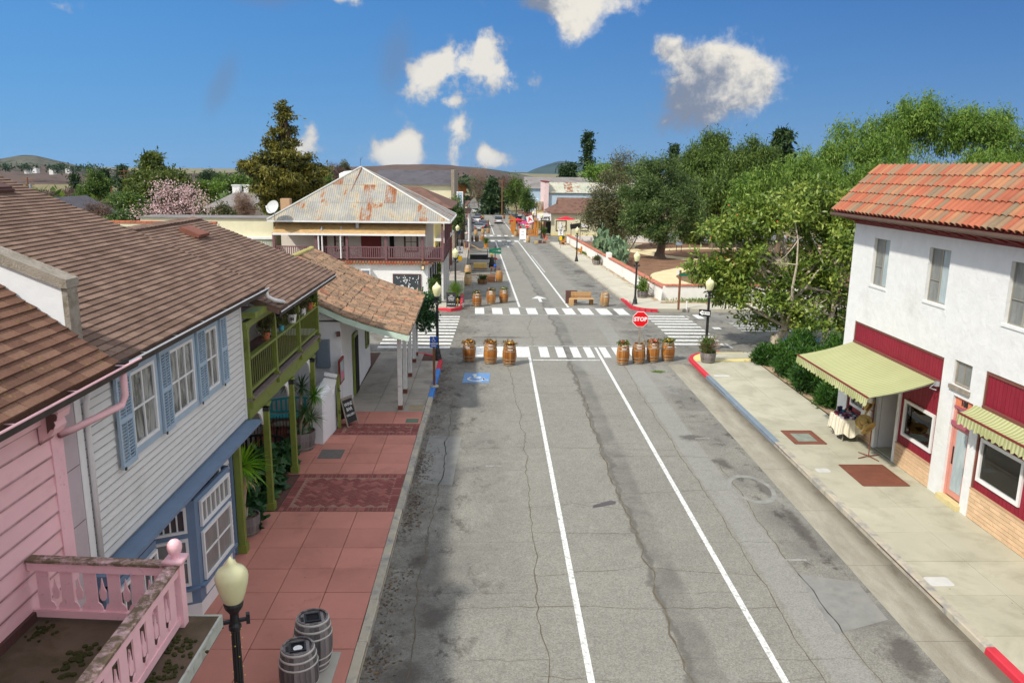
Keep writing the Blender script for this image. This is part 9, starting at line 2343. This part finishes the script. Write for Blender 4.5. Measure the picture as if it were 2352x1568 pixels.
# ---- cars
M['tyre']=simple('tyre_rubber',(.02,.02,.02),.8);M['rim']=simple('alloy_rim',(.5,.5,.52),.35,metal=.8);M['tail']=simple('red_tail_light',srgb(180,16,24),.2);M['plate']=M['sign_white'];M['car_glass']=glass('car_glass',(.02,.025,.03),.04)
def carpaint(name,col):return simple(name,col,.28,.03,2,coat=.8,spec=.5,metal=.25)
def make_car(label,paint,loc,rz=0,suv=False):
 t=thing('car',label,'car');W_=.90;L_=4.5;H_=1.62 if suv else 1.42
 st=[(-2.25,.42,.62,.80),(-2.15,.28,.86,.86),(-1.9,.22,.98,.90),(-1.4,.2,1.0 if not suv else 1.02,.92),(-.6,.2,.98,.92),(.6,.2,.95,.92),(1.2,.2,.88,.90),(1.9,.24,.78,.84),(2.22,.36,.60,.74)]
 b=MB();n=10
 for(y,z0,z1,w_)in st:
  ring=[(-w_*.96,z0),(-w_,z0+.12),(-w_,z0+(z1-z0)*.62),(-w_*.95,z1-.04),(-w_*.80,z1),(w_*.80,z1),(w_*.95,z1-.04),(w_,z0+(z1-z0)*.62),(w_,z0+.12),(w_*.96,z0)];b.v+=[(x,y,z)for x,z in ring]
 for k in range(len(st)-1):
  for j in range(n):q=(j+1)%n;b.f.append((k*n+j,k*n+q,(k+1)*n+q,(k+1)*n+j))
 b.f.append(tuple(range(n-1,-1,-1)));b.f.append(tuple((len(st)-1)*n+j for j in range(n)));part('body',b,paint,t,smooth=False)
 yb=-2.1 if suv else-1.75;ca=[(yb,.96,.80),(yb+.45,H_-.04,.66),(yb+1.0,H_,.68),(.15,H_-.03,.66),(.95,.94,.78)]
 b=MB()
 for(y,z,w_)in ca:b.v+=[(-w_,y,z),(w_,y,z)]
 b.f=[(2,3,5,4),(4,5,7,6)];k=len(b.v);b.v+=[(x,y,z-.03)for x,y,z in b.v[2:8]];b.f+=[(k,k+2,k+3,k+1),(k+2,k+4,k+5,k+3)];part('roof',b,paint,t)
 def quad(name,pts,mat):b=MB();b.face(pts);e=[Vector(p)for p in pts];nn_=(e[1]-e[0]).cross(e[2]-e[0]).normalized()*-.015;b.face([tuple(p+nn_)for p in e]);return part(name,b,mat,t)
 quad('rear_window',[(-.80,yb,.96),(.80,yb,.96),(.66,yb+.45,H_-.04),(-.66,yb+.45,H_-.04)],M['car_glass']);quad('windscreen',[(-.78,.95,.94),(.78,.95,.94),(.66,.15,H_-.03),(-.66,.15,H_-.03)],M['car_glass'])
 for s_ in(-1,1):
  quad('side_window',[(s_*.80,yb,.96),(s_*.78,.95,.94),(s_*.66,.15,H_-.03),(s_*.68,yb+1.0,H_),(s_*.66,yb+.45,H_-.04)],M['car_glass'])
  b=MB();b.box(s_*.55,s_*.86,-2.27,-2.12,.66,.84);part('tail_light',b,M['tail'],t);b=MB();b.box(s_*.5,s_*.72,2.12,2.24,.52,.66);part('headlight',b,M['sign_white'],t);b=MB();b.box(s_*.92,s_*1.04,.55,.72,.92,1.04);part('mirror',b,paint,t)
  for y in(-1.35,1.35):
   b=MB();q=MB();q.lathe([(.0,-.1),(.3,-.1),(.33,-.07),(.33,.07),(.3,.1),(0,.1)],18,cap=False);b.join(q,Matrix.Translation((s_*.82,y,.33))@Matrix.Rotation(R(90),4,'Y'));w_=part('wheel',b,M['tyre'],t);b=MB();q=MB();q.lathe([(0,.0),(.2,.0),(.2,.11),(0,.115)],12,cap=False);b.join(q,Matrix.Translation((s_*.82,y,.33))@Matrix.Rotation(R(90*s_),4,'Y'));part('rim',b,M['rim'],w_)
 b=MB();b.box(-.26,.26,-2.29,-2.25,.5,.64);part('number_plate',b,M['plate'],t);b=MB();b.box(-.84,.84,-2.26,-2.2,.30,.46);part('bumper',b,M['sign_black']if suv else paint,t)
 t.location=loc;t.rotation_euler=(0,0,rz);return t
CARS=[('silver car driving away along the lane beyond the second crossing',(.62,.64,.66),(4.0,170),True),('dark silver car with red tail lights parked nearest on the left',(.25,.26,.27),(-.35,143),False),('dark blue car parked just ahead of the dark silver car',(.03,.04,.08),(.5,152),False),('white car parked beside the left board fence',(.7,.7,.7),(-.7,172),False),('dark maroon car parked beyond the left board fence',(.06,.02,.03),(-.3,188),False),('pale green white car parked far up on the left',(.6,.66,.62),(-1.0,232),False),('dark car crossing at the street end',(.04,.05,.08),(2.0,330),False),('white car parked far on the right',(.7,.7,.7),(5.0,300),True),('bright pinkish red car parked on the right up the street',(.42,.02,.06),(6.4,245),False),('dark red car just beyond the bright red one',(.2,.02,.04),(6.0,270),False),('grey car parked right behind the pale barrels',(.2,.21,.22),(8.2,185),True),('dark car with a pale roof behind the right parklet',(.05,.05,.06),(8.6,172),True)]
for k,(lb,col,(u_,v_),suv)in enumerate(CARS):make_car(lb,carpaint('car_paint',col),tuple(Wp(u_,v_,.0)),R(1.3),suv)
for k,(x,y,lb)in enumerate(((27.5,118,'white car parked beyond the garden, left of the small tree'),(31.5,119,'second white car parked beyond the garden, behind the small tree'),(43,121,'pale car parked beyond the garden behind the magnolia'))):make_car(lb,carpaint('car_paint',(.6,.6,.62)),(x,y,gz(y)),R(80),k==1)
# ---- power poles
def pole(label,p,top,arms,r_=.16,box=False):
 t=thing('power_pole',label,'power pole',p);b=MB();b.tube([p,(p[0],p[1],top)],[r_,r_*.7],7);part('pole',b,M['wood_post'],t)
 for k in range(arms):b=MB();b.box(p[0]-1.2,p[0]+1.2,p[1]-.06,p[1]+.06,top-.5-k*.9,top-.38-k*.9);part('crossarm',b,M['wood_post'],t)
 if box:b=MB();b.lathe([(.25,0),(.25,.9),(0,.95)],10,(p[0]+.4,p[1],top-2.2),cap=False);part('transformer',b,M['metal_gray'],t)
for px,Y,pyt,arms,lb,bx in((73,150,407,2,'power pole with transformer at far left above the brown roof',True),(207,165,430,0,'thin power pole beside the small bright tree',False),(238,155,405,1,'yellowish power pole by the round dark tree',False),(295,160,388,2,'tallest power pole with double crossarms by the dark conifers',False),(262,190,418,0,'short distant pole between the tall poles',False),(1153,215,412,1,'tall pale power pole at the right of the street end',False),(1125,250,435,0,'thin pole left of the tall one at the street end',False)):
 p=gbase(px,Y);pole(lb,p,at(px,pyt,Y)[2],arms,.2 if Y>180 else .16,bx)
t=thing('power_lines','thin dark power lines strung between the left poles','wire',(-60,155,5));b=MB()
PL_=[at(73,410,150),at(238,408,155),at(295,391,160),at(420,408,165)]
for o in(-.9,0,.9):
 for a,c in zip(PL_[:-1],PL_[1:]):
  a,c=Vector(a),Vector(c);b.tube([a+(c-a)*s_+Vector((o,0,-.5-4*.35*s_*(1-s_)))for s_ in(0,.25,.5,.75,1)],.022,3,cap=False)
part('wire',b,M['black'],t,kind='stuff')
# garden furniture
t=thing('plaster_pillars','group of white plaster blocks with earthy tops in the garden behind the wall','pillar',tuple(Wp(14.9,84,.1)))
for k,(u_,v_,h,w_)in enumerate(((15.0,84.5,1.0,.9),(15.1,86.8,1.8,.75),(14.2,87.3,1.9,.7))):
 p=Wp(u_,v_,.1);b=MB();b.box(p.x-w_/2,p.x+w_/2,p.y-w_/2,p.y+w_/2,p.z,p.z+h);q=part('block',b,M['wall_lime'],t);b=MB();b.lathe([(w_*.5,0),(w_*.35,.12),(0,.16)],8,(p.x,p.y,p.z+h),cap=False);part('earth_top',b,M['mulch'],q)
p=Wp(24.5,98,.15);t=thing('info_stand','small interpretive panel on two legs in the garden','sign',tuple(p))
for a in(-.3,.3):b=MB();b.box(p.x+a-.03,p.x+a+.03,p.y-.03,p.y+.03,p.z,p.z+.9);part('leg',b,M['black'],t)
b=MB();b.obox((p.x,p.y,p.z+.95),(.8,.5,.04),0,R(35));part('panel',b,M['plastic_gray'],t)
p=Wp(11.2,109.5,.13);t=thing('dark_board_sign','dark board on two posts leaning behind the lamp by the cafe','sign',tuple(p))
for a in(1.3,2.6):b=MB();b.box(p.x+a-.06,p.x+a+.06,p.y+2,p.y+2.12,p.z-.3,p.z+2.6+a*.15);part('post',b,M['wood_gray'],t)
b=MB();b.obox((p.x+1.9,p.y+1.97,p.z+2.35),(1.5,.08,.7),0,0,R(-9));part('board',b,M['sign_black'],t)
t=thing('garden_kiosk','brown roofed wooden notice kiosk behind the magnolia at the garden corner','kiosk',(17.2,57.8,0));
for a in(-.6,.6):b=MB();b.box(17.2+a-.06,17.2+a+.06,57.75,57.87,0,2.5);part('post',b,M['wood_post'],t)
b=MB();b.ext([(16.3,57.4,2.45),(18.1,57.4,2.45),(17.2,57.4,3.0)],(0,.9,0));part('roof',b,M['wood_orange'],t);b=MB();b.box(16.7,17.7,57.78,57.84,1.2,2.3);part('panel',b,M['wood_orange'],t)
b=MB();limb(b,Wp(14.6,83.5,.1),Wp(17.6,90,2.6),.09,.05,.05,4,6);p=Wp(14.6,83.5,.1);single('leaning_branch',b,M['bark'],'bare grey branch leaning diagonally in the garden left of the olive','branch',tuple(p),smooth=True)
# flag and hanging signs down the left side
p=Wp(-2.6,118,3.3);t=thing('flag','striped flag with blue corner on a slanting pole down the left pavement','flag',tuple(p));b=MB();b.tube([p+Vector((-.9,0,-.2)),p+Vector((.9,0,1.2))],.03,5);part('pole',b,M['white'],t)
b=MB()
for k in range(9):s_=k/8;b.v+=[tuple(p+Vector((.2+.75*s_,.1*math.sin(s_*7),.65+.45*s_))),tuple(p+Vector((.2+.75*s_,.1*math.sin(s_*7+1),-.35+.45*s_)))]
b.f=[(2*k,2*k+2,2*k+3,2*k+1)for k in range(8)]
m,g=newmat('striped_flag');x,y,z=g.xyz(g.obj());st=g.mr(g.m('SINE',g.mul(g.sub(z,g.mul(x,.6)),42)),-.1,.1);c=g.mix(st,srgb(200,40,60)+(1,),srgb(230,225,225)+(1,));c=g.mix(g.mul(g.mr(x,.52,.56),g.mr(g.sub(z,g.mul(x,.6)),.10,.14)),c,srgb(50,60,140)+(1,));g.out(g.bsdf(c,.9));part('cloth',b,m,t,smooth=True)
p=Wp(-4.2,92,.13);t=thing('purple_sign','purple board with a blue round figure above it on the left pavement','sign',tuple(p));b=MB();b.box(p.x-.55,p.x+.5,p.y-.04,p.y,p.z+.75,p.z+1.25);part('board',b,M['magenta'],t);b=MB();b.lathe([(0,0),(.22,.12),(.26,.35),(.18,.55),(0,.62)],12,(p.x,p.y,p.z+1.25),cap=False);part('round_top',b,M['blue'],t,smooth=True);b=MB();b.box(p.x-.05,p.x+.05,p.y,p.y+.06,p.z,p.z+.75);part('post',b,M['black'],t)
# pedestrian in the distance
def person(label,p,rz,top,legs,pose=0.0):
 me=bpy.data.meshes.new('body');V=[(0,0,.95),(0,0,1.2),(0,0,1.42),(0,0,1.52),(0,.02,1.62),(0,.01,1.74),(.10,0,.9),(.12,.10,.5),(.11,-.05,.08),(.11,.10,.03),(-.10,0,.9),(-.11,-.08,.5),(-.12,-.22,.1),(-.12,-.08,.04),(.20,0,1.40),(.25,-.05,1.12),(.24,.08,.88),(-.20,0,1.40),(-.25,.05,1.12),(-.24,-.05,.88)]
 E_=[(0,1),(1,2),(2,3),(3,4),(4,5),(0,6),(6,7),(7,8),(8,9),(0,10),(10,11),(11,12),(12,13),(2,14),(14,15),(15,16),(2,17),(17,18),(18,19)]
 me.from_pydata(V,E_,[]);o=bpy.data.objects.new('person',me);COL.objects.link(o);o.modifiers.new('skin','SKIN');rr=[.15,.15,.15,.06,.10,.08,.11,.075,.05,.045,.11,.075,.05,.045,.07,.05,.035,.07,.05,.035]
 for k,r_ in enumerate(rr):me.skin_vertices[0].data[k].radius=(r_,r_*.8)
 me.skin_vertices[0].data[0].use_root=True;s_=o.modifiers.new('sub','SUBSURF');s_.levels=1;s_.render_levels=1
 dg=bpy.context.evaluated_depsgraph_get();m2=bpy.data.meshes.new_from_object(o.evaluated_get(dg));o.modifiers.clear();o.data=m2
 for mt in(simple('skin',srgb(190,140,116),.6),top,legs):m2.materials.append(mt)
 for f in m2.polygons:z=f.center.z;f.material_index=0 if z>1.5 or(z<1.0 and abs(f.center.x)>.2)else(1 if z>.93 else 2);f.use_smooth=True
 b=MB();b.lathe([(.115,1.62),(.12,1.70),(.10,1.79),(.05,1.84),(0,1.85)],12,(0,-.01,0),cap=False);part('hair',b,M['sign_black'],o);o.location=p;o.rotation_euler=(0,0,rz);o['label']=label;o['category']='person';return o
person('person in dark clothes walking away on the left pavement past the second crossing',Wp(-3.4,140,.13),0,M['sign_black'],simple('dark_trousers',(.02,.02,.03),.9));person('person in a maroon jacket standing on the left pavement by the shop row',Wp(-4.5,133,.13),R(70),M['red_trim'],bpy.data.materials['dark_trousers'])
# ================================================================ AIR
hz,g=newmat('air')
v=g.node('ShaderNodeVolumePrincipled',{'Color':(0.40,0.66,1.0,1),'Density':2.0e-5,'Anisotropy':0.2})
g.out(v.outputs[0],True)
b=MB();b.box(-7500,7500,-80,11000,-240,130)
hzo=mk('haze',b.mesh('haze'),hz);hzo['kind']='stuff';hzo['label']='thin blue air between the town and the far hills'
for o in list(SC.objects):
 if o.get('kind')=='structure' and 'label' in o and not o['label']:del o['label']
